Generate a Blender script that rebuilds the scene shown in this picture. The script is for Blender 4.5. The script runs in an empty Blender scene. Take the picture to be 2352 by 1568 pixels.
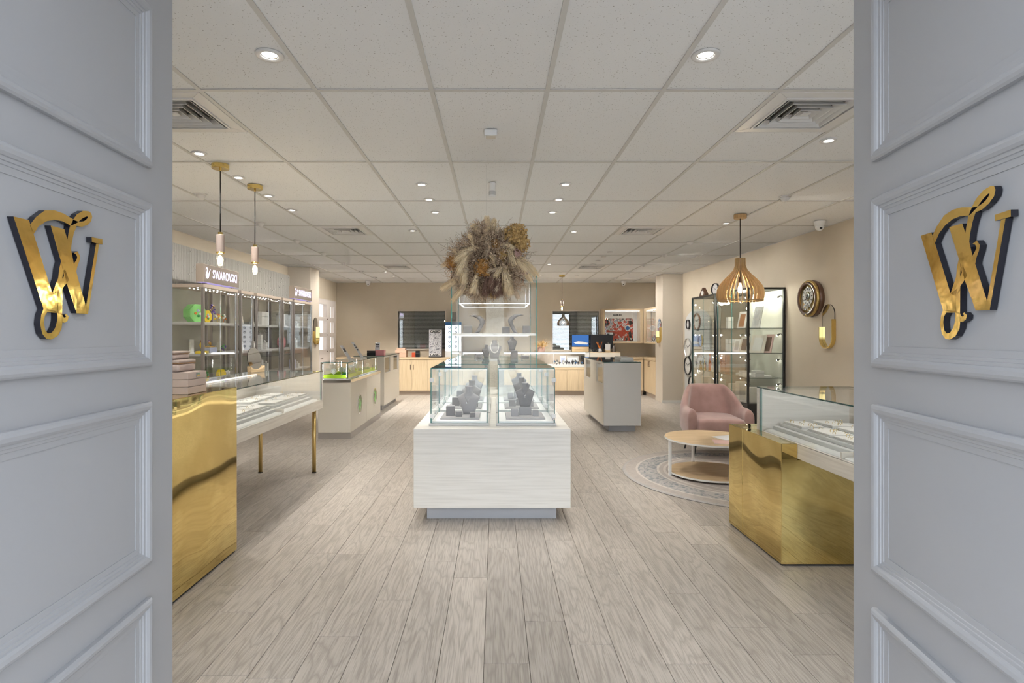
import bpy, math, random
from mathutils import Vector, Matrix
random.seed(7)
R = math.radians
SC = bpy.context.scene
COL = SC.collection

# ------------------------------------------------------------------ camera, world, exposure
CAM_H = 1.41
FPX = 1286.0
cam_d = bpy.data.cameras.new('camera')
cam = bpy.data.objects.new('camera', cam_d)
COL.objects.link(cam)
cam.location = (0, 0, CAM_H)
cam.rotation_euler = (R(90), 0, 0)
cam_d.sensor_fit = 'HORIZONTAL'
cam_d.sensor_width = 36.0
cam_d.lens = 36.0 * FPX / 2352.0
cam_d.shift_x = (1176 - 1139) / 2352.0
cam_d.shift_y = (769 - 784) / 2352.0
cam_d.clip_start = 0.02
SC.camera = cam

world = bpy.data.worlds.new('sky')
SC.world = world
world.use_nodes = True
_bg = world.node_tree.nodes['Background']
_bg.inputs[0].default_value = (0.86, 0.92, 1.0, 1)
_bg.inputs[1].default_value = 3.3

SC.view_settings.view_transform = 'Standard'
SC.view_settings.look = 'None'
SC.view_settings.gamma = 1.0
SC.view_settings.use_curve_mapping = False
SC.view_settings.exposure = 0.22
try:
    SC.cycles.transparent_max_bounces = 32
    SC.cycles.max_bounces = 6
    SC.cycles.diffuse_bounces = 3
    SC.cycles.use_light_tree = False
    SC.cycles.glossy_bounces = 3
    SC.cycles.use_adaptive_sampling = True
    SC.cycles.adaptive_threshold = 0.18
    SC.cycles.adaptive_min_samples = 18
    SC.cycles.sample_clamp_indirect = 6.0
except Exception:
    pass

SPOT_W = 62.0          # power of one ceiling downlight
SPOT_COL = (1.0, 0.952, 0.885)

# ------------------------------------------------------------------ materials
M = {}
def _new(name):
    m = bpy.data.materials.new(name)
    m.use_nodes = True
    nt = m.node_tree
    return m, nt, nt.nodes, nt.links, nt.nodes['Principled BSDF']

def pbr(name, col, rough=0.5, metal=0.0, emit=None, estr=0.0, spec=0.5, trans=0.0, bump=None, coat=0.0, alpha=None):
    m, nt, N, L, b = _new(name)
    b.inputs['Base Color'].default_value = (*col, 1)
    b.inputs['Roughness'].default_value = rough
    b.inputs['Metallic'].default_value = metal
    b.inputs['Specular IOR Level'].default_value = spec
    if trans: b.inputs['Transmission Weight'].default_value = trans
    if coat: b.inputs['Coat Weight'].default_value = coat
    if emit:
        b.inputs['Emission Color'].default_value = (*emit, 1)
        b.inputs['Emission Strength'].default_value = estr
    if bump:
        sc, st, dist = bump
        n = N.new('ShaderNodeTexNoise'); n.inputs['Scale'].default_value = sc; n.inputs['Detail'].default_value = 3
        tc = N.new('ShaderNodeTexCoord'); L.new(tc.outputs['Object'], n.inputs['Vector'])
        bp = N.new('ShaderNodeBump'); bp.inputs['Strength'].default_value = st; bp.inputs['Distance'].default_value = dist
        L.new(n.outputs['Fac'], bp.inputs['Height']); L.new(bp.outputs['Normal'], b.inputs['Normal'])
    M[name] = m
    return m

def mottled(name, c1, c2, scale, rough=0.6, lo=0.35, hi=0.65, bump=0.0, metal=0.0, stretch=(1, 1, 1), detail=4, spec=0.4, dist=0.002):
    m, nt, N, L, b = _new(name)
    tc = N.new('ShaderNodeTexCoord'); mp = N.new('ShaderNodeMapping')
    mp.inputs['Scale'].default_value = stretch
    oi = N.new('ShaderNodeObjectInfo')
    mul = N.new('ShaderNodeMath'); mul.operation = 'MULTIPLY'; mul.inputs[1].default_value = 37.0
    L.new(oi.outputs['Random'], mul.inputs[0])
    cmb = N.new('ShaderNodeCombineXYZ'); L.new(mul.outputs[0], cmb.inputs[0]); L.new(mul.outputs[0], cmb.inputs[1])
    L.new(cmb.outputs[0], mp.inputs['Location'])
    L.new(tc.outputs['Object'], mp.inputs['Vector'])
    n = N.new('ShaderNodeTexNoise'); n.inputs['Scale'].default_value = scale; n.inputs['Detail'].default_value = detail
    L.new(mp.outputs[0], n.inputs['Vector'])
    r = N.new('ShaderNodeValToRGB')
    r.color_ramp.elements[0].position = lo; r.color_ramp.elements[0].color = (*c1, 1)
    r.color_ramp.elements[1].position = hi; r.color_ramp.elements[1].color = (*c2, 1)
    L.new(n.outputs['Fac'], r.inputs[0]); L.new(r.outputs[0], b.inputs['Base Color'])
    b.inputs['Roughness'].default_value = rough; b.inputs['Metallic'].default_value = metal
    b.inputs['Specular IOR Level'].default_value = spec
    if bump:
        bp = N.new('ShaderNodeBump'); bp.inputs['Strength'].default_value = bump; bp.inputs['Distance'].default_value = dist
        L.new(n.outputs['Fac'], bp.inputs['Height']); L.new(bp.outputs['Normal'], b.inputs['Normal'])
    M[name] = m
    return m

def oak(name, c_lo, c_mid, c_hi, rough=0.45, along='Y', fine=90.0, rings=16.0, ring_mix=0.45, tint=0.10):
    """plain sawn timber: contour-line figure of a stretched noise plus fine pores"""
    m, nt, N, L, b = _new(name)
    tc = N.new('ShaderNodeTexCoord')
    oi = N.new('ShaderNodeObjectInfo')
    mul = N.new('ShaderNodeMath'); mul.operation = 'MULTIPLY'; mul.inputs[1].default_value = 53.0
    L.new(oi.outputs['Random'], mul.inputs[0])
    cmb = N.new('ShaderNodeCombineXYZ')
    for i in range(3): L.new(mul.outputs[0], cmb.inputs[i])
    add = N.new('ShaderNodeVectorMath'); add.operation = 'ADD'
    L.new(tc.outputs['Object'], add.inputs[0]); L.new(cmb.outputs[0], add.inputs[1])
    ax = {'X': (0.12, 1, 1), 'Y': (1, 0.12, 1), 'Z': (1, 1, 0.12)}[along]
    s1 = N.new('ShaderNodeVectorMath'); s1.operation = 'MULTIPLY'; s1.inputs[1].default_value = tuple(8.5 * a for a in ax)
    L.new(add.outputs[0], s1.inputs[0])
    n1 = N.new('ShaderNodeTexNoise'); n1.inputs['Scale'].default_value = 1.0; n1.inputs['Detail'].default_value = 2.5; n1.inputs['Roughness'].default_value = 0.45
    L.new(s1.outputs[0], n1.inputs['Vector'])
    k = N.new('ShaderNodeMath'); k.operation = 'MULTIPLY'; k.inputs[1].default_value = rings
    L.new(n1.outputs['Fac'], k.inputs[0])
    pp = N.new('ShaderNodeMath'); pp.operation = 'PINGPONG'; pp.inputs[1].default_value = 0.5
    L.new(k.outputs[0], pp.inputs[0])
    k2 = N.new('ShaderNodeMath'); k2.operation = 'MULTIPLY'; k2.inputs[1].default_value = 2.0; L.new(pp.outputs[0], k2.inputs[0])
    pw = N.new('ShaderNodeMath'); pw.operation = 'POWER'; pw.inputs[1].default_value = 3.0; L.new(k2.outputs[0], pw.inputs[0])
    ax2 = {'X': (0.035, 1, 1), 'Y': (1, 0.035, 1), 'Z': (1, 1, 0.035)}[along]
    s2 = N.new('ShaderNodeVectorMath'); s2.operation = 'MULTIPLY'; s2.inputs[1].default_value = tuple(fine * a for a in ax2)
    L.new(add.outputs[0], s2.inputs[0])
    n2 = N.new('ShaderNodeTexNoise'); n2.inputs['Scale'].default_value = 1.0; n2.inputs['Detail'].default_value = 3
    L.new(s2.outputs[0], n2.inputs['Vector'])
    r = N.new('ShaderNodeValToRGB')
    e = r.color_ramp.elements
    e[0].position = 0.30; e[0].color = (*c_lo, 1); e[1].position = 0.72; e[1].color = (*c_hi, 1)
    e2 = e.new(0.5); e2.color = (*c_mid, 1)
    L.new(n2.outputs['Fac'], r.inputs[0])
    # broad tone drift
    s3 = N.new('ShaderNodeVectorMath'); s3.operation = 'MULTIPLY'; s3.inputs[1].default_value = tuple(1.7 * a for a in ax)
    L.new(add.outputs[0], s3.inputs[0])
    n3 = N.new('ShaderNodeTexNoise'); n3.inputs['Scale'].default_value = 1.0; L.new(s3.outputs[0], n3.inputs['Vector'])
    mx = N.new('ShaderNodeMix'); mx.data_type = 'RGBA'; mx.blend_type = 'MIX'
    mx.inputs[7].default_value = (*c_lo, 1)
    L.new(r.outputs[0], mx.inputs[6])
    mf = N.new('ShaderNodeMath'); mf.operation = 'MULTIPLY'; mf.inputs[1].default_value = ring_mix
    L.new(pw.outputs[0], mf.inputs[0]); L.new(mf.outputs[0], mx.inputs[0])
    # per-piece tint
    v = N.new('ShaderNodeMapRange'); v.inputs[3].default_value = 1 - tint; v.inputs[4].default_value = 1 + tint
    L.new(oi.outputs['Random'], v.inputs[0])
    v3 = N.new('ShaderNodeMapRange'); v3.inputs[1].default_value = 0.3; v3.inputs[2].default_value = 0.7; v3.inputs[3].default_value = 0.94; v3.inputs[4].default_value = 1.06
    L.new(n3.outputs['Fac'], v3.inputs[0])
    vm = N.new('ShaderNodeMath'); vm.operation = 'MULTIPLY'; L.new(v.outputs[0], vm.inputs[0]); L.new(v3.outputs[0], vm.inputs[1])
    hs = N.new('ShaderNodeHueSaturation'); L.new(vm.outputs[0], hs.inputs['Value']); L.new(mx.outputs[2], hs.inputs['Color'])
    L.new(hs.outputs[0], b.inputs['Base Color'])
    b.inputs['Roughness'].default_value = rough
    b.inputs['Specular IOR Level'].default_value = 0.4
    bp = N.new('ShaderNodeBump'); bp.inputs['Strength'].default_value = 0.12; bp.inputs['Distance'].default_value = 0.001
    L.new(n2.outputs['Fac'], bp.inputs['Height']); L.new(bp.outputs['Normal'], b.inputs['Normal'])
    M[name] = m
    return m

def clear_glass(name, tint=(0.96, 0.985, 0.975), refl=1.0, mirror=0.0):
    """thin clear pane: transmits straight through, mirrors by Fresnel"""
    m = bpy.data.materials.new(name); m.use_nodes = True
    nt = m.node_tree; N = nt.nodes; L = nt.links
    for n in list(N):
        if n.type == 'BSDF_PRINCIPLED': N.remove(n)
    out = [n for n in N if n.type == 'OUTPUT_MATERIAL'][0]
    t = N.new('ShaderNodeBsdfTransparent'); t.inputs[0].default_value = (*tint, 1)
    g = N.new('ShaderNodeBsdfGlossy'); g.inputs['Roughness'].default_value = 0.0; g.inputs[0].default_value = (1, 1, 1, 1)
    fr = N.new('ShaderNodeFresnel')
    geo = N.new('ShaderNodeNewGeometry')     # straight-through pane: both faces mirror like an outer surface
    ior = N.new('ShaderNodeMapRange'); ior.inputs[3].default_value = 1.5; ior.inputs[4].default_value = 1 / 1.5
    L.new(geo.outputs['Backfacing'], ior.inputs[0]); L.new(ior.outputs[0], fr.inputs[0])
    mu = N.new('ShaderNodeMath'); mu.operation = 'MULTIPLY_ADD'; mu.inputs[1].default_value = refl; mu.inputs[2].default_value = mirror; mu.use_clamp = True
    L.new(fr.outputs[0], mu.inputs[0])
    mix = N.new('ShaderNodeMixShader')
    L.new(mu.outputs[0], mix.inputs[0]); L.new(t.outputs[0], mix.inputs[1]); L.new(g.outputs[0], mix.inputs[2])
    L.new(mix.outputs[0], out.inputs['Surface'])
    M[name] = m
    return m

def glow(name, col, strength):
    m = bpy.data.materials.new(name); m.use_nodes = True
    nt = m.node_tree; N = nt.nodes; L = nt.links
    for n in list(N):
        if n.type == 'BSDF_PRINCIPLED': N.remove(n)
    out = [n for n in N if n.type == 'OUTPUT_MATERIAL'][0]
    e = N.new('ShaderNodeEmission'); e.inputs[0].default_value = (*col, 1); e.inputs[1].default_value = strength
    L.new(e.outputs[0], out.inputs['Surface'])
    if name in ('lamp_face', 'filament', 'sign_text', 'sign_halo', 'led_soft', 'reflection_blue'): m.cycles.emission_sampling = 'NONE'
    M[name] = m
    return m

mottled('wall_paint', (0.60, 0.525, 0.415), (0.62, 0.545, 0.435), 3.0, rough=0.75, bump=0.02)
pbr('column_paint', (0.61, 0.545, 0.46), 0.7)
pbr('street_paint', (0.55, 0.55, 0.56), 0.7)
mottled('pavement', (0.30, 0.30, 0.30), (0.40, 0.39, 0.38), 30.0, rough=0.85)
pbr('subfloor', (0.16, 0.14, 0.12), 0.8)
pbr('ceiling_void', (0.5, 0.5, 0.5), 0.9)
oak('floor_oak', (0.292, 0.262, 0.232), (0.420, 0.384, 0.344), (0.475, 0.438, 0.396), rough=0.36, along='Y', fine=170, rings=11.0, ring_mix=0.80, tint=0.08)
oak('white_wood', (0.67, 0.65, 0.605), (0.745, 0.725, 0.68), (0.79, 0.77, 0.73), rough=0.45, along='X', fine=70, rings=9, ring_mix=0.25, tint=0.01)
oak('white_wood_y', (0.60, 0.55, 0.48), (0.68, 0.63, 0.555), (0.73, 0.685, 0.61), rough=0.45, along='Y', fine=70, rings=9, ring_mix=0.25, tint=0.01)
oak('maple', (0.60, 0.46, 0.29), (0.68, 0.54, 0.355), (0.73, 0.595, 0.40), rough=0.4, along='Z', fine=80, rings=7, ring_mix=0.25, tint=0.03)
oak('maple_x', (0.60, 0.46, 0.29), (0.68, 0.54, 0.355), (0.73, 0.595, 0.40), rough=0.4, along='X', fine=80, rings=7, ring_mix=0.25, tint=0.03)
oak('table_oak', (0.44, 0.31, 0.17), (0.60, 0.45, 0.27), (0.68, 0.53, 0.34), rough=0.45, along='X', fine=80, rings=9, ring_mix=0.35, tint=0.02)
oak('lamp_wood', (0.52, 0.32, 0.14), (0.65, 0.43, 0.20), (0.72, 0.51, 0.27), rough=0.45, along='Z', fine=120, rings=6, ring_mix=0.2, tint=0.05)

def _tile_mat():
    m, nt, N, L, b = _new('ceiling_tile')
    tc = N.new('ShaderNodeTexCoord')
    n = N.new('ShaderNodeTexNoise'); n.inputs['Scale'].default_value = 130.0; n.inputs['Detail'].default_value = 1.0
    L.new(tc.outputs['Object'], n.inputs['Vector'])
    r = N.new('ShaderNodeValToRGB')
    r.color_ramp.elements[0].position = 0.265; r.color_ramp.elements[0].color = (0.42, 0.40, 0.37, 1)
    r.color_ramp.elements[1].position = 0.31; r.color_ramp.elements[1].color = (0.87, 0.87, 0.87, 1)
    L.new(n.outputs['Fac'], r.inputs[0]); L.new(r.outputs[0], b.inputs['Base Color'])
    b.inputs['Roughness'].default_value = 0.85; b.inputs['Specular IOR Level'].default_value = 0.15
    bp = N.new('ShaderNodeBump'); bp.inputs['Strength'].default_value = 0.15; bp.inputs['Distance'].default_value = 0.002
    L.new(n.outputs['Fac'], bp.inputs['Height']); L.new(bp.outputs['Normal'], b.inputs['Normal'])
    M['ceiling_tile'] = m
_tile_mat()
pbr('grid_metal', (0.66, 0.645, 0.615), 0.5)
pbr('door_paint', (0.388, 0.396, 0.415), 0.38)
pbr('cream_laminate', (0.70, 0.655, 0.575), 0.4)
pbr('grey_laminate', (0.60, 0.595, 0.585), 0.45)
pbr('white_lacquer', (0.78, 0.76, 0.74), 0.3)
pbr('soft_white', (0.72, 0.71, 0.68), 0.6)
pbr('pure_white', (0.86, 0.86, 0.85), 0.5)
pbr('fascia_taupe', (0.56, 0.47, 0.39), 0.5)
pbr('post_grey', (0.30, 0.275, 0.26), 0.4, 0.3)
mottled('panel_pale', (0.60, 0.61, 0.53), (0.66, 0.665, 0.59), 2.0, rough=0.55)
mottled('panel_brown', (0.24, 0.15, 0.09), (0.32, 0.21, 0.13), 2.0, rough=0.5)
mottled('panel_sage', (0.44, 0.43, 0.355), (0.52, 0.505, 0.43), 2.0, rough=0.55)
pbr('rib_panel', (0.50, 0.49, 0.455), 0.55)
pbr('niche_frame', (0.60, 0.55, 0.52), 0.4)
glow('led_dot', (1.0, 0.98, 0.95), 22.0)
pbr('brushed_metal', (0.62, 0.61, 0.62), 0.32, 1.0)
pbr('chrome', (0.82, 0.83, 0.84), 0.08, 1.0)
pbr('kick_grey', (0.46, 0.47, 0.50), 0.4)
pbr('dark_glass', (0.045, 0.055, 0.055), 0.03, 0.0, spec=0.8)
pbr('black_metal', (0.018, 0.018, 0.018), 0.4)
pbr('black_plastic', (0.012, 0.012, 0.014), 0.3)
pbr('black_edge', (0.012, 0.012, 0.018), 0.25)
pbr('emblem_gold', (0.98, 0.70, 0.22), 0.10, 1.0, bump=(14.0, 0.12, 0.01))
pbr('gold_metal', (0.80, 0.60, 0.22), 0.16, 1.0)
pbr('brass_soft', (0.62, 0.45, 0.18), 0.32, 1.0)
clear_glass('glass', tint=(0.985, 0.992, 0.990), refl=0.9)
clear_glass('case_glass', tint=(0.985, 0.992, 0.992), refl=1.2)
clear_glass('cabinet_glass', tint=(0.985, 0.992, 0.990), refl=0.30)
clear_glass('glass_dim', tint=(0.965, 0.98, 0.97), refl=1.3, mirror=0.01)
clear_glass('window_glass', tint=(0.88, 0.9, 0.9), refl=1.0, mirror=0.14)
pbr('glass_edge', (0.03, 0.22, 0.20), 0.08, 0.0, spec=0.8)
pbr('glass_edge_dark', (0.012, 0.06, 0.05), 0.08, 0.0, spec=0.8)
pbr('mirror', (0.86, 0.88, 0.88), 0.015, 1.0)
glow('led', (1.0, 0.97, 0.93), 6.0)
glow('led_soft', (1.0, 0.98, 0.96), 2.5)
glow('lamp_face', (1.0, 0.95, 0.87), 18.0)
glow('filament', (1.0, 0.72, 0.38), 30.0)
glow('niche_light', (1.0, 0.93, 0.90), 1.7)
glow('sign_text', (0.82, 0.74, 1.0), 2.2)
pbr('sign_face', (0.36, 0.31, 0.27), 0.12, 0.35)
pbr('badge_olive', (0.13, 0.17, 0.07), 0.25)
glow('sign_halo', (0.60, 0.50, 1.0), 0.7)
pbr('concrete_tube', (0.44, 0.36, 0.32), 0.7)
pbr('cord_black', (0.02, 0.02, 0.02), 0.6)
mottled('pink_velvet', (0.34, 0.205, 0.185), (0.47, 0.30, 0.27), 6.0, rough=0.8, lo=0.3, hi=0.75, bump=0.05)
M['pink_velvet'].node_tree.nodes['Principled BSDF'].inputs['Sheen Weight'].default_value = 0.5
pbr('mauve_leather', (0.47, 0.385, 0.345), 0.55)
pbr('mauve_piping', (0.50, 0.30, 0.14), 0.3, 0.6)
pbr('grey_suede', (0.19, 0.175, 0.17), 0.9)
pbr('grey_suede_light', (0.36, 0.345, 0.345), 0.85)
pbr('tray_white', (0.56, 0.57, 0.56), 0.6)
pbr('green_felt', (0.44, 0.72, 0.03), 0.95, bump=(300, 0.3, 0.002))
pbr('leaf_green', (0.02, 0.26, 0.05), 0.4)
pbr('mint_green', (0.28, 0.72, 0.22), 0.35)
pbr('bright_yellow', (0.90, 0.66, 0.01), 0.4)
pbr('lilac_blue', (0.50, 0.55, 0.78), 0.45)
pbr('rose_pink', (0.72, 0.30, 0.32), 0.45)
pbr('peach', (0.76, 0.52, 0.38), 0.5)
pbr('red_card', (0.62, 0.10, 0.04), 0.5)
pbr('orange_glass', (0.75, 0.22, 0.04), 0.2)
pbr('purple_crystal', (0.12, 0.05, 0.42), 0.08, 0.2)
pbr('amber_crystal', (0.62, 0.36, 0.06), 0.1, 0.3)
pbr('white_porcelain', (0.84, 0.83, 0.80), 0.15)
pbr('ink', (0.03, 0.03, 0.035), 0.5)
pbr('blue_ink', (0.02, 0.12, 0.32), 0.4)
pbr('brown_wood_dark', (0.10, 0.045, 0.025), 0.3, coat=0.4)
pbr('clock_wood', (0.34, 0.13, 0.04), 0.3)
pbr('silver_rim', (0.66, 0.66, 0.66), 0.25, 0.9)
pbr('blind_slat', (0.78, 0.78, 0.76), 0.4)
pbr('window_dark', (0.03, 0.03, 0.032), 0.6)
pbr('paper', (0.78, 0.80, 0.84), 0.6)
pbr('paper_pink', (0.68, 0.46, 0.42), 0.6)
pbr('pearl', (0.78, 0.76, 0.72), 0.2)
pbr('terracotta', (0.42, 0.27, 0.22), 0.7)
pbr('board_grey', (0.62, 0.63, 0.62), 0.6)
pbr('alu_side', (0.60, 0.60, 0.66), 0.35, 0.4)
pbr('smoke_bottle', (0.16, 0.14, 0.13), 0.15)
glow('tower_light', (0.93, 0.95, 1.0), 1.6)
glow('reflection_blue', (0.10, 0.28, 0.75), 0.6)  # glow that paints a blue reflection; no real screen emits it

def _brass(name, base, stain, wav):
    m, nt, N, L, b = _new(name)
    tc = N.new('ShaderNodeTexCoord')
    n = N.new('ShaderNodeTexNoise'); n.inputs['Scale'].default_value = 3.2; n.inputs['Detail'].default_value = 4
    L.new(tc.outputs['Object'], n.inputs['Vector'])
    r = N.new('ShaderNodeValToRGB')
    r.color_ramp.elements[0].position = 0.38; r.color_ramp.elements[0].color = (*stain, 1)
    r.color_ramp.elements[1].position = 0.58; r.color_ramp.elements[1].color = (*base, 1)
    L.new(n.outputs['Fac'], r.inputs[0]); L.new(r.outputs[0], b.inputs['Base Color'])
    b.inputs['Metallic'].default_value = 1.0
    rr = N.new('ShaderNodeMapRange'); rr.inputs[1].default_value = 0.35; rr.inputs[2].default_value = 0.65; rr.inputs[3].default_value = 0.06; rr.inputs[4].default_value = 0.015
    L.new(n.outputs['Fac'], rr.inputs[0]); L.new(rr.outputs[0], b.inputs['Roughness'])
    w = N.new('ShaderNodeTexNoise'); w.inputs['Scale'].default_value = 2.6; w.inputs['Detail'].default_value = 0
    L.new(tc.outputs['Object'], w.inputs['Vector'])
    bp = N.new('ShaderNodeBump'); bp.inputs['Strength'].default_value = 1.0; bp.inputs['Distance'].default_value = wav
    L.new(w.outputs['Fac'], bp.inputs['Height']); L.new(bp.outputs['Normal'], b.inputs['Normal'])
    M[name] = m
_brass('brass_sheet', (0.84, 0.66, 0.27), (0.70, 0.52, 0.19), 0.010)

def _rug():
    m, nt, N, L, b = _new('rug_weave')
    tc = N.new('ShaderNodeTexCoord')
    ln = N.new('ShaderNodeVectorMath'); ln.operation = 'LENGTH'
    flat = N.new('ShaderNodeVectorMath'); flat.operation = 'MULTIPLY'; flat.inputs[1].default_value = (1, 1, 0)
    L.new(tc.outputs['Object'], flat.inputs[0]); L.new(flat.outputs[0], ln.inputs[0])
    dv = N.new('ShaderNodeMath'); dv.operation = 'DIVIDE'; dv.inputs[1].default_value = 1.2; L.new(ln.outputs['Value'], dv.inputs[0])
    band = N.new('ShaderNodeValToRGB'); band.color_ramp.interpolation = 'CONSTANT'
    tan, pale, grey = (0.385, 0.345, 0.315), (0.50, 0.46, 0.42), (0.37, 0.35, 0.335)
    stops = [(0.0, grey), (0.28, tan), (0.55, pale), (0.57, tan), (0.63, pale), (0.655, tan), (0.69, pale), (0.71, grey), (0.865, pale), (0.885, tan), (0.97, grey)]
    el = band.color_ramp.elements
    el[0].position = stops[0][0]; el[0].color = (*stops[0][1], 1)
    el[1].position = stops[1][0]; el[1].color = (*stops[1][1], 1)
    for p, c in stops[2:]:
        e = el.new(p); e.color = (*c, 1)
    L.new(dv.outputs[0], band.inputs[0])
    orn = N.new('ShaderNodeTexNoise'); orn.inputs['Scale'].default_value = 13.0; orn.inputs['Detail'].default_value = 3; orn.inputs['Distortion'].default_value = 2.2
    L.new(tc.outputs['Object'], orn.inputs['Vector'])
    om = N.new('ShaderNodeValToRGB')
    om.color_ramp.elements[0].position = 0.50; om.color_ramp.elements[1].position = 0.56
    L.new(orn.outputs['Fac'], om.inputs[0])
    where = N.new('ShaderNodeValToRGB'); where.color_ramp.interpolation = 'CONSTANT'
    we = where.color_ramp.elements
    we[0].position = 0; we[0].color = (0.75, 0.75, 0.75, 1); we[1].position = 0.42; we[1].color = (0.18, 0.18, 0.18, 1)
    for p, c in [(0.71, 0.95), (0.865, 0.15), (0.9, 0.2)]:
        e = we.new(p); e.color = (c, c, c, 1)
    L.new(dv.outputs[0], where.inputs[0])
    mu = N.new('ShaderNodeMath'); mu.operation = 'MULTIPLY'; L.new(om.outputs[0], mu.inputs[0]); L.new(where.outputs[0], mu.inputs[1])
    mx = N.new('ShaderNodeMix'); mx.data_type = 'RGBA'; mx.inputs[7].default_value = (0.195, 0.215, 0.225, 1)
    L.new(mu.outputs[0], mx.inputs[0]); L.new(band.outputs[0], mx.inputs[6])
    fn = N.new('ShaderNodeTexNoise'); fn.inputs['Scale'].default_value = 260; L.new(tc.outputs['Object'], fn.inputs['Vector'])
    v = N.new('ShaderNodeMapRange'); v.inputs[3].default_value = 0.7; v.inputs[4].default_value = 1.3; L.new(fn.outputs['Fac'], v.inputs[0])
    hs = N.new('ShaderNodeHueSaturation'); L.new(v.outputs[0], hs.inputs['Value']); L.new(mx.outputs[2], hs.inputs['Color'])
    L.new(hs.outputs[0], b.inputs['Base Color']); b.inputs['Roughness'].default_value = 0.95
    bp = N.new('ShaderNodeBump'); bp.inputs['Strength'].default_value = 0.4; bp.inputs['Distance'].default_value = 0.003
    L.new(fn.outputs['Fac'], bp.inputs['Height']); L.new(bp.outputs['Normal'], b.inputs['Normal'])
    M['rug_weave'] = m
_rug()

def _poster():
    m, nt, N, L, b = _new('poster_print')
    tc = N.new('ShaderNodeTexCoord')
    v = N.new('ShaderNodeTexNoise'); v.inputs['Scale'].default_value = 9.0; v.inputs['Detail'].default_value = 7; v.inputs['Distortion'].default_value = 0.8
    L.new(tc.outputs['Object'], v.inputs['Vector'])
    r = N.new('ShaderNodeValToRGB'); r.color_ramp.interpolation = 'CONSTANT'
    e = r.color_ramp.elements
    e[0].position = 0; e[0].color = (0.012, 0.012, 0.015, 1); e[1].position = 0.40; e[1].color = (0.42, 0.05, 0.025, 1)
    for p, c in [(0.56, (0.62, 0.60, 0.60)), (0.62, (0.03, 0.03, 0.03)), (0.655, (0.62, 0.60, 0.60)), (0.70, (0.08, 0.15, 0.42))]:
        k = e.new(p); k.color = (*c, 1)
    L.new(v.outputs['Fac'], r.inputs[0]); L.new(r.outputs[0], b.inputs['Base Color'])
    b.inputs['Roughness'].default_value = 0.35
    M['poster_print'] = m
_poster()
def _watchprint():
    m, nt, N, L, b = _new('watch_print')
    tc = N.new('ShaderNodeTexCoord')
    v = N.new('ShaderNodeTexVoronoi'); v.inputs['Scale'].default_value = 16.0
    L.new(tc.outputs['Object'], v.inputs['Vector'])
    r = N.new('ShaderNodeValToRGB'); r.color_ramp.interpolation = 'CONSTANT'
    e = r.color_ramp.elements
    e[0].position = 0; e[0].color = (0.55, 0.56, 0.60, 1); e[1].position = 0.30; e[1].color = (0.18, 0.18, 0.22, 1)
    for p, c in [(0.38, (0.62, 0.62, 0.64)), (0.6, (0.5, 0.5, 0.52)), (0.72, (0.22, 0.22, 0.25))]:
        k = e.new(p); k.color = (*c, 1)
    L.new(v.outputs['Distance'], r.inputs[0]); L.new(r.outputs[0], b.inputs['Base Color'])
    M['watch_print'] = m
_watchprint()

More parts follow.
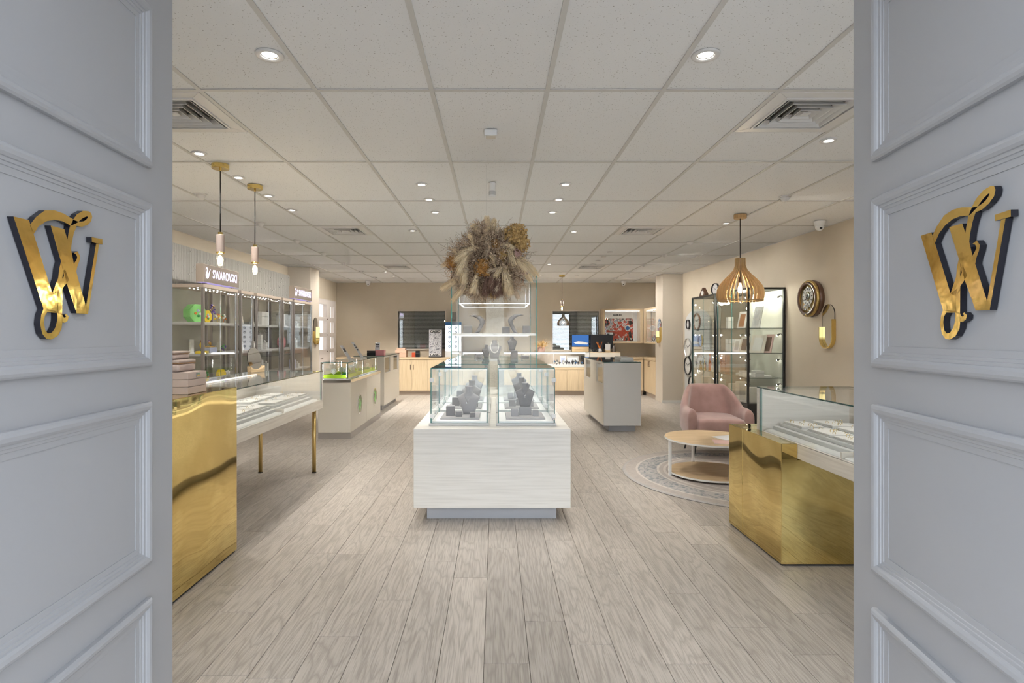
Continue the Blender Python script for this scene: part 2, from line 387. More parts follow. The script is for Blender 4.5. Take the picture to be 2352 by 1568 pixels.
# ------------------------------------------------------------------ mesh helpers
class MB:
    def __init__(s): s.v = []; s.f = []; s.m = []
    def quad(s, pts, mi=0):
        i = len(s.v); s.v += [tuple(p) for p in pts]; s.f.append(tuple(range(i, i + len(pts)))); s.m.append(mi); return s
    def box(s, x0, y0, z0, x1, y1, z1, mi=0, edge=None):
        if x0 > x1: x0, x1 = x1, x0
        if y0 > y1: y0, y1 = y1, y0
        if z0 > z1: z0, z1 = z1, z0
        i = len(s.v)
        s.v += [(x0, y0, z0), (x1, y0, z0), (x1, y1, z0), (x0, y1, z0), (x0, y0, z1), (x1, y0, z1), (x1, y1, z1), (x0, y1, z1)]
        fs = [(3, 2, 1, 0), (4, 5, 6, 7), (0, 1, 5, 4), (1, 2, 6, 5), (2, 3, 7, 6), (3, 0, 4, 7)]
        ax = [2, 2, 1, 0, 1, 0]
        thin = min(range(3), key=lambda k: (x1 - x0, y1 - y0, z1 - z0)[k])
        for f, a in zip(fs, ax):
            s.f.append(tuple(i + k for k in f))
            s.m.append(mi if (edge is None or a == thin) else edge)
        return s
    def prism(s, pts, plane, a0, a1, mi=0, side=None):
        """pts 2-D outline; plane 'xy','xz','yz'; extruded from a0 to a1 along the third axis"""
        n = len(pts); i = len(s.v)
        def P(p, a): return {'xy': (p[0], p[1], a), 'xz': (p[0], a, p[1]), 'yz': (a, p[0], p[1])}[plane]
        s.v += [P(p, a0) for p in pts] + [P(p, a1) for p in pts]
        s.f.append(tuple(i + k for k in range(n))[::-1]); s.m.append(mi)
        s.f.append(tuple(i + n + k for k in range(n))); s.m.append(mi)
        for k in range(n):
            j = (k + 1) % n
            s.f.append((i + k, i + j, i + n + j, i + n + k)); s.m.append(mi if side is None else side)
        return s
    def ring(s, outer, inner, plane, a0, a1, mi=0, side=None):
        n = len(outer)
        for k in range(n):
            j = (k + 1) % n
            s.prism([outer[k], outer[j], inner[j], inner[k]], plane, a0, a1, mi, side)
        return s
    def tube(s, pts, r, seg=6, mi=0, caps=True):
        pts = [Vector(p) for p in pts]; n = len(pts)
        rs = r if isinstance(r, (list, tuple)) else [r] * n
        i = len(s.v); up = None
        for k in range(n):
            d = (pts[min(k + 1, n - 1)] - pts[max(k - 1, 0)])
            if d.length < 1e-9: d = Vector((0, 0, 1))
            d.normalize()
            if up is None or abs(up.dot(d)) > 0.95:
                up = Vector((1, 0, 0)) if abs(d.x) < 0.8 else Vector((0, 1, 0))
            a = d.cross(up).normalized(); bb = d.cross(a).normalized()
            for q in range(seg):
                t = 2 * math.pi * q / seg
                s.v.append(tuple(pts[k] + (a * math.cos(t) + bb * math.sin(t)) * rs[k]))
        for k in range(n - 1):
            for q in range(seg):
                q2 = (q + 1) % seg
                s.f.append((i + k * seg + q, i + k * seg + q2, i + (k + 1) * seg + q2, i + (k + 1) * seg + q)); s.m.append(mi)
        if caps:
            s.f.append(tuple(i + q for q in range(seg))[::-1]); s.m.append(mi)
            s.f.append(tuple(i + (n - 1) * seg + q for q in range(seg))); s.m.append(mi)
        return s
    def lathe(s, prof, seg=20, c=(0, 0, 0), axis='z', mi=0, sx=1.0, sy=1.0, caps=True):
        i = len(s.v); n = len(prof)
        for (r, h) in prof:
            for q in range(seg):
                t = 2 * math.pi * q / seg
                a, b2 = r * math.cos(t) * sx, r * math.sin(t) * sy
                p = {'z': (a, b2, h), 'y': (a, h, b2), 'x': (h, a, b2)}[axis]
                s.v.append((c[0] + p[0], c[1] + p[1], c[2] + p[2]))
        for k in range(n - 1):
            for q in range(seg):
                q2 = (q + 1) % seg
                s.f.append((i + k * seg + q, i + k * seg + q2, i + (k + 1) * seg + q2, i + (k + 1) * seg + q)); s.m.append(mi)
        if caps:
            if prof[0][0] > 1e-6: s.f.append(tuple(i + q for q in range(seg))[::-1]); s.m.append(mi)
            if prof[-1][0] > 1e-6: s.f.append(tuple(i + (n - 1) * seg + q for q in range(seg))); s.m.append(mi)
        return s
    def ball(s, c, rx, ry=None, rz=None, seg=14, rings=8, mi=0):
        ry = rx if ry is None else ry; rz = rx if rz is None else rz
        prof = [(max(math.sin(math.pi * k / rings), 1e-4), -math.cos(math.pi * k / rings)) for k in range(rings + 1)]
        i = len(s.v)
        for (r, h) in prof:
            for q in range(seg):
                t = 2 * math.pi * q / seg
                s.v.append((c[0] + rx * r * math.cos(t), c[1] + ry * r * math.sin(t), c[2] + rz * h))
        for k in range(rings):
            for q in range(seg):
                q2 = (q + 1) % seg
                s.f.append((i + k * seg + q, i + k * seg + q2, i + (k + 1) * seg + q2, i + (k + 1) * seg + q)); s.m.append(mi)
        return s
    def loft(s, secs, mi=0, closed=True, caps=True):
        n = len(secs[0]); i = len(s.v)
        for sec in secs: s.v += [tuple(p) for p in sec]
        for k in range(len(secs) - 1):
            for q in range(n if closed else n - 1):
                q2 = (q + 1) % n
                s.f.append((i + k * n + q, i + k * n + q2, i + (k + 1) * n + q2, i + (k + 1) * n + q)); s.m.append(mi)
        if caps and closed:
            s.f.append(tuple(i + q for q in range(n))[::-1]); s.m.append(mi)
            s.f.append(tuple(i + (len(secs) - 1) * n + q for q in range(n))); s.m.append(mi)
        return s
    def mesh(s, name, mats, smooth=False, fix=True):
        me = bpy.data.meshes.new(name)
        me.from_pydata(s.v, [], s.f)
        for m in ([mats] if isinstance(mats, str) else mats): me.materials.append(M[m])
        me.polygons.foreach_set('material_index', s.m)
        if fix:
            import bmesh
            bm = bmesh.new(); bm.from_mesh(me)
            bmesh.ops.recalc_face_normals(bm, faces=bm.faces)
            bm.to_mesh(me); bm.free()
        if smooth:
            me.polygons.foreach_set('use_smooth', [True] * len(me.polygons))
        me.update()
        return me
    def build(s, name, mats, parent=None, smooth=False, bevel=0.0, seg=2, loc=None, sub=0, auto=None, fix=True):
        o = bpy.data.objects.new(name, s.mesh(name, mats, smooth, fix))
        COL.objects.link(o)
        if parent is not None: o.parent = parent
        if loc is not None: o.location = loc
        if bevel:
            b = o.modifiers.new('edge', 'BEVEL'); b.width = bevel; b.segments = seg; b.limit_method = 'ANGLE'
        if sub:
            b = o.modifiers.new('round', 'SUBSURF'); b.levels = sub; b.render_levels = sub
        return o

def arc_smooth(o, deg=40):
    for p in o.data.polygons: p.use_smooth = True
    try:
        o.data.set_sharp_from_angle(angle=R(deg))
    except Exception:
        pass
    return o

def tag(o, label=None, cat=None, group=None, kind=None):
    if label: o['label'] = label
    if cat: o['category'] = cat
    if group: o['group'] = group
    if kind: o['kind'] = kind
    return o

def thing(name, label, cat, loc=(0, 0, 0), rz=0.0, group=None):
    o = bpy.data.objects.new(name, None); COL.objects.link(o)
    o.empty_display_size = 0.05
    o.location = loc; o.rotation_euler = (0, 0, rz)
    return tag(o, label, cat, group)

def struct(o): o['kind'] = 'structure'; return o

def sempty(name, loc=(0, 0, 0)):
    o = bpy.data.objects.new(name, None); COL.objects.link(o); o.location = loc; o['kind'] = 'structure'; o.empty_display_size = 0.05
    return o

def dup(root, loc, rz=None, label=None, group=None):
    r = root.copy(); COL.objects.link(r); r.location = loc
    if rz is not None: r.rotation_euler = (0, 0, rz)
    if label: r['label'] = label
    if group: r['group'] = group
    for ch in list(root.children):
        c = ch.copy(); COL.objects.link(c); c.parent = r
        for g in ch.children:
            d = g.copy(); COL.objects.link(d); d.parent = c
    return r

def share(src, name, loc, parent, rot=None, scale=None):
    """another object on the same mesh data"""
    o = bpy.data.objects.new(name, src.data); COL.objects.link(o)
    for md in src.modifiers:
        n = o.modifiers.new(md.name, md.type)
        if md.type == 'BEVEL': n.width = md.width; n.segments = md.segments; n.limit_method = md.limit_method
    o.parent = parent; o.location = loc
    if rot: o.rotation_euler = rot
    if scale: o.scale = scale
    return o

FACE_CAM = (R(90), 0, 0)
FACE_PX = (R(90), 0, R(90))
FACE_NX = (R(90), 0, R(-90))
def text(name, body, size, loc, rot, mat, parent, extrude=0.001, sx=1.0, bold=0.0):
    c = bpy.data.curves.new(name, 'FONT'); c.body = body; c.size = size; c.extrude = extrude
    c.align_x = 'CENTER'; c.align_y = 'CENTER'; c.offset = bold
    c.resolution_u = 3
    c.materials.append(M[mat])
    tmp = bpy.data.objects.new(name, c); COL.objects.link(tmp)
    me = bpy.data.meshes.new_from_object(tmp.evaluated_get(bpy.context.evaluated_depsgraph_get()))
    bpy.data.objects.remove(tmp); bpy.data.curves.remove(c)
    o = bpy.data.objects.new(name, me); COL.objects.link(o)
    o.parent = parent; o.location = loc; o.rotation_euler = rot; o.scale = (sx, 1, 1)
    return o

def pane(name, parent, x0, y0, z0, x1, y1, z1, mat='glass', edge='glass_edge'):
    return MB().box(x0, y0, z0, x1, y1, z1, 0, 1).build(name, [mat, edge], parent)

def circle(r, n, c=(0, 0), ry=None, a0=0.0):
    ry = r if ry is None else ry
    return [(c[0] + r * math.cos(a0 + 2 * math.pi * k / n), c[1] + ry * math.sin(a0 + 2 * math.pi * k / n)) for k in range(n)]

ORD = ['first', 'second', 'third', 'fourth', 'fifth', 'sixth', 'seventh', 'eighth', 'ninth', 'tenth', 'eleventh', 'twelfth']
# ------------------------------------------------------------------ room shell
XL, XR, YB, YF, ZC = -3.87, 3.87, 13.60, 0.60, 2.674
floor = struct(MB().box(XL - 0.1, YF - 0.05, -0.08, XR + 0.1, YB + 0.1, -0.012).build('floor', 'subfloor'))
PW, PX0, PL = 0.195, -0.0515, 1.30
phase = {0: 2.405, -1: 3.258, 1: 2.76, 2: 2.55, -2: 3.486, -3: 2.98, 3: 3.30, -4: 2.62, 4: 2.40, -5: 2.30, 5: 3.05, -6: 3.62, 6: 2.70, 7: 2.47, -7: 2.85}
pieces = []
for k in range(-20, 21):
    x0 = max(PX0 + k * PW, XL); x1 = min(PX0 + (k + 1) * PW, XR)
    if x1 - x0 < 0.01: continue
    ph = phase.get(k, random.uniform(0, PL))
    y = ph - PL * math.ceil((ph - YF) / PL)
    while y < YB:
        a, b = max(y, YF), min(y + PL, YB)
        if b - a > 0.01: pieces.append((x0, x1, a, b))
        y += PL
def plank_rank(p):
    xm, ym = (p[0] + p[1]) / 2, p[3]
    seen = ym > 2.15 and abs(xm + 0.03) < 0.80 * p[3] + 0.2 and abs(xm) < 3.4
    return (0 if seen else 1, ym)
pieces.sort(key=plank_rank)
plank_meshes = {}
rest = MB()
for i, (x0, x1, a, b) in enumerate(pieces):
    if i < 300:
        key = (round(x1 - x0, 3), round(b - a, 3))
        if key not in plank_meshes:
            w, l = key
            g = 0.0009; c = 0.0011
            mb = MB()
            def rect(i0, z): return [(i0, i0, z), (w - i0, i0, z), (w - i0, l - i0, z), (i0, l - i0, z)]
            mb.loft([rect(g, -0.0115), rect(g, -c), rect(g + c, 0.0)])
            plank_meshes[key] = mb.mesh('plank', 'floor_oak')
        o = bpy.data.objects.new('plank', plank_meshes[key]); COL.objects.link(o)
        o.location = (x0, a, 0); o.parent = floor
    else:
        rest.box(x0 + 0.0009, a + 0.0009, -0.0115, x1 - 0.0009, b - 0.0009, 0.0)
o = rest.build('plank_field', 'floor_oak', floor); o['kind'] = 'stuff'

# ceiling: grid of 0.6 x 1.2 m mineral tiles in T-bars
ceiling = struct(MB().box(XL - 0.1, YF - 0.05, ZC + 0.06, XR + 0.1, YB + 0.1, ZC + 0.16).build('ceiling', 'ceiling_void'))
GX0, GY0 = -0.333, 0.5
VENTS = [(-2.133, 2.90), (1.467, 2.90), (-2.133, 6.50), (1.467, 6.50), (-2.133, 10.10), (1.467, 10.10)]
tile_mesh = {}
xs = [GX0 + 0.6 * k for k in range(-6, 8)]
xs = [XL] + [x for x in xs if XL + 0.02 < x < XR - 0.02] + [XR]
ys = [YF] + [GY0 + 1.2 * k for k in range(1, 11)] + [YB]
for i in range(len(xs) - 1):
    for j in range(len(ys) - 1):
        x0, x1, y0, y1 = xs[i], xs[i + 1], ys[j], ys[j + 1]
        for (vx, vy) in VENTS:
            if abs(x0 - vx) < 0.01 and abs(y0 - vy) < 0.01: y0 = y0 + 0.6
        key = (round(x1 - x0, 3), round(y1 - y0, 3))
        if key not in tile_mesh:
            w, l = key
            tile_mesh[key] = MB().box(0.008, 0.008, 0.006, w - 0.008, l - 0.008, 0.022).mesh('ceiling_tile', 'ceiling_tile')
        o = bpy.data.objects.new('ceiling_tile', tile_mesh[key]); COL.objects.link(o)
        o.parent = ceiling; o.location = (x0, y0, ZC)
for x in xs:
    MB().box(x - 0.012, YF, ZC, x + 0.012, YB, ZC + 0.005).build('grid_bar', 'grid_metal', ceiling)
for y in ys:
    MB().box(XL, y - 0.012, ZC + 0.0004, XR, y + 0.012, ZC + 0.0046).build('grid_bar', 'grid_metal', ceiling)

# walls
struct(MB().box(XL - 0.12, YF, -0.02, XL, YB, ZC + 0.08).build('wall_left', 'wall_paint'))
struct(MB().box(XR, YF, -0.02, XR + 0.12, YB, ZC + 0.08).build('wall_right', 'wall_paint'))
# back wall with two openings
W1 = (-2.37, -1.23, 1.075, 1.985); W2 = (1.38, 2.50, 1.045, 1.985)
bw = MB()
bw.box(XL, YB, -0.02, W1[0], YB + 0.12, ZC + 0.08)
bw.box(W1[0], YB, -0.02, W1[1], YB + 0.12, W1[2]); bw.box(W1[0], YB, W1[3], W1[1], YB + 0.12, ZC + 0.08)
bw.box(W1[1], YB, -0.02, W2[0], YB + 0.12, ZC + 0.08)
bw.box(W2[0], YB, -0.02, W2[1], YB + 0.12, W2[2]); bw.box(W2[0], YB, W2[3], W2[1], YB + 0.12, ZC + 0.08)
bw.box(W2[1], YB, -0.02, XR, YB + 0.12, ZC + 0.08)
struct(bw.build('wall_back', 'wall_paint'))
for nm, (x0, x1, z0, z1) in (('window_1', W1), ('window_2', W2)):
    w = sempty(nm, ((x0 + x1) / 2, YB, z0))
    hw, h = (x1 - x0) / 2, z1 - z0
    fr = 0.035
    for bx_ in ((-hw - fr, -0.02, -fr, -hw, 0.10, h + fr), (hw, -0.02, -fr, hw + fr, 0.10, h + fr)):
        MB().box(*bx_).build('window_frame', 'column_paint', w, bevel=0.003)
    for bx_ in ((-hw, -0.02, h, hw, 0.10, h + fr), (-hw, -0.02, -fr, hw, 0.10, 0.0)):
        MB().box(*bx_).build('window_frame', 'column_paint', w, bevel=0.003)
    MB().box(-hw, 0.02, 0.0, hw, 0.026, h, 0, 1).build('window_pane', ['window_glass', 'glass_edge'], w)
    MB().box(-hw, 0.116, 0.0, hw, 0.12, h).build('dark_room_sheet', 'window_dark', w)  # black sheet painting the darkness of the unseen room behind
    n = int(h / 0.031)
    slat = None
    for k in range(n):
        z = 0.016 + k * 0.031
        if slat is None:
            slat = MB().prism([(-0.009, -0.010), (0.009, 0.009), (0.009, 0.0105), (-0.009, -0.0085)], 'yz', -hw + 0.005, hw - 0.005).build('blind_slat', 'blind_slat', w, loc=(0, 0.062, z))
        else:
            share(slat, 'blind_slat', (0, 0.062, z), w)
    for q in (-0.3, 0.3):
        MB().tube([(q, 0.062, 0.0), (q, 0.062, h)], 0.0012, 4).build('blind_cord', 'blind_slat', w)

# columns standing against the side walls
struct(MB().box(XL, 10.42, 0.0, -3.45, 10.93, ZC).build('column_left', 'column_paint', bevel=0.004))
struct(MB().box(3.45, 11.59, 0.0, XR, 12.10, ZC).build('column_right', 'column_paint', bevel=0.004))
struct(MB().box(XR - 0.012, 9.7, 0, XR, 11.59, 0.06).box(3.44, 11.578, 0, XR - 0.012, 11.59, 0.06).build('baseboard_right', 'soft_white'))
# front wall: shop front with a wide doorway and two display windows
fw = MB()
def fwbox(x0, x1, z0, z1): fw.box(x0, YF - 0.15, z0, x1, YF, z1)
fwbox(XL - 0.12, -2.45, -0.02, 2.75); fwbox(-1.25, -0.88, -0.02, 2.75); fwbox(0.87, 1.25, -0.02, 2.75); fwbox(3.55, XR + 0.12, -0.02, 2.75)
fwbox(-2.45, -1.25, -0.02, 0.30); fwbox(1.25, 3.55, -0.02, 0.30)
fwbox(-2.45, -1.25, 2.45, 2.75); fwbox(1.25, 3.55, 2.45, 2.75); fwbox(-0.88, 0.87, 2.45, 2.75)
struct(fw.build('wall_front', 'street_paint'))
for nm, x0, x1 in (('window_3', -2.45, -1.25), ('window_4', 1.25, 3.55)):
    w = sempty(nm, ((x0 + x1) / 2, YF - 0.08, 0.30)); hw = (x1 - x0) / 2
    MB().box(-hw, -0.004, 0, hw, 0.004, 2.15, 0, 1).build('window_pane', ['glass', 'glass_edge'], w)
    for q in ((-hw, -0.03, 0, -hw + 0.05, 0.03, 2.15), (hw - 0.05, -0.03, 0, hw, 0.03, 2.15), (-hw + 0.05, -0.03, 0, hw - 0.05, 0.03, 0.05), (-hw + 0.05, -0.03, 2.10, hw - 0.05, 0.03, 2.15)):
        MB().box(*q).build('window_frame', 'black_metal', w)
struct(MB().box(-14, -14, -0.12, 14, YF - 0.15, -0.02).build('pavement', 'pavement'))

# ------------------------------------------------------------------ entrance doors with applied mouldings and raised monogram
# outline of the monogram, traced (u to the right, v up) in millimetres
_Z = 3.015
def _uv(p):
    px, py = 1960 + p[0] / _Z, 380 + p[1] / _Z
    y = 0.7432 / ((px - 1139) / FPX - 0.133)
    return (-(y - 1.0736) * 1.009, CAM_H - (py - 769) * y / FPX)
EMB = [
    [(450, 485), (523, 462), (548, 535), (655, 885), (692, 905), (692, 1020), (603, 1002)],
    [(645, 425), (735, 400), (757, 465), (806, 625), (825, 680), (907, 940), (925, 1000), (828, 1003), (752, 790), (712, 645)],
    [(907, 940), (1003, 375), (1034, 364), (925, 1000)],
    [(960, 340), (1070, 303), (1070, 352), (962, 382)],
    [(778, 345), (828, 322), (805, 395), (790, 470), (784, 525), (806, 625), (757, 465), (765, 415)],
    [(712, 645), (700, 700), (693, 770), (655, 885), (692, 905), (700, 850), (720, 770), (727, 708)],
    [(727, 708), (740, 690), (770, 760), (752, 790), (722, 835), (700, 850), (720, 768), (733, 742)],
    [(655, 885), (700, 850), (722, 835), (722, 862), (690, 905)],
    [(692, 905), (722, 840), (720, 1030), (692, 1020), (686, 975)],
]
STRIPS = [
    ([(528, 490), (560, 420), (610, 345), (670, 305), (730, 288), (802, 287)], [(548, 535), (575, 470), (620, 410), (670, 370), (720, 350), (780, 345)]),
    ([(800, 290), (830, 230), (880, 170), (930, 140), (955, 140), (965, 165), (955, 210), (920, 260), (870, 305), (828, 322), (790, 340)],
     [(845, 280), (852, 265), (885, 222), (912, 195), (924, 188), (922, 198), (914, 216), (895, 242), (872, 262), (850, 278), (845, 281)]),
    ([(603, 1000), (590, 1040), (583, 1100), (595, 1165), (620, 1200), (650, 1205), (690, 1180), (716, 1130), (722, 1080), (720, 1020), (692, 1008), (603, 1000)],
     [(626, 1018), (610, 1045), (605, 1085), (612, 1140), (628, 1163), (652, 1157), (674, 1122), (687, 1070), (688, 1040), (686, 1018), (670, 1018), (626, 1018)]),
    ([(806, 625), (824, 592), (833, 565), (825, 547), (805, 542)], [(825, 680), (832, 640), (850, 590), (857, 550), (836, 516)]),
    ([(720, 1020), (726, 1040), (738, 1046), (748, 1036), (738, 1026)], [(718, 1080), (738, 1084), (760, 1066), (767, 1036), (750, 1016)]),
]
def make_emblem(parent, t0, t1):
    mb = MB()
    def P(p, d): u, v = _uv(p); return (u, d, v)
    def add(poly):
        n = len(poly); i = len(mb.v)
        mb.v.extend([P(p, -t1) for p in poly] + [P(p, -t0) for p in poly])
        mb.f.append(tuple(range(i, i + n))); mb.m.append(0)
        mb.f.append(tuple(range(i + n, i + 2 * n))[::-1]); mb.m.append(1)
        for k in range(n):
            j = (k + 1) % n
            mb.f.append((i + k, i + n + k, i + n + j, i + j)); mb.m.append(1)
    for poly in EMB: add(poly)
    for a, b in STRIPS:
        for k in range(len(a) - 1): add([a[k], a[k + 1], b[k + 1], b[k]])
    return mb.build('emblem', ['emblem_gold', 'black_edge'], parent)

def moulding_frame(door, u0, u1, z0, z1):
    """four mitred lengths of stepped moulding; profile (inset from outer edge, height above the leaf)"""
    prof = [(0.0, 0.0), (0.0, 0.011), (0.004, 0.0155), (0.010, 0.018), (0.018, 0.0165), (0.0235, 0.0125), (0.0245, 0.0095), (0.031, 0.0085), (0.032, 0.0060), (0.038, 0.0050), (0.039, 0.0030), (0.052, 0.0018), (0.052, 0.0)]
    def rect(i, h): return [(u0 + i, -h, z0 + i), (u1 - i, -h, z0 + i), (u1 - i, -h, z1 - i), (u0 + i, -h, z1 - i)]
    rows = [rect(i, h) for i, h in prof]
    for s in range(4):
        mb = MB(); e = (s + 1) % 4
        for k in range(len(rows) - 1):
            mb.quad([rows[k][s], rows[k][e], rows[k + 1][e], rows[k + 1][s]])
        mb.build('moulding', 'door_paint', door)

def make_door(nm, hinge, ang, far_u, side):
    """leaf in local x (0 hinge .. far_u), outer face at local y=0 looking to -y"""
    d = MB().box(0, 0.0, 0.01, far_u, 0.045, 2.40).build(nm, 'door_paint', bevel=0.006, seg=3)
    struct(d); d.location = (*hinge, 0); d.rotation_euler = (0, 0, ang)
    a = 0.127; pw = 0.644
    lo, hi = (far_u - a - pw, far_u - a)
    return d, lo, hi
PZ = [(0.314, 0.732), (0.822, 1.238), (1.330, 1.750), (1.841, 2.257)]
def build_doors():
    # left leaf: outer face looks to +X; local x runs along +Y
    dl = Vector((-0.056, 1.0)).normalized()
    far = Vector((-0.902, 1.448)) + dl * 0.130
    W = 0.898
    hinge = far - dl * W
    d = struct(MB().box(0, 0.0, 0.01, W, 0.045, 2.40).build('door_1', 'door_paint', bevel=0.005, seg=3))
    d.location = (hinge.x, hinge.y, 0); d.rotation_euler = (0, 0, math.atan2(dl.y, dl.x))
    for z0, z1 in PZ: moulding_frame(d, W - 0.130 - 0.644, W - 0.130, z0, z1)
    e = make_emblem(d, 0.002, 0.0135)
    e.location = (W - 0.130 - 0.324, 0, 0)
    # right leaf: outer face looks to -X; local x runs from free edge back to the hinge
    dr = Vector((0.133, 1.0)).normalized()
    far = Vector((0.9486, 1.394)) + dr * 0.1195
    d = struct(MB().box(0, 0.0, 0.01, W, 0.045, 2.40).build('door_2', 'door_paint', bevel=0.005, seg=3))
    d.location = (far.x, far.y, 0); d.rotation_euler = (0, 0, math.atan2(-dr.y, -dr.x))
    for z0, z1 in PZ: moulding_frame(d, 0.1195, 0.1195 + 0.644, z0, z1)
    e = make_emblem(d, 0.002, 0.0135)
    e.location = (0.1195 + 0.3232, 0, 0)
build_doors()
# ------------------------------------------------------------------ ceiling fittings
def spot(loc, aim, watts, col=SPOT_COL, cone=95, blend=0.55, size=0.03, parent=None):
    l = bpy.data.lights.new('lamp_light', 'SPOT'); l.energy = watts; l.color = col
    l.spot_size = R(cone); l.spot_blend = blend; l.shadow_soft_size = size
    o = bpy.data.objects.new('lamp_light', l); COL.objects.link(o)
    o.location = loc
    o.rotation_euler = Vector(aim).to_track_quat('-Z', 'Y').to_euler()
    if parent is not None: o.parent = parent
    return o
def bulb_light(loc, watts, col, parent, size=0.03):
    l = bpy.data.lights.new('bulb_light', 'POINT'); l.energy = watts; l.color = col; l.shadow_soft_size = size
    o = bpy.data.objects.new('bulb_light', l); COL.objects.link(o); o.parent = parent; o.location = loc
    return o

def make_downlight(label, loc, aim, group, scale=1.0, watts=SPOT_W):
    t = thing('downlight', label, 'downlight', loc, 0, group)
    s = scale
    MB().lathe([(0.030 * s, -0.002), (0.036 * s, -0.006), (0.047 * s, -0.006), (0.050 * s, -0.001), (0.050 * s, 0.004), (0.030 * s, 0.004), (0.030 * s, -0.002)], 24, caps=False).build('trim_ring', 'white_lacquer', t, smooth=True)
    MB().lathe([(0.030 * s, 0.001), (0.027 * s, 0.003), (0.027 * s, 0.0035)], 20, caps=False).build('reflector', 'chrome', t)
    MB().lathe([(0.026 * s, 0.0036), (0.0, 0.0036)], 20, caps=False).build('lamp', 'lamp_face', t)
    spot((0, 0, -0.012), aim, watts, parent=t)
    return t
def make_eyeball(label, loc, aim, group, watts=SPOT_W):
    t = thing('eyeball_downlight', label, 'downlight', loc, 0, group)
    MB().lathe([(0.034, -0.001), (0.038, -0.005), (0.050, -0.005), (0.052, 0.004), (0.034, 0.004), (0.034, -0.001)], 24, caps=False).build('trim_ring', 'white_lacquer', t, smooth=True)
    a = Vector(aim).normalized()
    c = Vector((0, 0, -0.012))
    q = a.to_track_quat('Z', 'Y').to_matrix()
    mb = MB().lathe([(0.0, -0.03), (0.034, -0.028), (0.036, 0.0), (0.034, 0.024), (0.029, 0.026), (0.028, 0.012), (0.0, 0.012)], 20, caps=False)
    mb.v = [tuple(q @ Vector(p) + c) for p in mb.v]
    mb.build('gimbal_head', 'white_lacquer', t, smooth=True)
    mb = MB().lathe([(0.0, 0.016), (0.027, 0.016)], 18, caps=False)
    mb.v = [tuple(q @ Vector(p) + c) for p in mb.v]
    mb.build('lamp', 'lamp_face', t)
    spot(tuple(c + a * 0.04), aim, watts, cone=125, blend=0.95, parent=t)
    return t

ZL = ZC + 0.001
G1 = 'downlights by the doorway'
make_downlight('large recessed downlight nearest the entrance above the brass block with mauve boxes', (-1.025, 2.536, ZL), (0, 0, -1), G1, 1.25)
make_downlight('large recessed downlight nearest the entrance on the wooden pendant side', (0.95, 2.536, ZL), (0, 0, -1), G1, 1.25)
G2 = 'downlights over the jewellery table'
for i, y in enumerate((3.907, 4.503, 5.096, 5.68)):
    make_downlight('%s recessed downlight from the door in the row beside the brass pendants' % ORD[i], (-2.07, y, ZL), (0.1, 0.1, -1), G2, 1.0, SPOT_W * 0.7)
G3 = 'downlights around the hanging flower ball'
for i, y in enumerate((4.71, 5.235, 5.785)):
    make_downlight('%s of three downlights in a row on the sign side of the dried flower ball' % ORD[i], (-0.625, y, ZL), (0.25, 0.15, -1), G3, 1.0, SPOT_W * 0.62)
    make_downlight('%s of three downlights in a row on the armchair side of the dried flower ball' % ORD[i], (0.585, y, ZL), (-0.25, 0.15, -1), G3, 1.0, SPOT_W * 0.62)
G4 = 'downlights in the middle of the shop'
make_downlight('single downlight beyond the flower ball beside the sign side ceiling vent', (-1.01, 6.80, ZL), (0, 0, -1), G4)
make_downlight('single downlight beyond the flower ball beside the armchair side ceiling vent', (0.955, 6.86, ZL), (0, 0, -1), G4)
make_downlight('recessed downlight beside the large square vent above the earring display', (2.165, 3.645, ZL), (0, 0, -1), G4)
make_downlight('bright downlight next to the wooden pendant lamp ceiling cap', (2.61, 6.35, ZL), (-0.1, -0.1, -1), G4)
for i, (x, y) in enumerate(((0.95, 10.0), (-0.55, 9.2), (-0.55, 11.4), (0.95, 11.95), (1.73, 12.0), (-2.2, 11.2), (-2.2, 12.04))):
    make_downlight('%s of the small far downlights in front of the back wall' % ORD[i], (x, y, ZL), (0, 0.1, -1), 'far downlights before the back wall', 0.9, SPOT_W * 3.2)
G5 = 'tilting spotlights aimed at the lit sign wall'
for i, y in enumerate((5.05, 6.325, 7.49, 8.646, 9.85, 11.06, 12.3)):
    make_eyeball('%s tilting ceiling spotlight from the door along the lit sign wall' % ORD[i], (-2.66, y, ZL), (-0.9, 0.1, -1), G5, SPOT_W * (0.50 + 0.05 * i))
G6 = 'tilting spotlights aimed at the clock wall'
for i, y in enumerate((5.13, 7.63, 8.79, 10.03, 11.13, 12.4)):
    make_eyeball('%s tilting ceiling spotlight from the door along the clock wall' % ORD[i], (2.65, y, ZL), (0.9, 0.15, -1), G6, SPOT_W * (0.48 + 0.07 * i))
for i, y in enumerate((8.55, 9.05, 9.55, 10.02)):
    o = MB().lathe([(0.0, -0.012), (0.030, -0.012), (0.045, -0.004), (0.045, 0.004)], 20, caps=False).build('ceiling_rose_plate', 'white_lacquer', smooth=True, loc=(1.74, y, ZL))
    tag(o, '%s unlit round white plate in the ceiling between the two far vents' % ORD[i], 'ceiling plate', 'unlit round ceiling plates')

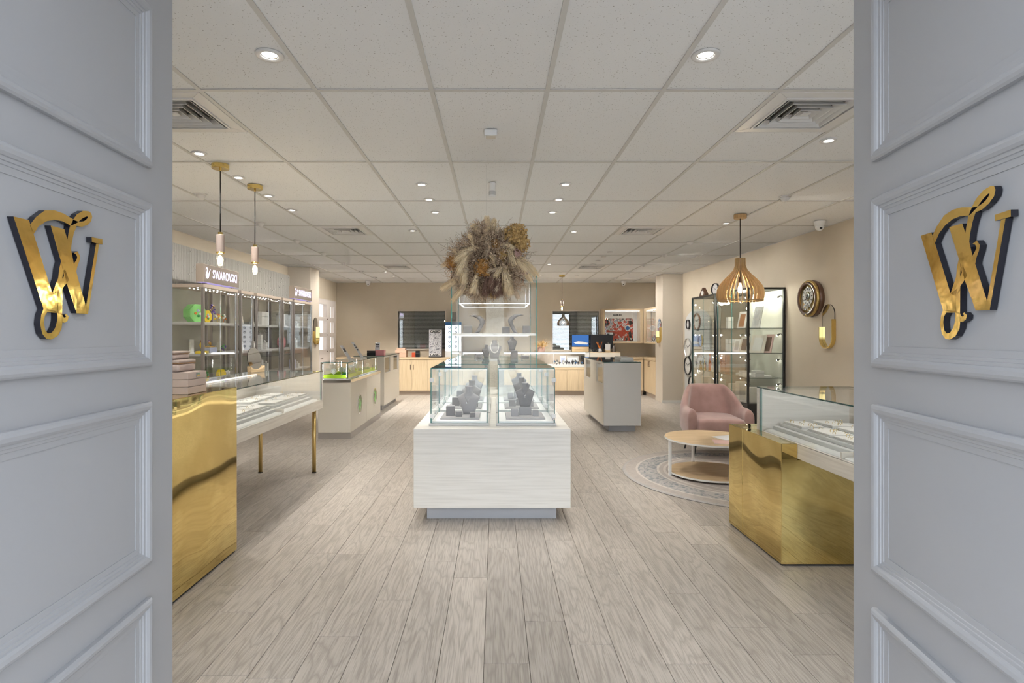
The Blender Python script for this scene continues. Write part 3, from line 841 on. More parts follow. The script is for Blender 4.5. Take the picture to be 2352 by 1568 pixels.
def make_vent(label, x, y):
    t = thing('ceiling_vent', label, 'air vent', (x + 0.3, y + 0.3, ZC + 0.004), 0, 'square ceiling air vents')
    A, B = 0.286, 0.205
    def sq(a): return [(-a, -a), (a, -a), (a, a), (-a, a)]
    MB().ring(sq(A), sq(B), 'xy', -0.006, 0.0).build('face_plate', 'white_lacquer', t, bevel=0.002)
    MB().ring(sq(B + 0.012), sq(B), 'xy', -0.014, -0.006).build('neck_frame', 'white_lacquer', t)
    MB().quad([(-B, -B, 0.055), (B, -B, 0.055), (B, B, 0.055), (-B, B, 0.055)]).build('duct', 'black_metal', t)
    for r0 in (0.192, 0.148, 0.104, 0.060):
        mb = MB()
        o1, i1, o2 = sq(r0), sq(r0 - 0.004), sq(r0 - 0.022)
        o3 = sq(r0 - 0.025)
        for k in range(4):
            j = (k + 1) % 4
            mb.quad([(*o1[k], -0.012), (*o1[j], -0.012), (*o2[j], 0.022), (*o2[k], 0.022)])
            mb.quad([(*i1[k], -0.012), (*i1[j], -0.012), (*o3[j], 0.022), (*o3[k], 0.022)])
            mb.quad([(*o1[k], -0.012), (*o1[j], -0.012), (*i1[j], -0.012), (*i1[k], -0.012)])
        mb.build('louvre', 'white_lacquer', t, fix=False)
    MB().box(-0.022, -0.022, -0.010, 0.022, 0.022, -0.004).build('centre_cap', 'white_lacquer', t)
    return t
VL = ['square white air vent nearest the door on the brass pendant side', 'square white air vent nearest the door on the wooden pendant side',
      'middle square air vent beyond the brass pendants', 'middle square air vent beyond the flower ball on the clock wall side',
      'far square air vent near the pink lit niche unit', 'far square air vent above the service counter before the till']
for (x, y), lb in zip(VENTS, VL): make_vent(lb, x, y)

# alarm sensor box, siren, dome cameras
t = thing('motion_sensor', 'small white boxy motion sensor on the ceiling near the door', 'sensor', (-0.032, 3.48, ZC))
MB().prism([(-0.04, 0.0), (0.04, 0.0), (0.04, -0.014), (0.030, -0.036), (-0.04, -0.036)], 'yz', -0.039, 0.039).build('housing', 'pure_white', t, bevel=0.003)
MB().box(-0.030, -0.030, -0.039, 0.030, 0.024, -0.036).build('lens', 'cream_laminate', t)
t = thing('ceiling_siren', 'white cylinder siren hanging from the ceiling above the flower ball', 'siren', (-0.03, 4.66, ZC))
MB().lathe([(0.030, 0.0), (0.030, -0.030), (0.028, -0.032), (0.028, -0.112), (0.018, -0.118), (0.0, -0.118)], 20, caps=False).build('body', 'pure_white', t, smooth=True)
MB().lathe([(0.0285, -0.070), (0.0290, -0.072), (0.0290, -0.100), (0.0285, -0.102)], 20, caps=False).build('lens_band', 'grey_laminate', t, smooth=True)
def make_dome(label, loc, rz):
    t = thing('dome_camera', label, 'security camera', loc, rz, 'white security cameras')
    MB().lathe([(0.062, 0.0), (0.060, -0.010), (0.050, -0.045), (0.046, -0.052), (0.0, -0.052)], 24, caps=False).build('base', 'pure_white', t, smooth=True)
    MB().ball((0, -0.004, -0.062), 0.046, 0.046, 0.046, 18, 10).build('eyeball', 'pure_white', t, smooth=True)
    for x in (-0.017, 0.017):
        mb = MB().lathe([(0.012, -0.006), (0.012, 0.004), (0.0, 0.004)], 14, caps=False, axis='z')
        q = Vector((x * 2.2, -0.85, -0.45)).normalized().to_track_quat('Z', 'Y').to_matrix()
        c = Vector((0, -0.004, -0.062)) + Vector((x * 2.2, -0.85, -0.45)).normalized() * 0.043
        mb.v = [tuple(q @ Vector(p) * 1.0 + c) for p in mb.v]
        mb.build('lens', 'black_plastic', t, smooth=True)
    return t
make_dome('white dome security camera on the ceiling above the clock wall', (3.60, 6.23, ZC), R(-10))
make_dome('far white dome security camera near the pink lit niche unit', (-3.0, 13.15, ZC), R(10))
make_dome('far white dome security camera above the red poster showcase', (3.0, 13.15, ZC), R(-20))

# ------------------------------------------------------------------ pendants
def make_pendant(label, x, y):
    t = thing('tube_pendant', label, 'pendant lamp', (x, y, ZC), 0, 'brass and concrete tube pendants')
    MB().lathe([(0.0, 0.0), (0.061, 0.0), (0.061, -0.030), (0.058, -0.033), (0.008, -0.033), (0.008, -0.048), (0.0, -0.048)], 28, caps=False).build('ceiling_cap', 'gold_metal', t, smooth=False)
    MB().tube([(0, 0, -0.045), (0, 0, -0.50)], 0.0042, 8).build('cord', 'cord_black', t, smooth=True)
    s = MB().lathe([(0.0, -0.502), (0.016, -0.502), (0.016, -0.520), (0.0, -0.520)], 16, caps=False).build('collar', 'gold_metal', t)
    MB().lathe([(0.0, -0.520), (0.027, -0.520), (0.029, -0.523), (0.029, -0.652), (0.0, -0.652)], 24, caps=False).build('tube', 'concrete_tube', t, smooth=False)
    MB().lathe([(0.030, -0.648), (0.0315, -0.650), (0.0315, -0.657), (0.028, -0.658), (0.028, -0.648)], 24, caps=False).build('rim', 'gold_metal', t, smooth=True)
    b = MB().lathe([(0.014, -0.655), (0.018, -0.668), (0.030, -0.705), (0.032, -0.722), (0.027, -0.744), (0.014, -0.757), (0.0, -0.760)], 20, caps=False).build('bulb', 'glass', t, smooth=True)
    MB().lathe([(0.0, -0.672), (0.008, -0.680), (0.013, -0.705), (0.012, -0.724), (0.0, -0.736)], 12, caps=False).build('filament', 'filament', b, smooth=True)
    bulb_light((0, 0, -0.705), 5.0, (1.0, 0.78, 0.5), t)
    return t
make_pendant('tube pendant lamp nearest the door above the brass block', -2.046, 4.157)
make_pendant('tube pendant lamp beyond the nearest one above the glass jewellery table', -2.04, 4.74)
make_pendant('far tube pendant lamp hanging before the back window near the till', 1.40, 11.86)

t = thing('slatted_pendant', 'wooden slatted onion shaped pendant lamp hanging above the armchair corner', 'pendant lamp', (2.57, 5.89, ZC))
MB().lathe([(0.0, 0.0), (0.064, 0.0), (0.064, -0.038), (0.060, -0.042), (0.0, -0.042)], 28, caps=False).build('ceiling_cap', 'lamp_wood', t)
MB().tube([(0, 0, -0.04), (0, 0, -0.66)], 0.0045, 8).build('cord', 'cord_black', t, smooth=True)
pr = [(-0.458, 0.052), (-0.535, 0.053), (-0.580, 0.070), (-0.630, 0.112), (-0.680, 0.163), (-0.730, 0.203), (-0.780, 0.228), (-0.832, 0.235), (-0.880, 0.228), (-0.914, 0.212)]
outline = [(r, z) for z, r in pr] + [(max(r - 0.030, 0.022), z) for z, r in reversed(pr)]
slat0 = MB().prism(outline, 'xz', -0.0032, 0.0032).build('slat', 'lamp_wood', t)
NS = 30
for k in range(1, NS): share(slat0, 'slat', (0, 0, 0), t, rot=(0, 0, 2 * math.pi * k / NS))
MB().lathe([(0.020, -0.462), (0.050, -0.462), (0.050, -0.470), (0.020, -0.470), (0.020, -0.462)], 24, caps=False).build('top_plate', 'lamp_wood', t)
MB().lathe([(0.176, -0.898), (0.226, -0.898), (0.226, -0.904), (0.176, -0.904), (0.176, -0.898)], 40, caps=False).build('bottom_ring', 'lamp_wood', t)
MB().lathe([(0.0, -0.655), (0.018, -0.658), (0.018, -0.715), (0.014, -0.72), (0.0, -0.72)], 16, caps=False).build('lamp_holder', 'brown_wood_dark', t, smooth=True)
b = MB().lathe([(0.014, -0.715), (0.020, -0.730), (0.040, -0.755), (0.047, -0.785), (0.040, -0.815), (0.022, -0.832), (0.0, -0.836)], 22, caps=False).build('globe_bulb', 'glass', t, smooth=True)
MB().ball((0, 0, -0.785), 0.018, 0.018, 0.026, 12, 8).build('filament', 'filament', b, smooth=True)
bulb_light((0, 0, -0.785), 9.0, (1.0, 0.78, 0.5), t)
# ------------------------------------------------------------------ shared display makers
def make_bust(label, loc, rz, group, mat='grey_suede', s=1.0, pendant=True, tall=1.0):
    t = thing('necklace_bust', label, 'necklace bust', loc, rz, group)
    secs = []
    for z, rx, ry, cy in [(0.0, 0.046, 0.016, 0.014), (0.03, 0.052, 0.018, 0.010), (0.07, 0.064, 0.021, 0.004), (0.105, 0.077, 0.022, -0.001), (0.124, 0.084, 0.020, 0.002), (0.131, 0.082, 0.018, 0.004), (0.141, 0.066, 0.018, 0.007), (0.150, 0.048, 0.019, 0.009), (0.158, 0.034, 0.021, 0.010), (0.166, 0.028, 0.023, 0.011), (0.180, 0.0265, 0.0235, 0.011), (0.200, 0.0270, 0.024, 0.011), (0.2022, 0.0270, 0.024, 0.011)]:
        secs.append([(rx * s * math.cos(2 * math.pi * k / 20), (cy + ry * math.sin(2 * math.pi * k / 20)) * s, z * s * tall) for k in range(20)])
    MB().loft(secs).build('bust_form', mat, t, smooth=True)
    MB().prism([(p[0] * s, p[1] * s) for p in circle(0.030, 16, (0, 0.011), 0.027)], 'xy', 0.2025 * s * tall, 0.206 * s * tall).build('neck_top', 'grey_suede_light', t)
    if pendant:
        pts = [(0.034 * s, 0.0, 0.158 * s * tall), (0.024 * s, -0.022 * s, 0.135 * s * tall), (0.006 * s, -0.031 * s, 0.105 * s * tall), (0, -0.032 * s, 0.100 * s * tall), (-0.006 * s, -0.031 * s, 0.105 * s * tall), (-0.024 * s, -0.022 * s, 0.135 * s * tall), (-0.034 * s, 0.0, 0.158 * s * tall)]
        ch = MB().tube(pts, 0.0007, 4).build('chain', 'chrome', t)
        ring = []
        for k in range(17):
            a = 2 * math.pi * k / 16
            ring.append((0.0075 * s * math.sin(a), -0.0325 * s, 0.090 * s * tall + 0.0085 * s * math.cos(a)))
        MB().tube(ring, 0.0016, 5).build('charm', 'chrome', ch)
    return t

def block(name, label, cat, x0, y0, z0, x1, y1, z1, mat, group=None, bevel=0.003):
    """a small cushion-edged block or box standing on its own, with a lid line"""
    cx, cy = (x0 + x1) / 2, (y0 + y1) / 2
    t = thing(name, label, cat, (cx, cy, z0), 0, group)
    hx, hy, h = (x1 - x0) / 2, (y1 - y0) / 2, z1 - z0
    MB().box(-hx, -hy, 0, hx, hy, h * 0.62).build('body', mat, t, bevel=bevel)
    MB().box(-hx, -hy, h * 0.635, hx, hy, h).build('lid', mat, t, bevel=bevel)
    return t

_ring0 = [None]
def ring_jewel(label, group, loc, mat, r=0.010):
    """small hoop standing upright in a pad with a bead"""
    pts = []
    for k in range(11):
        a = 2 * math.pi * k / 10
        pts.append((r * math.cos(a), 0, r * math.sin(a) + r * 0.7))
    mb = MB().tube(pts, r * 0.17, 5, 0, False).ball((0, 0, r * 1.8), r * 0.36, seg=6, rings=4, mi=1)
    o = mb.build('jewel_ring', [mat, 'pearl'], smooth=True, loc=loc)
    o.rotation_euler = (0, 0, random.uniform(-0.8, 0.8))
    return tag(o, label, 'jewellery', group)

# ------------------------------------------------------------------ brass block by the sign wall and the glass-topped jewellery table
t = thing('brass_block', 'tall mirror polished brass end block with mauve boxes on top', 'counter', (-2.10, 3.00, 0))
MB().box(-0.41, -0.62, 0.012, 0.41, 0.655, 1.072).build('brass_sheet', 'brass_sheet', t, bevel=0.004)
MB().box(-0.40, -0.61, 0.0, 0.40, 0.645, 0.012).build('base', 'black_metal', t)

def jewel_table(label, x_in, x_out, y0, y1, legs, ztop, mir):
    """x_in: edge towards the aisle; frame, glass box and legs"""
    s = 1 if x_out > x_in else -1
    t = thing('jewellery_table', label, 'display table', ((x_in + x_out) / 2, (y0 + y1) / 2, 0))
    cx, cy = (x_in + x_out) / 2, (y0 + y1) / 2
    X = lambda x: x - cx
    Y = lambda y: y - cy
    xi, xo = X(x_in), X(x_out)
    z0, z1 = 0.655, 0.742
    MB().box(xi, Y(y0), z0, xi + s * 0.030, Y(y1), z1).build('apron', 'white_wood_y', t, bevel=0.002)
    MB().box(xo, Y(y0), z0, xo - s * 0.030, Y(y1), z1).build('apron', 'white_wood_y', t, bevel=0.002)
    MB().box(xi + s * 0.03, Y(y0), z0, xo - s * 0.03, Y(y0) + 0.03, z1).build('apron', 'white_wood_y', t, bevel=0.002)
    MB().box(xi + s * 0.03, Y(y1) - 0.03, z0, xo - s * 0.03, Y(y1), z1).build('apron', 'white_wood_y', t, bevel=0.002)
    MB().box(xi + s * 0.03, Y(y0) + 0.03, z0 + 0.01, xo - s * 0.03, Y(y1) - 0.03, z0 + 0.03).build('bottom_board', 'white_wood_y', t)
    # end panel and tall back board of the glass box
    MB().box(xi, Y(y1) - 0.035, z1, xo, Y(y1), ztop - 0.008).build('end_panel', 'white_wood', t, bevel=0.002)
    MB().box(xi - s * 0.0, Y(y1) - 0.052, z1, xi + s * 0.012, Y(y1) - 0.035, ztop - 0.008).build('edge_trim', 'brushed_metal', t)
    MB().box(xo - s * 0.03, Y(y0), z1, xo, Y(y1) - 0.035, ztop - 0.008).build('back_board', 'white_wood_y', t)
    pane('front_pane', t, xi + s * 0.002, Y(y0), z1, xi + s * 0.010, Y(y1) - 0.055, ztop - 0.008)
    pane('glass_top', t, xi, Y(y0), ztop - 0.008, xo, Y(y1), ztop, edge='glass_edge_dark')
    MB().box(xo - s * 0.16, Y(y0) + 0.1, ztop - 0.020, xo - s * 0.175, Y(y1) - 0.35, ztop - 0.009).build('led_strip', 'led', t)
    for lx, ly in legs:
        l = MB().tube([(X(lx), Y(ly), 0.006), (X(lx), Y(ly), z0)], 0.019, 20).build('leg', 'brass_soft', t, smooth=True)
        MB().lathe([(0.0, 0.0), (0.022, 0.0), (0.022, 0.010), (0.0, 0.010)], 16, (X(lx), Y(ly), 0), caps=False).build('foot', 'black_metal', l)
    return t
jewel_table('pale wood jewellery table on brass legs beside the tall brass block', -1.79, -2.50, 3.70, 5.80, [(-1.86, 5.73), (-2.41, 5.73)], 1.040, 1)
jewel_table('pale wood earring table running towards the door from the low brass block', 1.84, 2.50, 1.75, 3.95, [(1.92, 1.85), (2.42, 1.85)], 1.047, -1)

def tray_set(label, x_in, s, y0, y1, depth, group):
    """stepped white display bed: rolled front, two low steps"""
    t = thing('display_bed', label, 'display tray', (x_in, y0, 0.6855), 0, group)
    w = y1 - y0
    def seg(a0, a1, b0, b1, z0, z1): return (s * a0, b0, z0, s * a1, b1, z1)
    prof = [(0.0, 0.0), (0.0, 0.050), (0.006, 0.062), (0.018, 0.068), (0.06, 0.070), (0.06, 0.0)]
    MB().prism([(s * a, z) for a, z in prof], 'xz', 0.01, w - 0.01).build('rolled_front', 'tray_white', t, smooth=False)
    MB().box(*seg(0.062, depth, 0.012, w - 0.012, 0, 0.095)).build('step', 'tray_white', t, bevel=0.003)
    MB().box(*seg(0.095, depth, 0.03, w - 0.03, 0.0955, 0.118)).build('step', 'tray_white', t, bevel=0.003)
    MB().box(s * 0.0, -0.006, 0, s * depth, 0.006, 0.092).build('divider', 'cream_laminate', t)
    return t
def jewel_pad(label, cx, cy, z, wx, wy, mat, n, group, r=0.009, jew='rings'):
    t = thing('jewel_pad', label, 'jewellery pad', (cx, cy, z), 0, group)
    MB().box(-wx / 2, -wy / 2, 0, wx / 2, wy / 2, 0.006).build('base', 'tray_white', t, bevel=0.0015)
    MB().box(-wx / 2 + 0.004, -wy / 2 + 0.004, 0.0062, wx / 2 - 0.004, wy / 2 - 0.004, 0.018).build('cushion', 'soft_white', t, bevel=0.003)
    for k in range(n):
        x = cx + random.uniform(-0.42, 0.42) * wx; y = cy + random.uniform(-0.42, 0.42) * wy
        ring_jewel(jew[0], jew[1], (x, y, z + 0.0175), mat if random.random() < 0.75 else 'brass_soft', r * random.uniform(0.8, 1.2))
    return t
# beds and pads in the table by the brass pendants
JL = ('tiny silver jewel in the glass table beside the tall brass block', 'jewels in the table beside the tall brass block')
JR = ('tiny gold jewel in the glass table by the low brass block', 'jewels in the earring table by the low brass block')
tray_set('stepped white display bed in the far half of the brass legged jewellery table', -1.812, -1, 4.78, 5.72, 0.60, 'white display beds')
tray_set('stepped white display bed in the jewellery table half hidden behind the tall brass block', -1.812, -1, 3.74, 4.77, 0.60, 'white display beds')
tray_set('stepped white display bed at the far end of the earring table', 1.862, 1, 3.02, 3.90, 0.58, 'white display beds')
tray_set('stepped white display bed of the earring table partly hidden by the entrance door', 1.862, 1, 2.0, 3.01, 0.58, 'white display beds')
zb = 0.6855 + 0.1185
k = 0
for (x, y) in ((-1.99, 4.98), (-1.99, 5.27), (-1.99, 5.55), (-2.22, 5.02), (-2.22, 5.30), (-2.22, 5.57)):
    jewel_pad('%s white jewel pad in the far bed of the brass legged table' % ORD[k], x, y, zb, 0.15, 0.24, 'chrome', 5, 'pads in the far bed of the brass legged table', jew=JL); k += 1
k = 0
for (x, y) in ((-1.99, 4.02), (-1.99, 4.31), (-1.99, 4.58), (-2.22, 4.60)):
    jewel_pad('%s white jewel pad in the bed beside the tall brass block' % ORD[k], x, y, zb, 0.15, 0.24, 'chrome', 5, 'pads in the bed beside the tall brass block', jew=JL); k += 1
k = 0
for (x, y) in ((2.04, 3.72), (2.04, 3.42), (2.04, 3.15), (2.25, 3.74), (2.25, 3.46), (2.25, 3.18)):
    jewel_pad('%s white earring pad in the far bed of the earring table' % ORD[k], x, y, zb, 0.15, 0.24, 'gold_metal', 7, 'pads in the far bed of the earring table', 0.009, jew=JR); k += 1
for i, (x, y) in enumerate(((2.04, 2.84), (2.04, 2.56))):
    jewel_pad('%s white earring pad of the bed half hidden by the entrance door' % ORD[i], x, y, zb, 0.15, 0.24, 'gold_metal', 6, 'pads in the near bed of the earring table', jew=JR)
# two bracelet rolls and the sloping necklace boards
for i, (y, nm) in enumerate(((4.30, 'nearer'), (4.50, 'farther'))):
    t = thing('bracelet_roll', '%s cream bracelet roll lying in the jewellery table' % nm, 'bracelet roll', (-2.26, y - 0.16, zb))
    MB().tube([(-0.045, -0.06, 0.032), (0.045, 0.06, 0.032)], 0.031, 18).build('roll', 'soft_white', t, smooth=False)
    for q in range(5):
        f = -0.8 + 0.4 * q
        c = Vector((0.045 * f, 0.06 * f, 0.032)); d = Vector((0.6, 0.8, 0)).normalized(); n = Vector((-d.y, d.x, 0))
        MB().tube([tuple(c + (n * math.cos(a) + Vector((0, 0, 1)) * math.sin(a)) * 0.033) for a in [2 * math.pi * j / 14 for j in range(15)]], 0.002, 5, caps=False).build('bracelet', 'brass_soft' if q % 2 else 'chrome', t, smooth=True)
def slope_board(label, x, s, y0, y1):
    t = thing('necklace_board', label, 'necklace board', (x, (y0 + y1) / 2, zb))
    h = (y1 - y0) / 2
    MB().prism([(0.0, 0.0), (-s * 0.17, 0.155), (-s * 0.176, 0.150), (-s * 0.008, 0.0)] if s < 0 else [(0.0, 0.0), (0.17, 0.155), (0.176, 0.150), (0.008, 0.0)], 'xz', -h, h).build('board', 'paper', t)
    MB().tube([(s * 0.08, 0.02, 0.078), (s * 0.10, 0.0, 0.10), (s * 0.12, 0.06, 0.115)] if s > 0 else [(-0.08, 0.02, 0.078), (-0.10, 0.0, 0.10), (-0.12, 0.06, 0.115)], 0.0015, 4).build('necklace', 'chrome', t)
    return t
def slope_board2(label, x, s, y0, y1):
    t = thing('necklace_board', label, 'necklace board', (x, (y0 + y1) / 2, zb), 0, 'sloping necklace boards')
    h = (y1 - y0) / 2
    MB().prism([(0.0, 0.0), (s * 0.15, 0.150), (s * 0.158, 0.146), (s * 0.010, 0.0)], 'xz', -h, h).build('board', 'paper', t)
    pts = [(s * (0.05 + 0.075 * (1 - abs(q))) - s * 0.003, 0.05 * q, 0.05 + 0.075 * (1 - abs(q)) + 0.003) for q in (-1, -0.5, 0, 0.5, 1)]
    MB().tube(pts, 0.0014, 4).build('necklace', 'chrome', t)
    return t
slope_board2('sloping grey white necklace board in the brass legged jewellery table', -2.31, -1, 4.36, 4.86)
slope_board2('sloping grey white necklace board in the earring table', 2.34, 1, 2.72, 3.05)

# mauve jewellery boxes stacked on the brass block
def mauve_box(label, loc, w, d, h, tiers, latch, round_):
    t = thing('jewellery_box', label, 'jewellery box', loc, 0, 'mauve jewellery boxes stacked on brass')
    hw, hd = w / 2, d / 2
    if round_:
        b1 = MB().box(-hw, -hd, 0, hw, hd, h * 0.66).build('body', 'mauve_leather', t, bevel=0.016, seg=4)
        MB().box(-hw + 0.002, -hd + 0.002, h * 0.665, hw - 0.002, hd - 0.002, h * 0.72).build('trim_band', 'mauve_piping', t, bevel=0.010, seg=3)
        MB().box(-hw, -hd, h * 0.725, hw, hd, h).build('lid', 'mauve_leather', t, bevel=0.014, seg=4)
    else:
        step = h / tiers
        for k in range(tiers):
            MB().box(-hw, -hd, k * step + 0.0008, hw, hd, (k + 1) * step - 0.0008).build('lid' if k == tiers - 1 else 'tier', 'mauve_leather', t, bevel=0.002)
    if latch:
        c = MB().box(hw, -0.020, h - 0.034, hw + 0.006, 0.020, h - 0.006).build('latch', 'chrome', t, bevel=0.003)
        MB().box(hw + 0.006, -0.010, h - 0.030, hw + 0.011, 0.012, h - 0.018).build('catch', 'brass_soft', c, bevel=0.002)
    return t
zb1 = 1.0725
mauve_box('largest three tier mauve leather jewellery box with silver latch, bottom of the stack', (-1.90, 3.265, zb1), 0.32, 0.205, 0.126, 3, True, False)
mauve_box('middle mauve jewellery box with rounded corners and gold band', (-1.945, 3.27, zb1 + 0.1265), 0.29, 0.19, 0.068, 1, False, True)
mauve_box('smallest mauve jewellery box with gold band, top of the stack', (-1.965, 3.28, zb1 + 0.195), 0.26, 0.17, 0.048, 1, False, True)

# oval table mirror on a wooden foot
t = thing('table_mirror', 'oval tilted table mirror on a curved wooden foot standing on the glass table', 'mirror', (-2.40, 5.60, 1.0405), R(58))
MB().prism([(-0.075, 0.0), (0.075, 0.0), (0.080, 0.062), (0.055, 0.040), (0.02, 0.028), (-0.02, 0.028), (-0.055, 0.040), (-0.080, 0.062)], 'xz', -0.035, 0.03).build('foot', 'table_oak', t, bevel=0.003)
oval = circle(0.075, 36, (0, 0.128), 0.118)
m = MB().prism(oval, 'xz', -0.006, 0.006, 0, 1).build('mirror_disc', ['mirror', 'black_edge'], t)
m.rotation_euler = (R(-12), 0, 0)

# ------------------------------------------------------------------ lit wall cabinets, ribbed panel, lightbox signs
XF, XBK = -3.41, -3.855
def wall_cabinet(label, y0, y1, doors, end_glass):
    t = thing('wall_showcase', label, 'display cabinet', (-3.63, (y0 + y1) / 2, 0), 0, 'lit wall showcases under the ribbed panel')
    cx, cy = -3.63, (y0 + y1) / 2
    xf, xb, a, b = XF - cx, XBK - cx, y0 - cy, y1 - cy
    MB().box(xb, a, 0.0, xf, b, 0.70).build('base_cabinet', 'fascia_taupe', t, bevel=0.003)
    MB().box(xb, a, 0.70, xb + 0.018, b, 1.968).build('back_panel', 'panel_sage', t)
    MB().box(xb, a, 1.968, xf, b, 2.008).build('top_board', 'fascia_taupe', t, bevel=0.002)
    for yy in ((a, a + 0.030), (b - 0.030, b)):
        MB().box(xf - 0.030, yy[0], 0.70, xf, yy[1], 1.968).build('post', 'post_grey', t, bevel=0.002)
        MB().box(xb + 0.018, yy[0], 0.70, xb + 0.048, yy[1], 1.968).build('post', 'post_grey', t)
    if end_glass:
        pane('side_pane', t, xb + 0.048, a + 0.004, 0.70, xf - 0.030, a + 0.010, 1.968)
    for z in (1.562, 1.190, 0.830):
        s = MB().box(xb + 0.020, a + 0.012, z - 0.030, xf - 0.045, b - 0.012, z - 0.004).build('shelf', 'grey_laminate', t, bevel=0.001)
        MB().box(xb + 0.020, a + 0.012, z - 0.0035, xf - 0.047, b - 0.012, z).build('shelf_liner', 'pure_white', s)
    w = (b - a - 0.06) / doors
    for k in range(doors):
        d = pane('glass_door', t, xf - 0.016, a + 0.032 + k * w, 0.72, xf - 0.010, a + 0.028 + (k + 1) * w, 1.960, edge='chrome')
    n = 8 if doors == 2 else 4
    led = None
    for r_ in range(2):
        for k in range(n):
            yy = a + 0.06 + (b - a - 0.12) * (k + 0.5 * r_) / n
            p = (xf - 0.10 - 0.12 * r_, yy, 1.967)
            if led is None: led = MB().lathe([(0.0, -0.004), (0.007, -0.004), (0.009, 0.0)], 10, caps=False).build('led_spot', 'led_dot', t, loc=p)
            else: share(led, 'led_spot', p, t)
    return t
wall_cabinet('wide lit wall showcase nearest the door with the green octagon box', 6.53, 7.40, 2, True)
wall_cabinet('narrow lit wall showcase between the first and second wide ones', 7.50, 7.89, 1, False)
wall_cabinet('middle wide lit wall showcase with white figurines', 7.99, 8.90, 2, False)
wall_cabinet('narrow lit wall showcase between the second and third wide ones', 8.98, 9.39, 1, False)
wall_cabinet('wide lit wall showcase next to the column with white pedestals', 9.47, 10.40, 2, False)
for y in (7.45, 7.94, 8.94, 9.43):
    pass
t = thing('ribbed_panel', 'grey vertically ribbed wall panel above the lit showcases', 'wall panel', (-3.865, 7.4, 2.02))
mb = MB(); y = -3.0
pts_n = 6
ribs = MB()
yy = -3.0
while yy < 3.0:
    w = 0.026
    sec = [(0.0, yy), (0.020, yy + 0.002), (0.028, yy + w * 0.30), (0.028, yy + w * 0.70), (0.020, yy + w - 0.002), (0.0, yy + w)]
    ribs.prism(sec, 'xy', 0.0, 0.49)
    if random.random() < 0.8:
        zz = random.uniform(0.05, 0.45)
        ribs.box(0.020, yy + 0.004, zz, 0.034, yy + w - 0.004, zz + 0.012)
    yy += 0.037
ribs.build('rib_field', 'rib_panel', t)['kind'] = 'stuff'
MB().box(0.0005, -3.02, -0.005, 0.004, 3.02, 0.495).build('backing', 'rib_panel', t)

SWAN = [(-0.9, -0.35), (-0.75, -0.9), (-0.2, -1.0), (0.3, -0.75), (0.55, -0.2), (1.0, 0.75), (0.35, 0.05), (0.05, -0.35), (-0.35, -0.45), (-0.25, 0.0), (-0.05, 0.4), (-0.25, 0.85), (-0.65, 0.95), (-0.95, 0.55), (-0.62, 0.72), (-0.38, 0.62), (-0.42, 0.3), (-0.65, 0.0)]
def lightbox(label, y0, y1):
    cy = (y0 + y1) / 2; hl = (y1 - y0) / 2
    t = thing('lightbox_sign', label, 'sign', (-3.455, cy, 2.0085), 0, 'lit white letter signs')
    MB().box(-0.045, -hl, 0.022, 0.043, hl, 0.235).build('casing', 'fascia_taupe', t, bevel=0.002)
    MB().box(0.0432, -hl + 0.004, 0.026, 0.0452, hl - 0.004, 0.231).build('face_plate', 'sign_face', t)
    MB().box(-0.040, -hl + 0.01, 0.019, 0.044, hl - 0.01, 0.022).build('under_glow', 'sign_halo', t)
    for q in (-hl * 0.75, hl * 0.75): MB().box(-0.02, q - 0.02, 0.0, 0.02, q + 0.02, 0.019).build('foot', 'post_grey', t)
    MB().prism([(-hl * 0.80 + p[0] * 0.055 + 0.01, 0.135 + p[1] * 0.068) for p in SWAN], 'yz', 0.0455, 0.048).build('swan_mark', 'sign_text', t)
    text('lettering', 'SWAROVSKI', 0.150, (0.0455, hl * 0.17, 0.128), FACE_PX, 'sign_text', t, 0.002, sx=0.76, bold=0.0)
    return t
lightbox('lit letter sign with swan mark on the showcase nearest the door', 6.53, 7.43)
lightbox('lit letter sign with swan mark on the showcase next to the column', 9.47, 10.38)

# ---- things on the showcase shelves
S1, S2, S3 = 1.5622, 1.1902, 0.8302
def octagon_plaque(name, label, cat, loc, r, d, mat, rz, group=None, deco=True):
    t = thing(name, label, cat, loc, rz, group)
    o8 = circle(r, 8, (0, r * math.cos(math.pi / 8)), None, math.pi / 8)
    MB().prism(o8, 'yz', -d / 2, d / 2 * 0.3).build('body', mat, t, bevel=0.003)
    MB().prism([(p[0] * 0.985, p[1]) for p in o8], 'yz', d / 2 * 0.34, d / 2).build('lid', mat, t, bevel=0.003)
    if deco:
        for (u, v, m_) in ((0.0, 0.9, 'lilac_blue'), (0.25, 0.55, 'white_porcelain'), (-0.3, 0.6, 'orange_glass'), (0.05, 0.35, 'leaf_green')):
            MB().ball((d / 2 + 0.004, u * r, v * r + r * 0.3), 0.004, 0.02, 0.016, 8, 6).build('crystal', m_, t, smooth=True)
    return t
def stem_figure(label, loc, h, mats, group, n=9):
    """crystal figurine: base, stem and a cluster of faceted beads"""
    t = thing('crystal_figurine', label, 'figurine', loc, random.uniform(0, 6), group)
    MB().lathe([(0.0, 0.0), (0.028, 0.0), (0.028, 0.006), (0.010, 0.010), (0.0, 0.010)], 12, caps=False).build('base', 'white_porcelain', t)
    MB().tube([(0, 0, 0.008), (0.006, 0.004, h * 0.4), (0.0, 0.0, h * 0.75)], 0.0035, 6).build('stem', mats[0], t, smooth=True)
    for k in range(n):
        a = k * 2.4; f = k / n
        r = 0.030 * (1 - 0.5 * f)
        MB().ball((r * math.cos(a), r * math.sin(a), h * (0.5 + 0.5 * f)), 0.014, 0.014, 0.012, 6, 4).build('crystal', mats[k % len(mats)], t)
    return t
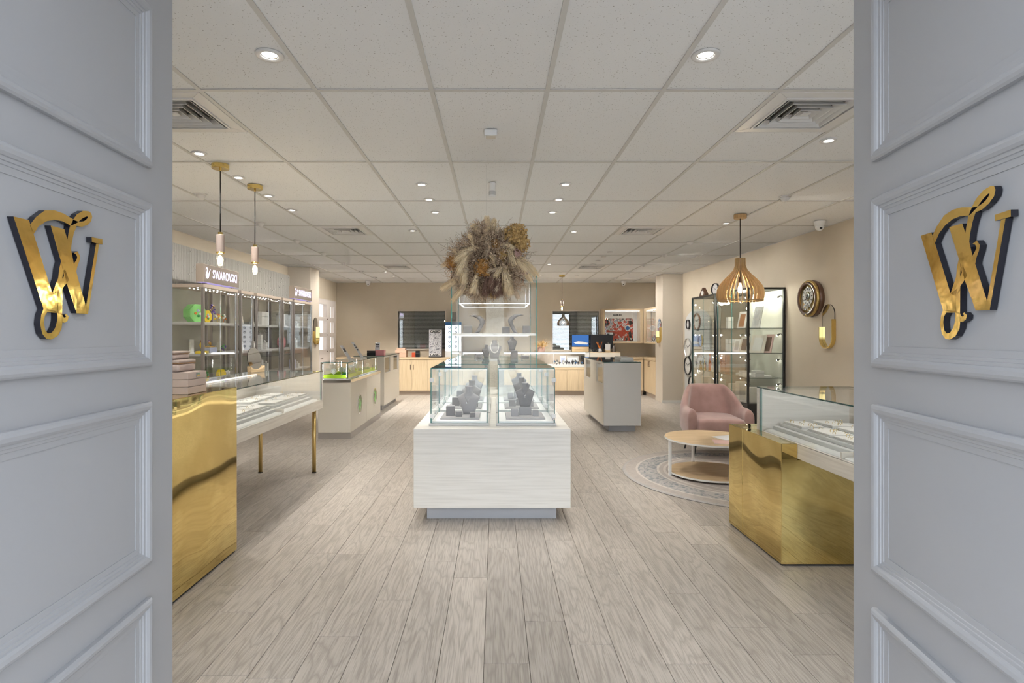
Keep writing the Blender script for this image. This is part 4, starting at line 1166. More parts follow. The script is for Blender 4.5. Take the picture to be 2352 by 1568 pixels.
def bird_figure(label, loc, s, mats, rz, group):
    t = thing('bird_figurine', label, 'figurine', loc, rz, group)
    MB().box(-0.055 * s, -0.09 * s, 0, 0.055 * s, 0.09 * s, 0.026 * s).build('plinth', mats[0], t, bevel=0.003)
    secs = []
    for f, r in ((-1.6, 0.004), (-1.0, 0.010), (-0.5, 0.022), (0.0, 0.028), (0.45, 0.024), (0.75, 0.016), (0.95, 0.019), (1.15, 0.016), (1.3, 0.004)):
        c = Vector((0, f * 0.035 * s, (0.085 + f * 0.040) * s))
        d = Vector((0, 0.66, 0.75)); n = Vector((0, -0.75, 0.66))
        secs.append([tuple(c + (Vector((1, 0, 0)) * math.cos(q) + n * math.sin(q)) * r * s) for q in [2 * math.pi * j / 10 for j in range(10)]])
    MB().loft(secs).build('body', mats[1], t, smooth=True)
    MB().ball((0, 0.046 * s, 0.132 * s), 0.017 * s, seg=10, rings=6).build('head', mats[2], t, smooth=True)
    MB().tube([(0, 0.06 * s, 0.134 * s), (0, 0.076 * s, 0.130 * s)], [0.005 * s, 0.0006], 6).build('beak', 'ink', t)
    MB().tube([(0.02 * s, -0.02 * s, 0.026 * s), (0.0, 0.0, 0.06 * s), (0.0, 0.05 * s, 0.045 * s)], 0.004 * s, 5).build('branch', 'leaf_green', t)
    return t
def angel_figure(label, loc, h, group, mat='white_porcelain'):
    t = thing('porcelain_figurine', label, 'figurine', loc, 0.3, group)
    MB().lathe([(0.0, 0.0), (0.034, 0.0), (0.036, 0.01), (0.028, h * 0.3), (0.018, h * 0.5), (0.022, h * 0.62), (0.012, h * 0.72), (0.0, h * 0.73)], 14, caps=False).build('body', mat, t, smooth=True)
    MB().ball((0, 0, h * 0.82), h * 0.11, seg=12, rings=8).build('head', mat, t, smooth=True)
    for s in (-1, 1):
        MB().ball((0.0, s * 0.036, h * 0.62), 0.006, 0.026, h * 0.20, 10, 6).build('wing', mat, t, smooth=True)
    return t
def pedestal(label, loc, r, h, mat, group, top=None):
    t = thing('pedestal', label, 'pedestal', loc, 0, group)
    MB().box(-r, -r, 0, r, r, h).build('column', mat, t, bevel=0.003)
    MB().box(-r * 1.05, -r * 1.05, h + 0.0005, r * 1.05, r * 1.05, h + 0.006).build('cap', 'soft_white', t)
    if top: MB().ball((0, 0, h + 0.024), 0.018, 0.018, 0.018, 8, 5).build('crystal', top, t)
    return t
octagon_plaque('octagon_box', 'large mint green octagonal box on the upper shelf', 'box', (-3.60, 6.69, S1), 0.115, 0.12, 'mint_green', R(-25))
octagon_plaque('octagon_plaque', 'yellow octagonal plaque beside the mint green box', 'plaque', (-3.56, 6.885, S1), 0.08, 0.04, 'bright_yellow', R(-10))
stem_figure('tall purple and amber crystal figurine on the upper shelf', (-3.55, 7.01, S1), 0.23, ['purple_crystal', 'purple_crystal', 'amber_crystal'], 'crystal figurines', 14)
stem_figure('small yellow flower crystal beside the door seam', (-3.53, 7.10, S1), 0.10, ['bright_yellow', 'white_porcelain'], 'crystal figurines', 6)
stem_figure('amber crystal figurine before the glass disc', (-3.56, 7.20, S1), 0.12, ['amber_crystal', 'orange_glass'], 'crystal figurines', 8)
stem_figure('orange and green crystal bouquet at the end of the upper shelf', (-3.55, 7.29, S1), 0.11, ['orange_glass', 'leaf_green', 'white_porcelain'], 'crystal figurines', 9)
bird_figure('yellow bird figurine on a yellow plinth before a white card', (-3.51, 6.69, S2), 1.1, ['bright_yellow', 'bright_yellow', 'clock_wood'], R(200), 'bird figurines')
o = tag(MB().box(-0.004, -0.042, 0, 0.004, 0.042, 0.165).box(0.0045, -0.030, 0.02, 0.005, 0.030, 0.14).build('picture_card', 'pure_white', loc=(-3.66, 6.74, S2), bevel=0.0005), 'white card with floral border behind the yellow bird', 'card')
block('gift_box', 'pale blue box with a purple feather print under an orange bird', 'box', -3.60, 6.86, S2, -3.50, 7.03, S2 + 0.065, 'lilac_blue')
bird_figure('orange and purple bird figurine on the pale blue box', (-3.55, 6.95, S2 + 0.0655), 0.62, ['amber_crystal', 'amber_crystal', 'purple_crystal'], R(180), 'bird figurines')
stem_figure('small purple flower crystal at the end of the middle shelf', (-3.52, 7.25, S2), 0.09, ['purple_crystal', 'leaf_green'], 'crystal figurines', 6)
octagon_plaque('octagon_plaque', 'yellow octagonal plaque on the lowest visible shelf', 'plaque', (-3.52, 7.17, S3), 0.075, 0.05, 'bright_yellow', R(-10), None, False)
stem_figure('white crystal flowers beside the low yellow plaque', (-3.50, 7.30, S3), 0.12, ['white_porcelain', 'pearl'], 'crystal figurines', 10)
stem_figure('green and orange crystal plant on the lowest visible shelf', (-3.52, 6.80, S3), 0.13, ['leaf_green', 'orange_glass', 'leaf_green'], 'crystal figurines', 10)
angel_figure('cream porcelain figurine in the first narrow showcase', (-3.54, 7.79, S1), 0.15, 'porcelain figurines', 'cream_laminate')
angel_figure('white winged figurine on the upper shelf of the middle showcase', (-3.54, 8.12, S1), 0.16, 'porcelain figurines')
angel_figure('white figurine on the middle shelf of the middle showcase', (-3.54, 8.18, S2), 0.14, 'porcelain figurines')
angel_figure('white figurine at the narrow showcase middle shelf', (-3.54, 7.80, S2), 0.13, 'porcelain figurines')
angel_figure('small white figurine low in the first narrow showcase', (-3.54, 7.62, S3), 0.10, 'porcelain figurines')
pd = 'white pedestals in the wall showcases'
pw = [('tall white pedestal with crystal, middle shelf of the middle showcase', 8.38, S2, 0.22, 'pearl'), ('short white pedestal with crystal, middle shelf of the middle showcase', 8.55, S2, 0.10, 'pearl'),
      ('tall white pedestal low in the middle showcase', 8.40, S3, 0.20, 'pearl'), ('mid height white pedestal low in the middle showcase', 8.60, S3, 0.14, 'pearl'),
      ('white pedestal on the upper shelf of the second narrow showcase', 9.10, S1, 0.17, 'pearl'), ('slim white pedestal at the edge of the second narrow showcase upper shelf', 9.27, S1, 0.19, None),
      ('white pedestal low in the second narrow showcase', 9.20, S3, 0.24, None), ('tall white pedestal on the middle shelf beside the column', 9.66, S2, 0.24, None),
      ('short white pedestal on the middle shelf beside the column', 9.84, S2, 0.13, 'pearl'), ('white pedestal on the upper shelf beside the column', 9.62, S1, 0.18, None),
      ('low white pedestal with crystal on the upper shelf beside the column', 9.90, S1, 0.05, 'pearl'), ('low white pedestal with crystal low in the column showcase', 9.95, S3, 0.07, 'pearl')]
for lb, y, z, h, top in pw: pedestal(lb, (-3.53, y, z), 0.032, h, 'soft_white', pd, top)
octagon_plaque('octagon_plaque', 'pink octagonal plaque in the second narrow showcase', 'plaque', (-3.53, 9.22, S2), 0.105, 0.04, 'rose_pink', R(-12), None, False)
octagon_plaque('octagon_plaque', 'small pink octagonal plaque in the middle showcase', 'plaque', (-3.62, 8.50, S2), 0.07, 0.03, 'rose_pink', R(-12), None, False).location.z = S2
block('gift_box', 'white box with red lid stripe on the upper shelf of the middle showcase', 'box', -3.62, 8.42, S1, -3.52, 8.68, S1 + 0.20, 'soft_white')
block('gift_box', 'blue grey house shaped box low in the column showcase', 'box', -3.58, 9.68, S3, -3.50, 9.80, S3 + 0.15, 'lilac_blue')

# pill mirror with a gold pocket, on column faces and wall (local: face looks to -y)
def pill(hw, hh, n=14):
    p = []
    for k in range(n + 1):
        a = math.pi * k / n
        p.append((hw * math.cos(a), hh - hw + hw * math.sin(a)))
    for k in range(n + 1):
        a = math.pi + math.pi * k / n
        p.append((hw * math.cos(a), -hh + hw + hw * math.sin(a)))
    return p
def pill_mirror(label, loc, rz):
    t = thing('pill_mirror', label, 'mirror', loc, rz, 'pill shaped mirrors with gold pockets')
    MB().prism(pill(0.118, 0.252), 'xz', -0.010, 0.0, 0, 1).build('mirror_plate', ['mirror', 'black_edge'], t)
    out = [p for p in pill(0.128, 0.262)]
    lo_o = [(0.128, 0.06)] + [(-p[0], p[1]) for p in []]
    n = 16
    outer, inner = [], []
    outer.append((-0.130, -0.01)); inner.append((-0.119, -0.01))
    for k in range(n + 1):
        a = math.pi + math.pi * k / n
        outer.append((0.130 * math.cos(a), -0.134 + 0.130 * math.sin(a))); inner.append((0.119 * math.cos(a), -0.134 + 0.119 * math.sin(a)))
    outer.append((0.130, 0.075)); inner.append((0.119, 0.075))
    mb = MB()
    for k in range(len(outer) - 1): mb.prism([outer[k], outer[k + 1], inner[k + 1], inner[k]], 'xz', -0.045, 0.0)
    mb.build('gold_pocket', 'gold_metal', t)
    return t
pill_mirror('pill shaped mirror with gold pocket on the column beside the lit signs', (-3.449, 10.69, 1.49), R(90))
pill_mirror('pill shaped mirror with gold pocket on the wall below the large clock', (3.868, 6.50, 1.515), R(-90))
pill_mirror('pill shaped mirror with gold pocket on the far column by the red poster', (3.449, 11.79, 1.50), R(-90))

# ------------------------------------------------------------------ pale unit with lit niches in the far corner
t = thing('niche_unit', 'tall white wall unit with glowing pink white niches in the far corner', 'display cabinet', (-3.80, 12.3, 0))
ya, yb = -0.80, 0.77
xf = 0.06
MB().box(-0.065, ya, 0, -0.02, yb, 2.19).build('carcass', 'niche_frame', t)
def niche_front():
    cells = []   # (y0,y1,z0,z1) openings
    for z0, z1 in ((1.80, 2.08), (1.455, 1.72), (1.09, 1.37)): cells.append((-0.75, 0.06, z0, z1))
    for z0, z1 in ((1.80, 2.06), (1.455, 1.70), (1.10, 1.36), (0.74, 1.02)): cells.append((0.34, 0.64, z0, z1))
    return cells
cells = niche_front()
def grid_panel(cells, ylo, yhi, zlo, zhi, x0, x1):
    mb = MB()
    ysr = sorted({ylo, yhi} | {c[0] for c in cells} | {c[1] for c in cells})
    zsr = sorted({zlo, zhi} | {c[2] for c in cells} | {c[3] for c in cells})
    for i in range(len(ysr) - 1):
        for j in range(len(zsr) - 1):
            ym, zm = (ysr[i] + ysr[i + 1]) / 2, (zsr[j] + zsr[j + 1]) / 2
            if any(c[0] < ym < c[1] and c[2] < zm < c[3] for c in cells): continue
            mb.box(x0, ysr[i], zsr[j], x1, ysr[i + 1], zsr[j + 1])
    return mb
grid_panel(cells, ya, yb, 0.0, 2.19, -0.02, xf).build('front_frame', 'niche_frame', t)
for c in cells:
    n = MB().box(-0.019, c[0], c[2], -0.016, c[1], c[3]).build('lit_panel', 'niche_light', t)
    pane('niche_pane', n, 0.045, c[0] + 0.004, c[2] + 0.004, 0.050, c[1] - 0.004, c[3] - 0.004, edge='niche_frame')
d = MB().box(xf + 0.001, -0.74, 0.72, xf + 0.014, 0.05, 0.99).build('drawer', 'niche_frame', t, bevel=0.002)
for y in (-0.38, -0.28): MB().ball((xf + 0.022, y, 0.90), 0.012, seg=8, rings=5).build('knob', 'brown_wood_dark', d, smooth=True)
for z in (1.76, 1.41, 1.05):
    MB().ball((xf + 0.006, 0.12, z), 0.010, seg=8, rings=5).build('knob', 'brown_wood_dark', t, smooth=True)
MB().ball((xf + 0.006, 0.30, 1.05), 0.010, seg=8, rings=5).build('knob', 'brown_wood_dark', t, smooth=True)

# ------------------------------------------------------------------ cream counter with green felt display
t = thing('felt_display_counter', 'cream counter with green felt jewellery display and oval green badges', 'counter', (-2.19, 8.57, 0))
hx, hy = 0.22, 0.98
MB().box(-hx, -hy, 0.0, hx, hy, 0.085).build('plinth', 'brushed_metal', t)
MB().box(-hx, -hy, 0.086, hx, -0.032, 0.762).build('body_panel', 'cream_laminate', t, bevel=0.002)
MB().box(-hx, -0.028, 0.086, hx, hy, 0.762).build('body_panel', 'cream_laminate', t, bevel=0.002)
MB().box(-hx - 0.004, -hy - 0.004, 0.7625, hx + 0.004, hy + 0.004, 0.806).build('metal_rail', 'chrome', t, bevel=0.002)
gx0, gx1, gy0, gy1 = -0.20, 0.175, -0.94, 0.94
MB().box(gx0, gy0, 0.8062, gx1, gy1, 0.812).build('deck', 'pure_white', t)
for nm, q in (('front_pane', (gx0, gy0, 0.812, gx1, gy0 + 0.006, 1.028)), ('rear_pane', (gx0, gy1 - 0.006, 0.812, gx1, gy1, 1.028)), ('aisle_pane', (gx1 - 0.006, gy0 + 0.007, 0.812, gx1, -0.006, 1.028)), ('aisle_pane', (gx1 - 0.006, 0.006, 0.812, gx1, gy1 - 0.007, 1.028)), ('staff_pane', (gx0, gy0 + 0.007, 0.812, gx0 + 0.006, gy1 - 0.007, 1.028)), ('top_pane', (gx0, gy0, 1.029, gx1, gy1, 1.036))):
    pane(nm, t, *q)
for (x, y) in ((gx1 - 0.016, gy0 + 0.018), (gx0 + 0.018, gy0 + 0.018), (gx1 - 0.016, 0.0), (gx1 - 0.016, gy1 - 0.018), (gx0 + 0.018, 0.0), (gx0 + 0.018, gy1 - 0.018)):
    p = MB().box(x - 0.008, y - 0.008, 0.812, x + 0.008, y + 0.008, 1.028).build('led_post', 'chrome', t)
    sx = -1 if x > 0 else 1
    for k in range(7):
        MB().box(x + sx * 0.0082, y - 0.007, 0.835 + k * 0.026, x + sx * 0.0105, y + 0.007, 0.850 + k * 0.026).build('led_dot', 'led_dot', p)
for y in (-0.48, 0.53):
    b = MB().prism(circle(0.128, 28, (y, 0.415), 0.143), 'yz', hx + 0.0005, hx + 0.008).build('badge', 'chrome', t)
    MB().prism(circle(0.113, 28, (y, 0.415), 0.128), 'yz', hx + 0.008, hx + 0.0095).build('badge_face', 'badge_olive', b)
    MB().prism([(y + p[0] * 0.060, 0.415 + p[1] * 0.085) for p in SWAN], 'yz', hx + 0.0097, hx + 0.012).build('swan_mark', 'mint_green', b)
for i, (y0, y1, nm) in enumerate(((-0.90, -0.04, 'nearer'), (0.04, 0.90, 'farther'))):
    f = thing('felt_tray', '%s bright green felt tray in the cream counter' % nm, 'display tray', (-2.20, 8.57 + (y0 + y1) / 2, 0.8125), 0, 'green felt trays')
    h = (y1 - y0) / 2
    MB().ring([(-0.165, -h), (0.155, -h), (0.155, h), (-0.165, h)], [(-0.135, -h + 0.03), (0.125, -h + 0.03), (0.125, h - 0.03), (-0.135, h - 0.03)], 'xy', 0.0, 0.048).build('felt_rim', 'green_felt', f, bevel=0.004)
    MB().box(-0.135, -h + 0.03, 0, 0.125, h - 0.03, 0.014).build('felt_floor', 'green_felt', f)
    k = 0
    for q in (-0.30, -0.12, 0.08, 0.28):
        g = thing('display_disc', '%s white round jewellery stand in the %s felt tray' % (ORD[k], nm), 'jewellery stand', (-2.20 + (0.06 if k % 2 else -0.06), 8.57 + (y0 + y1) / 2 + q, 0.827), R(20 * k), 'round white jewellery stands'); k += 1
        MB().lathe([(0.0, 0.0), (0.018, 0.0), (0.016, 0.006), (0.004, 0.008), (0.004, 0.04), (0.0, 0.04)], 12, caps=False).build('stand', 'pure_white', g)
        MB().lathe([(0.0, -0.006), (0.038, -0.006), (0.040, 0.0), (0.038, 0.006), (0.0, 0.006)], 22, (0, 0, 0.078), 'y', caps=False).build('disc', 'pure_white', g, smooth=False)
        MB().tube([(0.026 * math.cos(a), -0.0075, 0.078 + 0.026 * math.sin(a)) for a in [2 * math.pi * j / 16 for j in range(17)]], 0.002, 5).build('bangle', 'chrome', g)
    for q in (-0.20, 0.17):
        g = thing('fabric_leaf', '%s green leaf lying in the %s felt tray' % ('smaller' if q < 0 else 'larger', nm), 'leaf', (-2.12, 8.57 + (y0 + y1) / 2 + q, 0.827), R(35), 'green leaves in the felt trays')
        s = 0.85 if q < 0 else 1.1
        mb = MB()
        mb.loft([[(-0.075 * s, 0, 0), (-0.04 * s, 0.03 * s, 0.022), (0.02 * s, 0.035 * s, 0.028), (0.08 * s, 0, 0.012), (0.02 * s, -0.035 * s, 0.028), (-0.04 * s, -0.03 * s, 0.022)], [(-0.075 * s, 0, 0.003), (-0.04 * s, 0.012 * s, 0.052), (0.02 * s, 0.015 * s, 0.060), (0.08 * s, 0, 0.016), (0.02 * s, -0.015 * s, 0.060), (-0.04 * s, -0.012 * s, 0.052)]])
        mb.build('blade', 'leaf_green', g, smooth=True)
        MB().tube([(-0.075 * s, 0, 0.004), (0.0, 0, 0.060), (0.08 * s, 0, 0.018)], 0.002, 5).build('midrib', 'mint_green', g)

def card_stand(label, loc, rz, w, h, lean, lines, group):
    t = thing('card_stand', label, 'card stand', loc, rz, group)
    dx, dz = math.sin(lean) * h, math.cos(lean) * h
    MB().prism([(0.0, 0.004), (dx, dz), (dx + 0.006, dz - 0.002), (0.010, 0.004)], 'xz', -w / 2, w / 2).build('card', 'paper', t)
    MB().prism([(-0.012, 0), (0.06, 0), (0.05, 0.012), (0.0, 0.018)], 'xz', -w / 2, w / 2).build('foot', 'soft_white', t)
    for k in range(lines):
        f0 = 0.18 + 0.72 * k / lines; f1 = f0 + 0.45 / lines
        n = Vector((math.cos(lean), 0, -math.sin(lean))) * 0.0075
        for s in (-1,):
            a = Vector((dx * f0, -w * 0.32, dz * f0)) + n; b = Vector((dx * f0, w * 0.32, dz * f0)) + n
            c = Vector((dx * f1, w * 0.32, dz * f1)) + n; d = Vector((dx * f1, -w * 0.32, dz * f1)) + n
            MB().quad([a, b, c, d]).build('print_block', 'ink', t)
    return t
card_stand('pale leaning card stand nearest the door on the green felt counter', (-2.16, 8.30, 1.0365), R(0), 0.16, 0.26, R(-32), 2, 'leaning card stands')
card_stand('leaning card stand with printed pictures farther along the green felt counter', (-2.16, 9.05, 1.0365), R(0), 0.16, 0.30, R(-32), 5, 'leaning card stands')

# ------------------------------------------------------------------ service counters with small side windows
def service_counter(label, x0, x1, y0, y1, win_side, mats):
    """win_side: +1 windows on the face looking to +X, -1 to -X"""
    cx, cy = (x0 + x1) / 2, (y0 + y1) / 2
    t = thing('service_counter', label, 'counter', (cx, cy, 0), 0, 'cream service counters')
    hx, hy = (x1 - x0) / 2, (y1 - y0) / 2
    L_ = 2 * hy
    MB().box(-hx + 0.09, -hy + 0.10, 0, hx - 0.06, hy - 0.08, 0.095).build('plinth', 'kick_grey', t)
    MB().box(-hx, -hy, 0.0955, hx, -hy + 0.02, 1.008).build('end_panel', mats[1], t, bevel=0.002)
    MB().box(-hx, hy - 0.02, 0.0955, hx, hy, 1.008).build('end_panel', mats[1], t, bevel=0.002)
    MB().box(-hx + 0.02, -hy + 0.02, 0.0955, hx - 0.02, hy - 0.02, 0.115).build('bottom_board', mats[0], t)
    MB().box(-hx + 0.021, -hy + 0.021, 0.66, hx - 0.021, hy - 0.021, 0.675).build('shelf', 'soft_white', t)
    s = win_side
    wy = [(-hy + 0.10, -hy + 0.10 + 0.50), (hy - 0.68, hy - 0.18)]
    cells_ = [(a, b, 0.69, 0.985) for a, b in wy]
    xf0, xf1 = (hx - 0.02, hx) if s > 0 else (-hx, -hx + 0.02)
    grid_panel(cells_, -hy + 0.021, hy - 0.021, 0.0955, 1.008, xf0, xf1).build('window_panel', mats[0], t)
    MB().box(-xf1, -hy + 0.021, 0.0955, -xf0, hy - 0.021, 1.008).build('staff_panel', mats[0], t)
    for a, b in wy:
        fr = MB().box(xf0 + 0.002, a, 0.69, xf1 - 0.002, b, 0.70).build('window_frame', 'pure_white', t)
        pane('window_pane', fr, (xf0 + xf1) / 2 - 0.003, a + 0.002, 0.70, (xf0 + xf1) / 2 + 0.003, b - 0.002, 0.985)
        MB().box(xf0 + 0.002, a, 0.701, xf1 - 0.002, a + 0.010, 0.985).build('window_frame', 'pure_white', fr)
        MB().box(xf0 + 0.002, b - 0.010, 0.701, xf1 - 0.002, b, 0.985).build('window_frame', 'pure_white', fr)
    pane('glass_top', t, -hx - 0.003, -hy - 0.003, 1.0085, hx + 0.003, hy + 0.003, 1.020, mat='dark_glass', edge='glass_edge_dark')
    return t
service_counter('cream service counter with two side windows behind the green felt counter', -2.65, -2.08, 10.42, 12.05, 1, ('cream_laminate', 'cream_laminate'))
service_counter('cream service counter with daylight grey painted on its front and two side windows before the till', 1.562, 2.10, 8.10, 9.93, -1, ('cream_laminate', 'grey_laminate'))  # grey ends on a cream counter: doorway daylight put into the colour
t = block('stationery_box', 'small black box on the cream service counter', 'box', -2.42, 10.50, 1.0205, -2.27, 10.62, 1.115, 'black_plastic')
block('stationery_box', 'pink box beside the small black box on the service counter', 'box', -2.26, 10.50, 1.0205, -2.10, 10.66, 1.125, 'rose_pink')
card_stand('narrow black printed card stand behind the small black box', (-2.28, 10.75, 1.0205), R(-90), 0.09, 0.25, R(-14), 6, 'leaning card stands')
t = thing('catalogue_stack', 'white catalogues stacked on the service counter before the till', 'papers', (2.0, 8.75, 1.0205))
for k in range(3):
    MB().box(-0.10 + 0.004 * k, -0.22, 0.016 * k, 0.10 - 0.003 * k, 0.22, 0.016 * k + 0.0155).build('catalogue', 'pure_white', t)
# ------------------------------------------------------------------ central plinth with six glass cases and the tall glass cabinet
PT = 0.703
t = thing('display_plinth', 'long low white wood plinth standing in the middle of the shop', 'plinth', (-0.03, 4.21, 0))
MB().box(-0.59, 0.0, 0.108, 0.592, 3.55, PT).build('body', 'white_wood', t, bevel=0.003)
MB().box(-0.50, 0.096, 0.0, 0.495, 3.45, 0.1075).build('kickboard', 'kick_grey', t)

def glass_case(label, x0, x1, y0, y1, hinge_x):
    cx, cy = (x0 + x1) / 2, (y0 + y1) / 2
    t = thing('glass_case', label, 'glass case', (cx, cy, PT + 0.0005), 0, 'square glass cases on the plinth')
    hx, hy = (x1 - x0) / 2, (y1 - y0) / 2
    MB().box(-hx - 0.012, -hy - 0.012, 0, hx + 0.012, hy + 0.012, 0.020).build('base', 'grey_laminate', t, bevel=0.002)
    MB().box(-hx + 0.010, -hy + 0.010, 0.0205, hx - 0.010, hy - 0.010, 0.034).build('deck', 'pure_white', t, bevel=0.001)
    g = 0.008; z0, z1 = 0.0205, 0.440
    pane('front_pane', t, -hx, -hy, z0, hx, -hy + g, z1, 'case_glass')
    pane('rear_pane', t, -hx, hy - g, z0, hx, hy, z1)
    pane('side_pane', t, -hx, -hy + g + 0.0005, z0, -hx + g, hy - g - 0.0005, z1)
    pane('side_pane', t, hx - g, -hy + g + 0.0005, z0, hx, hy - g - 0.0005, z1)
    pane('top_pane', t, -hx, -hy, z1 + 0.0005, hx, hy, z1 + g, 'case_glass')
    s = hinge_x
    for z in (0.075, 0.355):
        MB().box(s * hx - s * 0.026, -hy - 0.006, z - 0.017, s * hx + s * 0.006, -hy + 0.014, z + 0.017).build('hinge', 'pure_white', t, bevel=0.003)
    k = MB().lathe([(0.011, -0.006), (0.011, 0.004), (0.007, 0.006), (0.0, 0.006)], 12, (-hx + 0.045 if s < 0 else hx - 0.012, -hy - 0.006, 0.10 if s < 0 else 0.055), 'y', caps=False).build('lock', 'chrome', t)
    return t
CY = [4.36, 4.99, 5.59]
PLACE = ['front', 'middle', 'rear']
for i, y in enumerate(CY):
    glass_case('%s glass case on the plinth, on the lit sign side' % PLACE[i], -0.51, -0.065, y, y + 0.55, -1)
    glass_case('%s glass case on the plinth, on the armchair side' % PLACE[i], 0.015, 0.460, y, y + 0.55, 1)

def slab_board(label, cx, cy, w, d, z, group):
    o = thing('display_slab', label, 'display board', (cx, cy, z), 0, group)
    MB().box(-w / 2, -d / 2, 0, w / 2, d / 2, 0.010).build('board', 'grey_suede_light', o, bevel=0.002)
    MB().box(-w / 2 + 0.01, -d / 2 + 0.01, 0.0102, w / 2 - 0.01, d / 2 - 0.01, 0.013).build('cloth', 'grey_suede_light', o)
    return o
def cube_block(label, cx, cy, z, w, h, mat, group, rz=0.0):
    t = thing('display_cube', label, 'display cube', (cx, cy, z), rz, group)
    MB().box(-w / 2, -w / 2, 0, w / 2, w / 2, h).build('body', mat, t, bevel=0.002)
    MB().box(-w / 2 + 0.002, -w / 2 + 0.002, h + 0.0004, w / 2 - 0.002, w / 2 - 0.002, h + 0.004).build('pad', 'grey_suede_light', t)
    return t
zc = PT + 0.0350
gs, gc, gb = 'grey display boards in the glass cases', 'grey display cubes in the glass cases', 'grey necklace busts in the glass cases'
for i, y in enumerate(CY):
    p = PLACE[i]
    for sx, side in ((-0.2875, 'lit sign side'), (0.2375, 'armchair side')):
        slab_board('pale grey board in the %s glass case on the %s' % (p, side), sx, y + 0.26, 0.31, 0.34, zc, gs)
        zt = zc + 0.0135
        if side == 'lit sign side':
            make_bust('grey bust with fine pendant in the %s case on the lit sign side' % p, (sx + 0.06, y + 0.30, zt), R(-12), gb, 'grey_suede_light', 1.12)
            cube_block('larger dark grey cube in the %s case on the lit sign side' % p, sx - 0.085, y + 0.24, zt, 0.068, 0.075, 'grey_suede', gc)
            cube_block('small grey cube beside the larger one in the %s case, lit sign side' % p, sx - 0.012, y + 0.17, zt, 0.052, 0.040, 'grey_suede', gc, R(8))
            cube_block('small striped grey cube by the corner of the %s case, lit sign side' % p, sx + 0.10, y + 0.14, zt, 0.045, 0.034, 'grey_suede', gc)
        else:
            cube_block('wide grey cube under the bust in the %s case on the armchair side' % p, sx + 0.005, y + 0.30, zt, 0.10, 0.060, 'grey_suede_light', gc)
            make_bust('dark grey bust with round pendant in the %s case on the armchair side' % p, (sx + 0.005, y + 0.30, zt + 0.0645), R(-4), gb, 'grey_suede', 0.95)
            cube_block('low grey cube on the aisle side of the %s armchair side case' % p, sx + 0.085, y + 0.20, zt, 0.050, 0.045, 'grey_suede_light', gc)
            cube_block('mid grey cube on the inner side of the %s armchair side case' % p, sx - 0.085, y + 0.20, zt, 0.060, 0.058, 'grey_suede_light', gc)

# tall frameless glass cabinet at the far end of the plinth
Y0, Y1, X0, X1 = 6.36, 7.56, -0.508, 0.468
t = thing('tall_glass_cabinet', 'tall frameless glass cabinet behind the hanging flower ball', 'glass cabinet', (0, 6.96, PT + 0.0005))
TY = lambda y: y - 6.96
ZT = 2.135 - PT
MB().box(X0, TY(Y0), 0, X1, TY(Y1), 0.03).build('base', 'white_wood', t, bevel=0.002)
g = 0.008
pane('front_pane', t, X0, TY(Y0), 0.0305, (X0 + X1) / 2 - 0.002, TY(Y0) + g, ZT, mat='cabinet_glass')
pane('front_pane', t, (X0 + X1) / 2 + 0.002, TY(Y0), 0.0305, X1, TY(Y0) + g, ZT, mat='cabinet_glass')
pane('rear_pane', t, X0, TY(Y1) - g, 0.0305, X1, TY(Y1), ZT, mat='cabinet_glass')
pane('side_pane', t, X0, TY(Y0) + g + 0.001, 0.0305, X0 + g, TY(Y1) - g - 0.001, ZT, mat='cabinet_glass')
pane('side_pane', t, X1 - g, TY(Y0) + g + 0.001, 0.0305, X1, TY(Y1) - g - 0.001, ZT, mat='cabinet_glass')
pane('top_pane', t, X0, TY(Y0), ZT + 0.0005, X1, TY(Y1), ZT + g, mat='cabinet_glass')
MB().box(-0.130, TY(7.28), 0.0305, 0.108, TY(7.30), ZT - 0.02).build('spine_panel', 'white_wood_y', t)
for z in (1.428, 1.138):
    s = pane('shelf', t, X0 + g + 0.002, TY(Y0) + 0.02, z - PT - 0.010, X1 - g - 0.002, TY(7.27), z - PT)
    MB().box(X0 + g + 0.002, TY(Y0) + 0.012, z - PT - 0.026, X1 - g - 0.002, TY(Y0) + 0.022, z - PT).build('shelf_rail', 'grey_laminate', s)
MB().box(X0 + 0.06, TY(Y0) + 0.024, 1.396 - PT, X1 - 0.10, TY(Y0) + 0.030, 1.401 - PT).build('led_strip', 'led_soft', t)
zz = 1.765 - PT
for q in ((-0.420, TY(6.40), 0.386, TY(6.412)), (-0.420, TY(7.22), 0.386, TY(7.232)), (-0.420, TY(6.412), -0.408, TY(7.22)), (0.374, TY(6.412), 0.386, TY(7.22))):
    MB().box(q[0], q[1], zz, q[2], q[3], zz + 0.006).build('led_frame', 'led_soft', t)
for q in (-0.414, 0.380):
    for yy in (6.406, 7.226): MB().tube([(q, TY(yy), zz + 0.006), (q, TY(yy), ZT)], 0.0015, 5).build('led_hanger', 'chrome', t)
gq = 'pieces in the tall glass cabinet'
def curved_bust(label, loc, rz, h):
    t = thing('curved_bust', label, 'necklace stand', loc, rz, gq)
    secs = []
    for k in range(11):
        f = k / 10
        x = 0.07 * math.sin(f * 2.0) - 0.11 * max(0, f - 0.55) ** 1.5 * 4
        z = h * (f if f < 0.85 else 0.85 + (f - 0.85) * 0.3)
        w = 0.060 - 0.020 * f
        secs.append([(x - 0.024, -w, z), (x + 0.024, -w, z + 0.012), (x + 0.032, 0, z + 0.016), (x + 0.024, w, z + 0.012), (x - 0.024, w, z), (x - 0.020, 0, z + 0.002)])
    MB().loft(secs).build('curved_board', 'grey_suede', t, smooth=True)
    MB().box(-0.03, -0.05, 0, 0.05, 0.05, 0.008).build('foot', 'grey_suede', t)
    return t
zs = 1.4285
curved_bust('grey curved necklace stand on the upper shelf, sign wall side of the tall cabinet', (-0.225, 6.62, zs), R(0), 0.23)
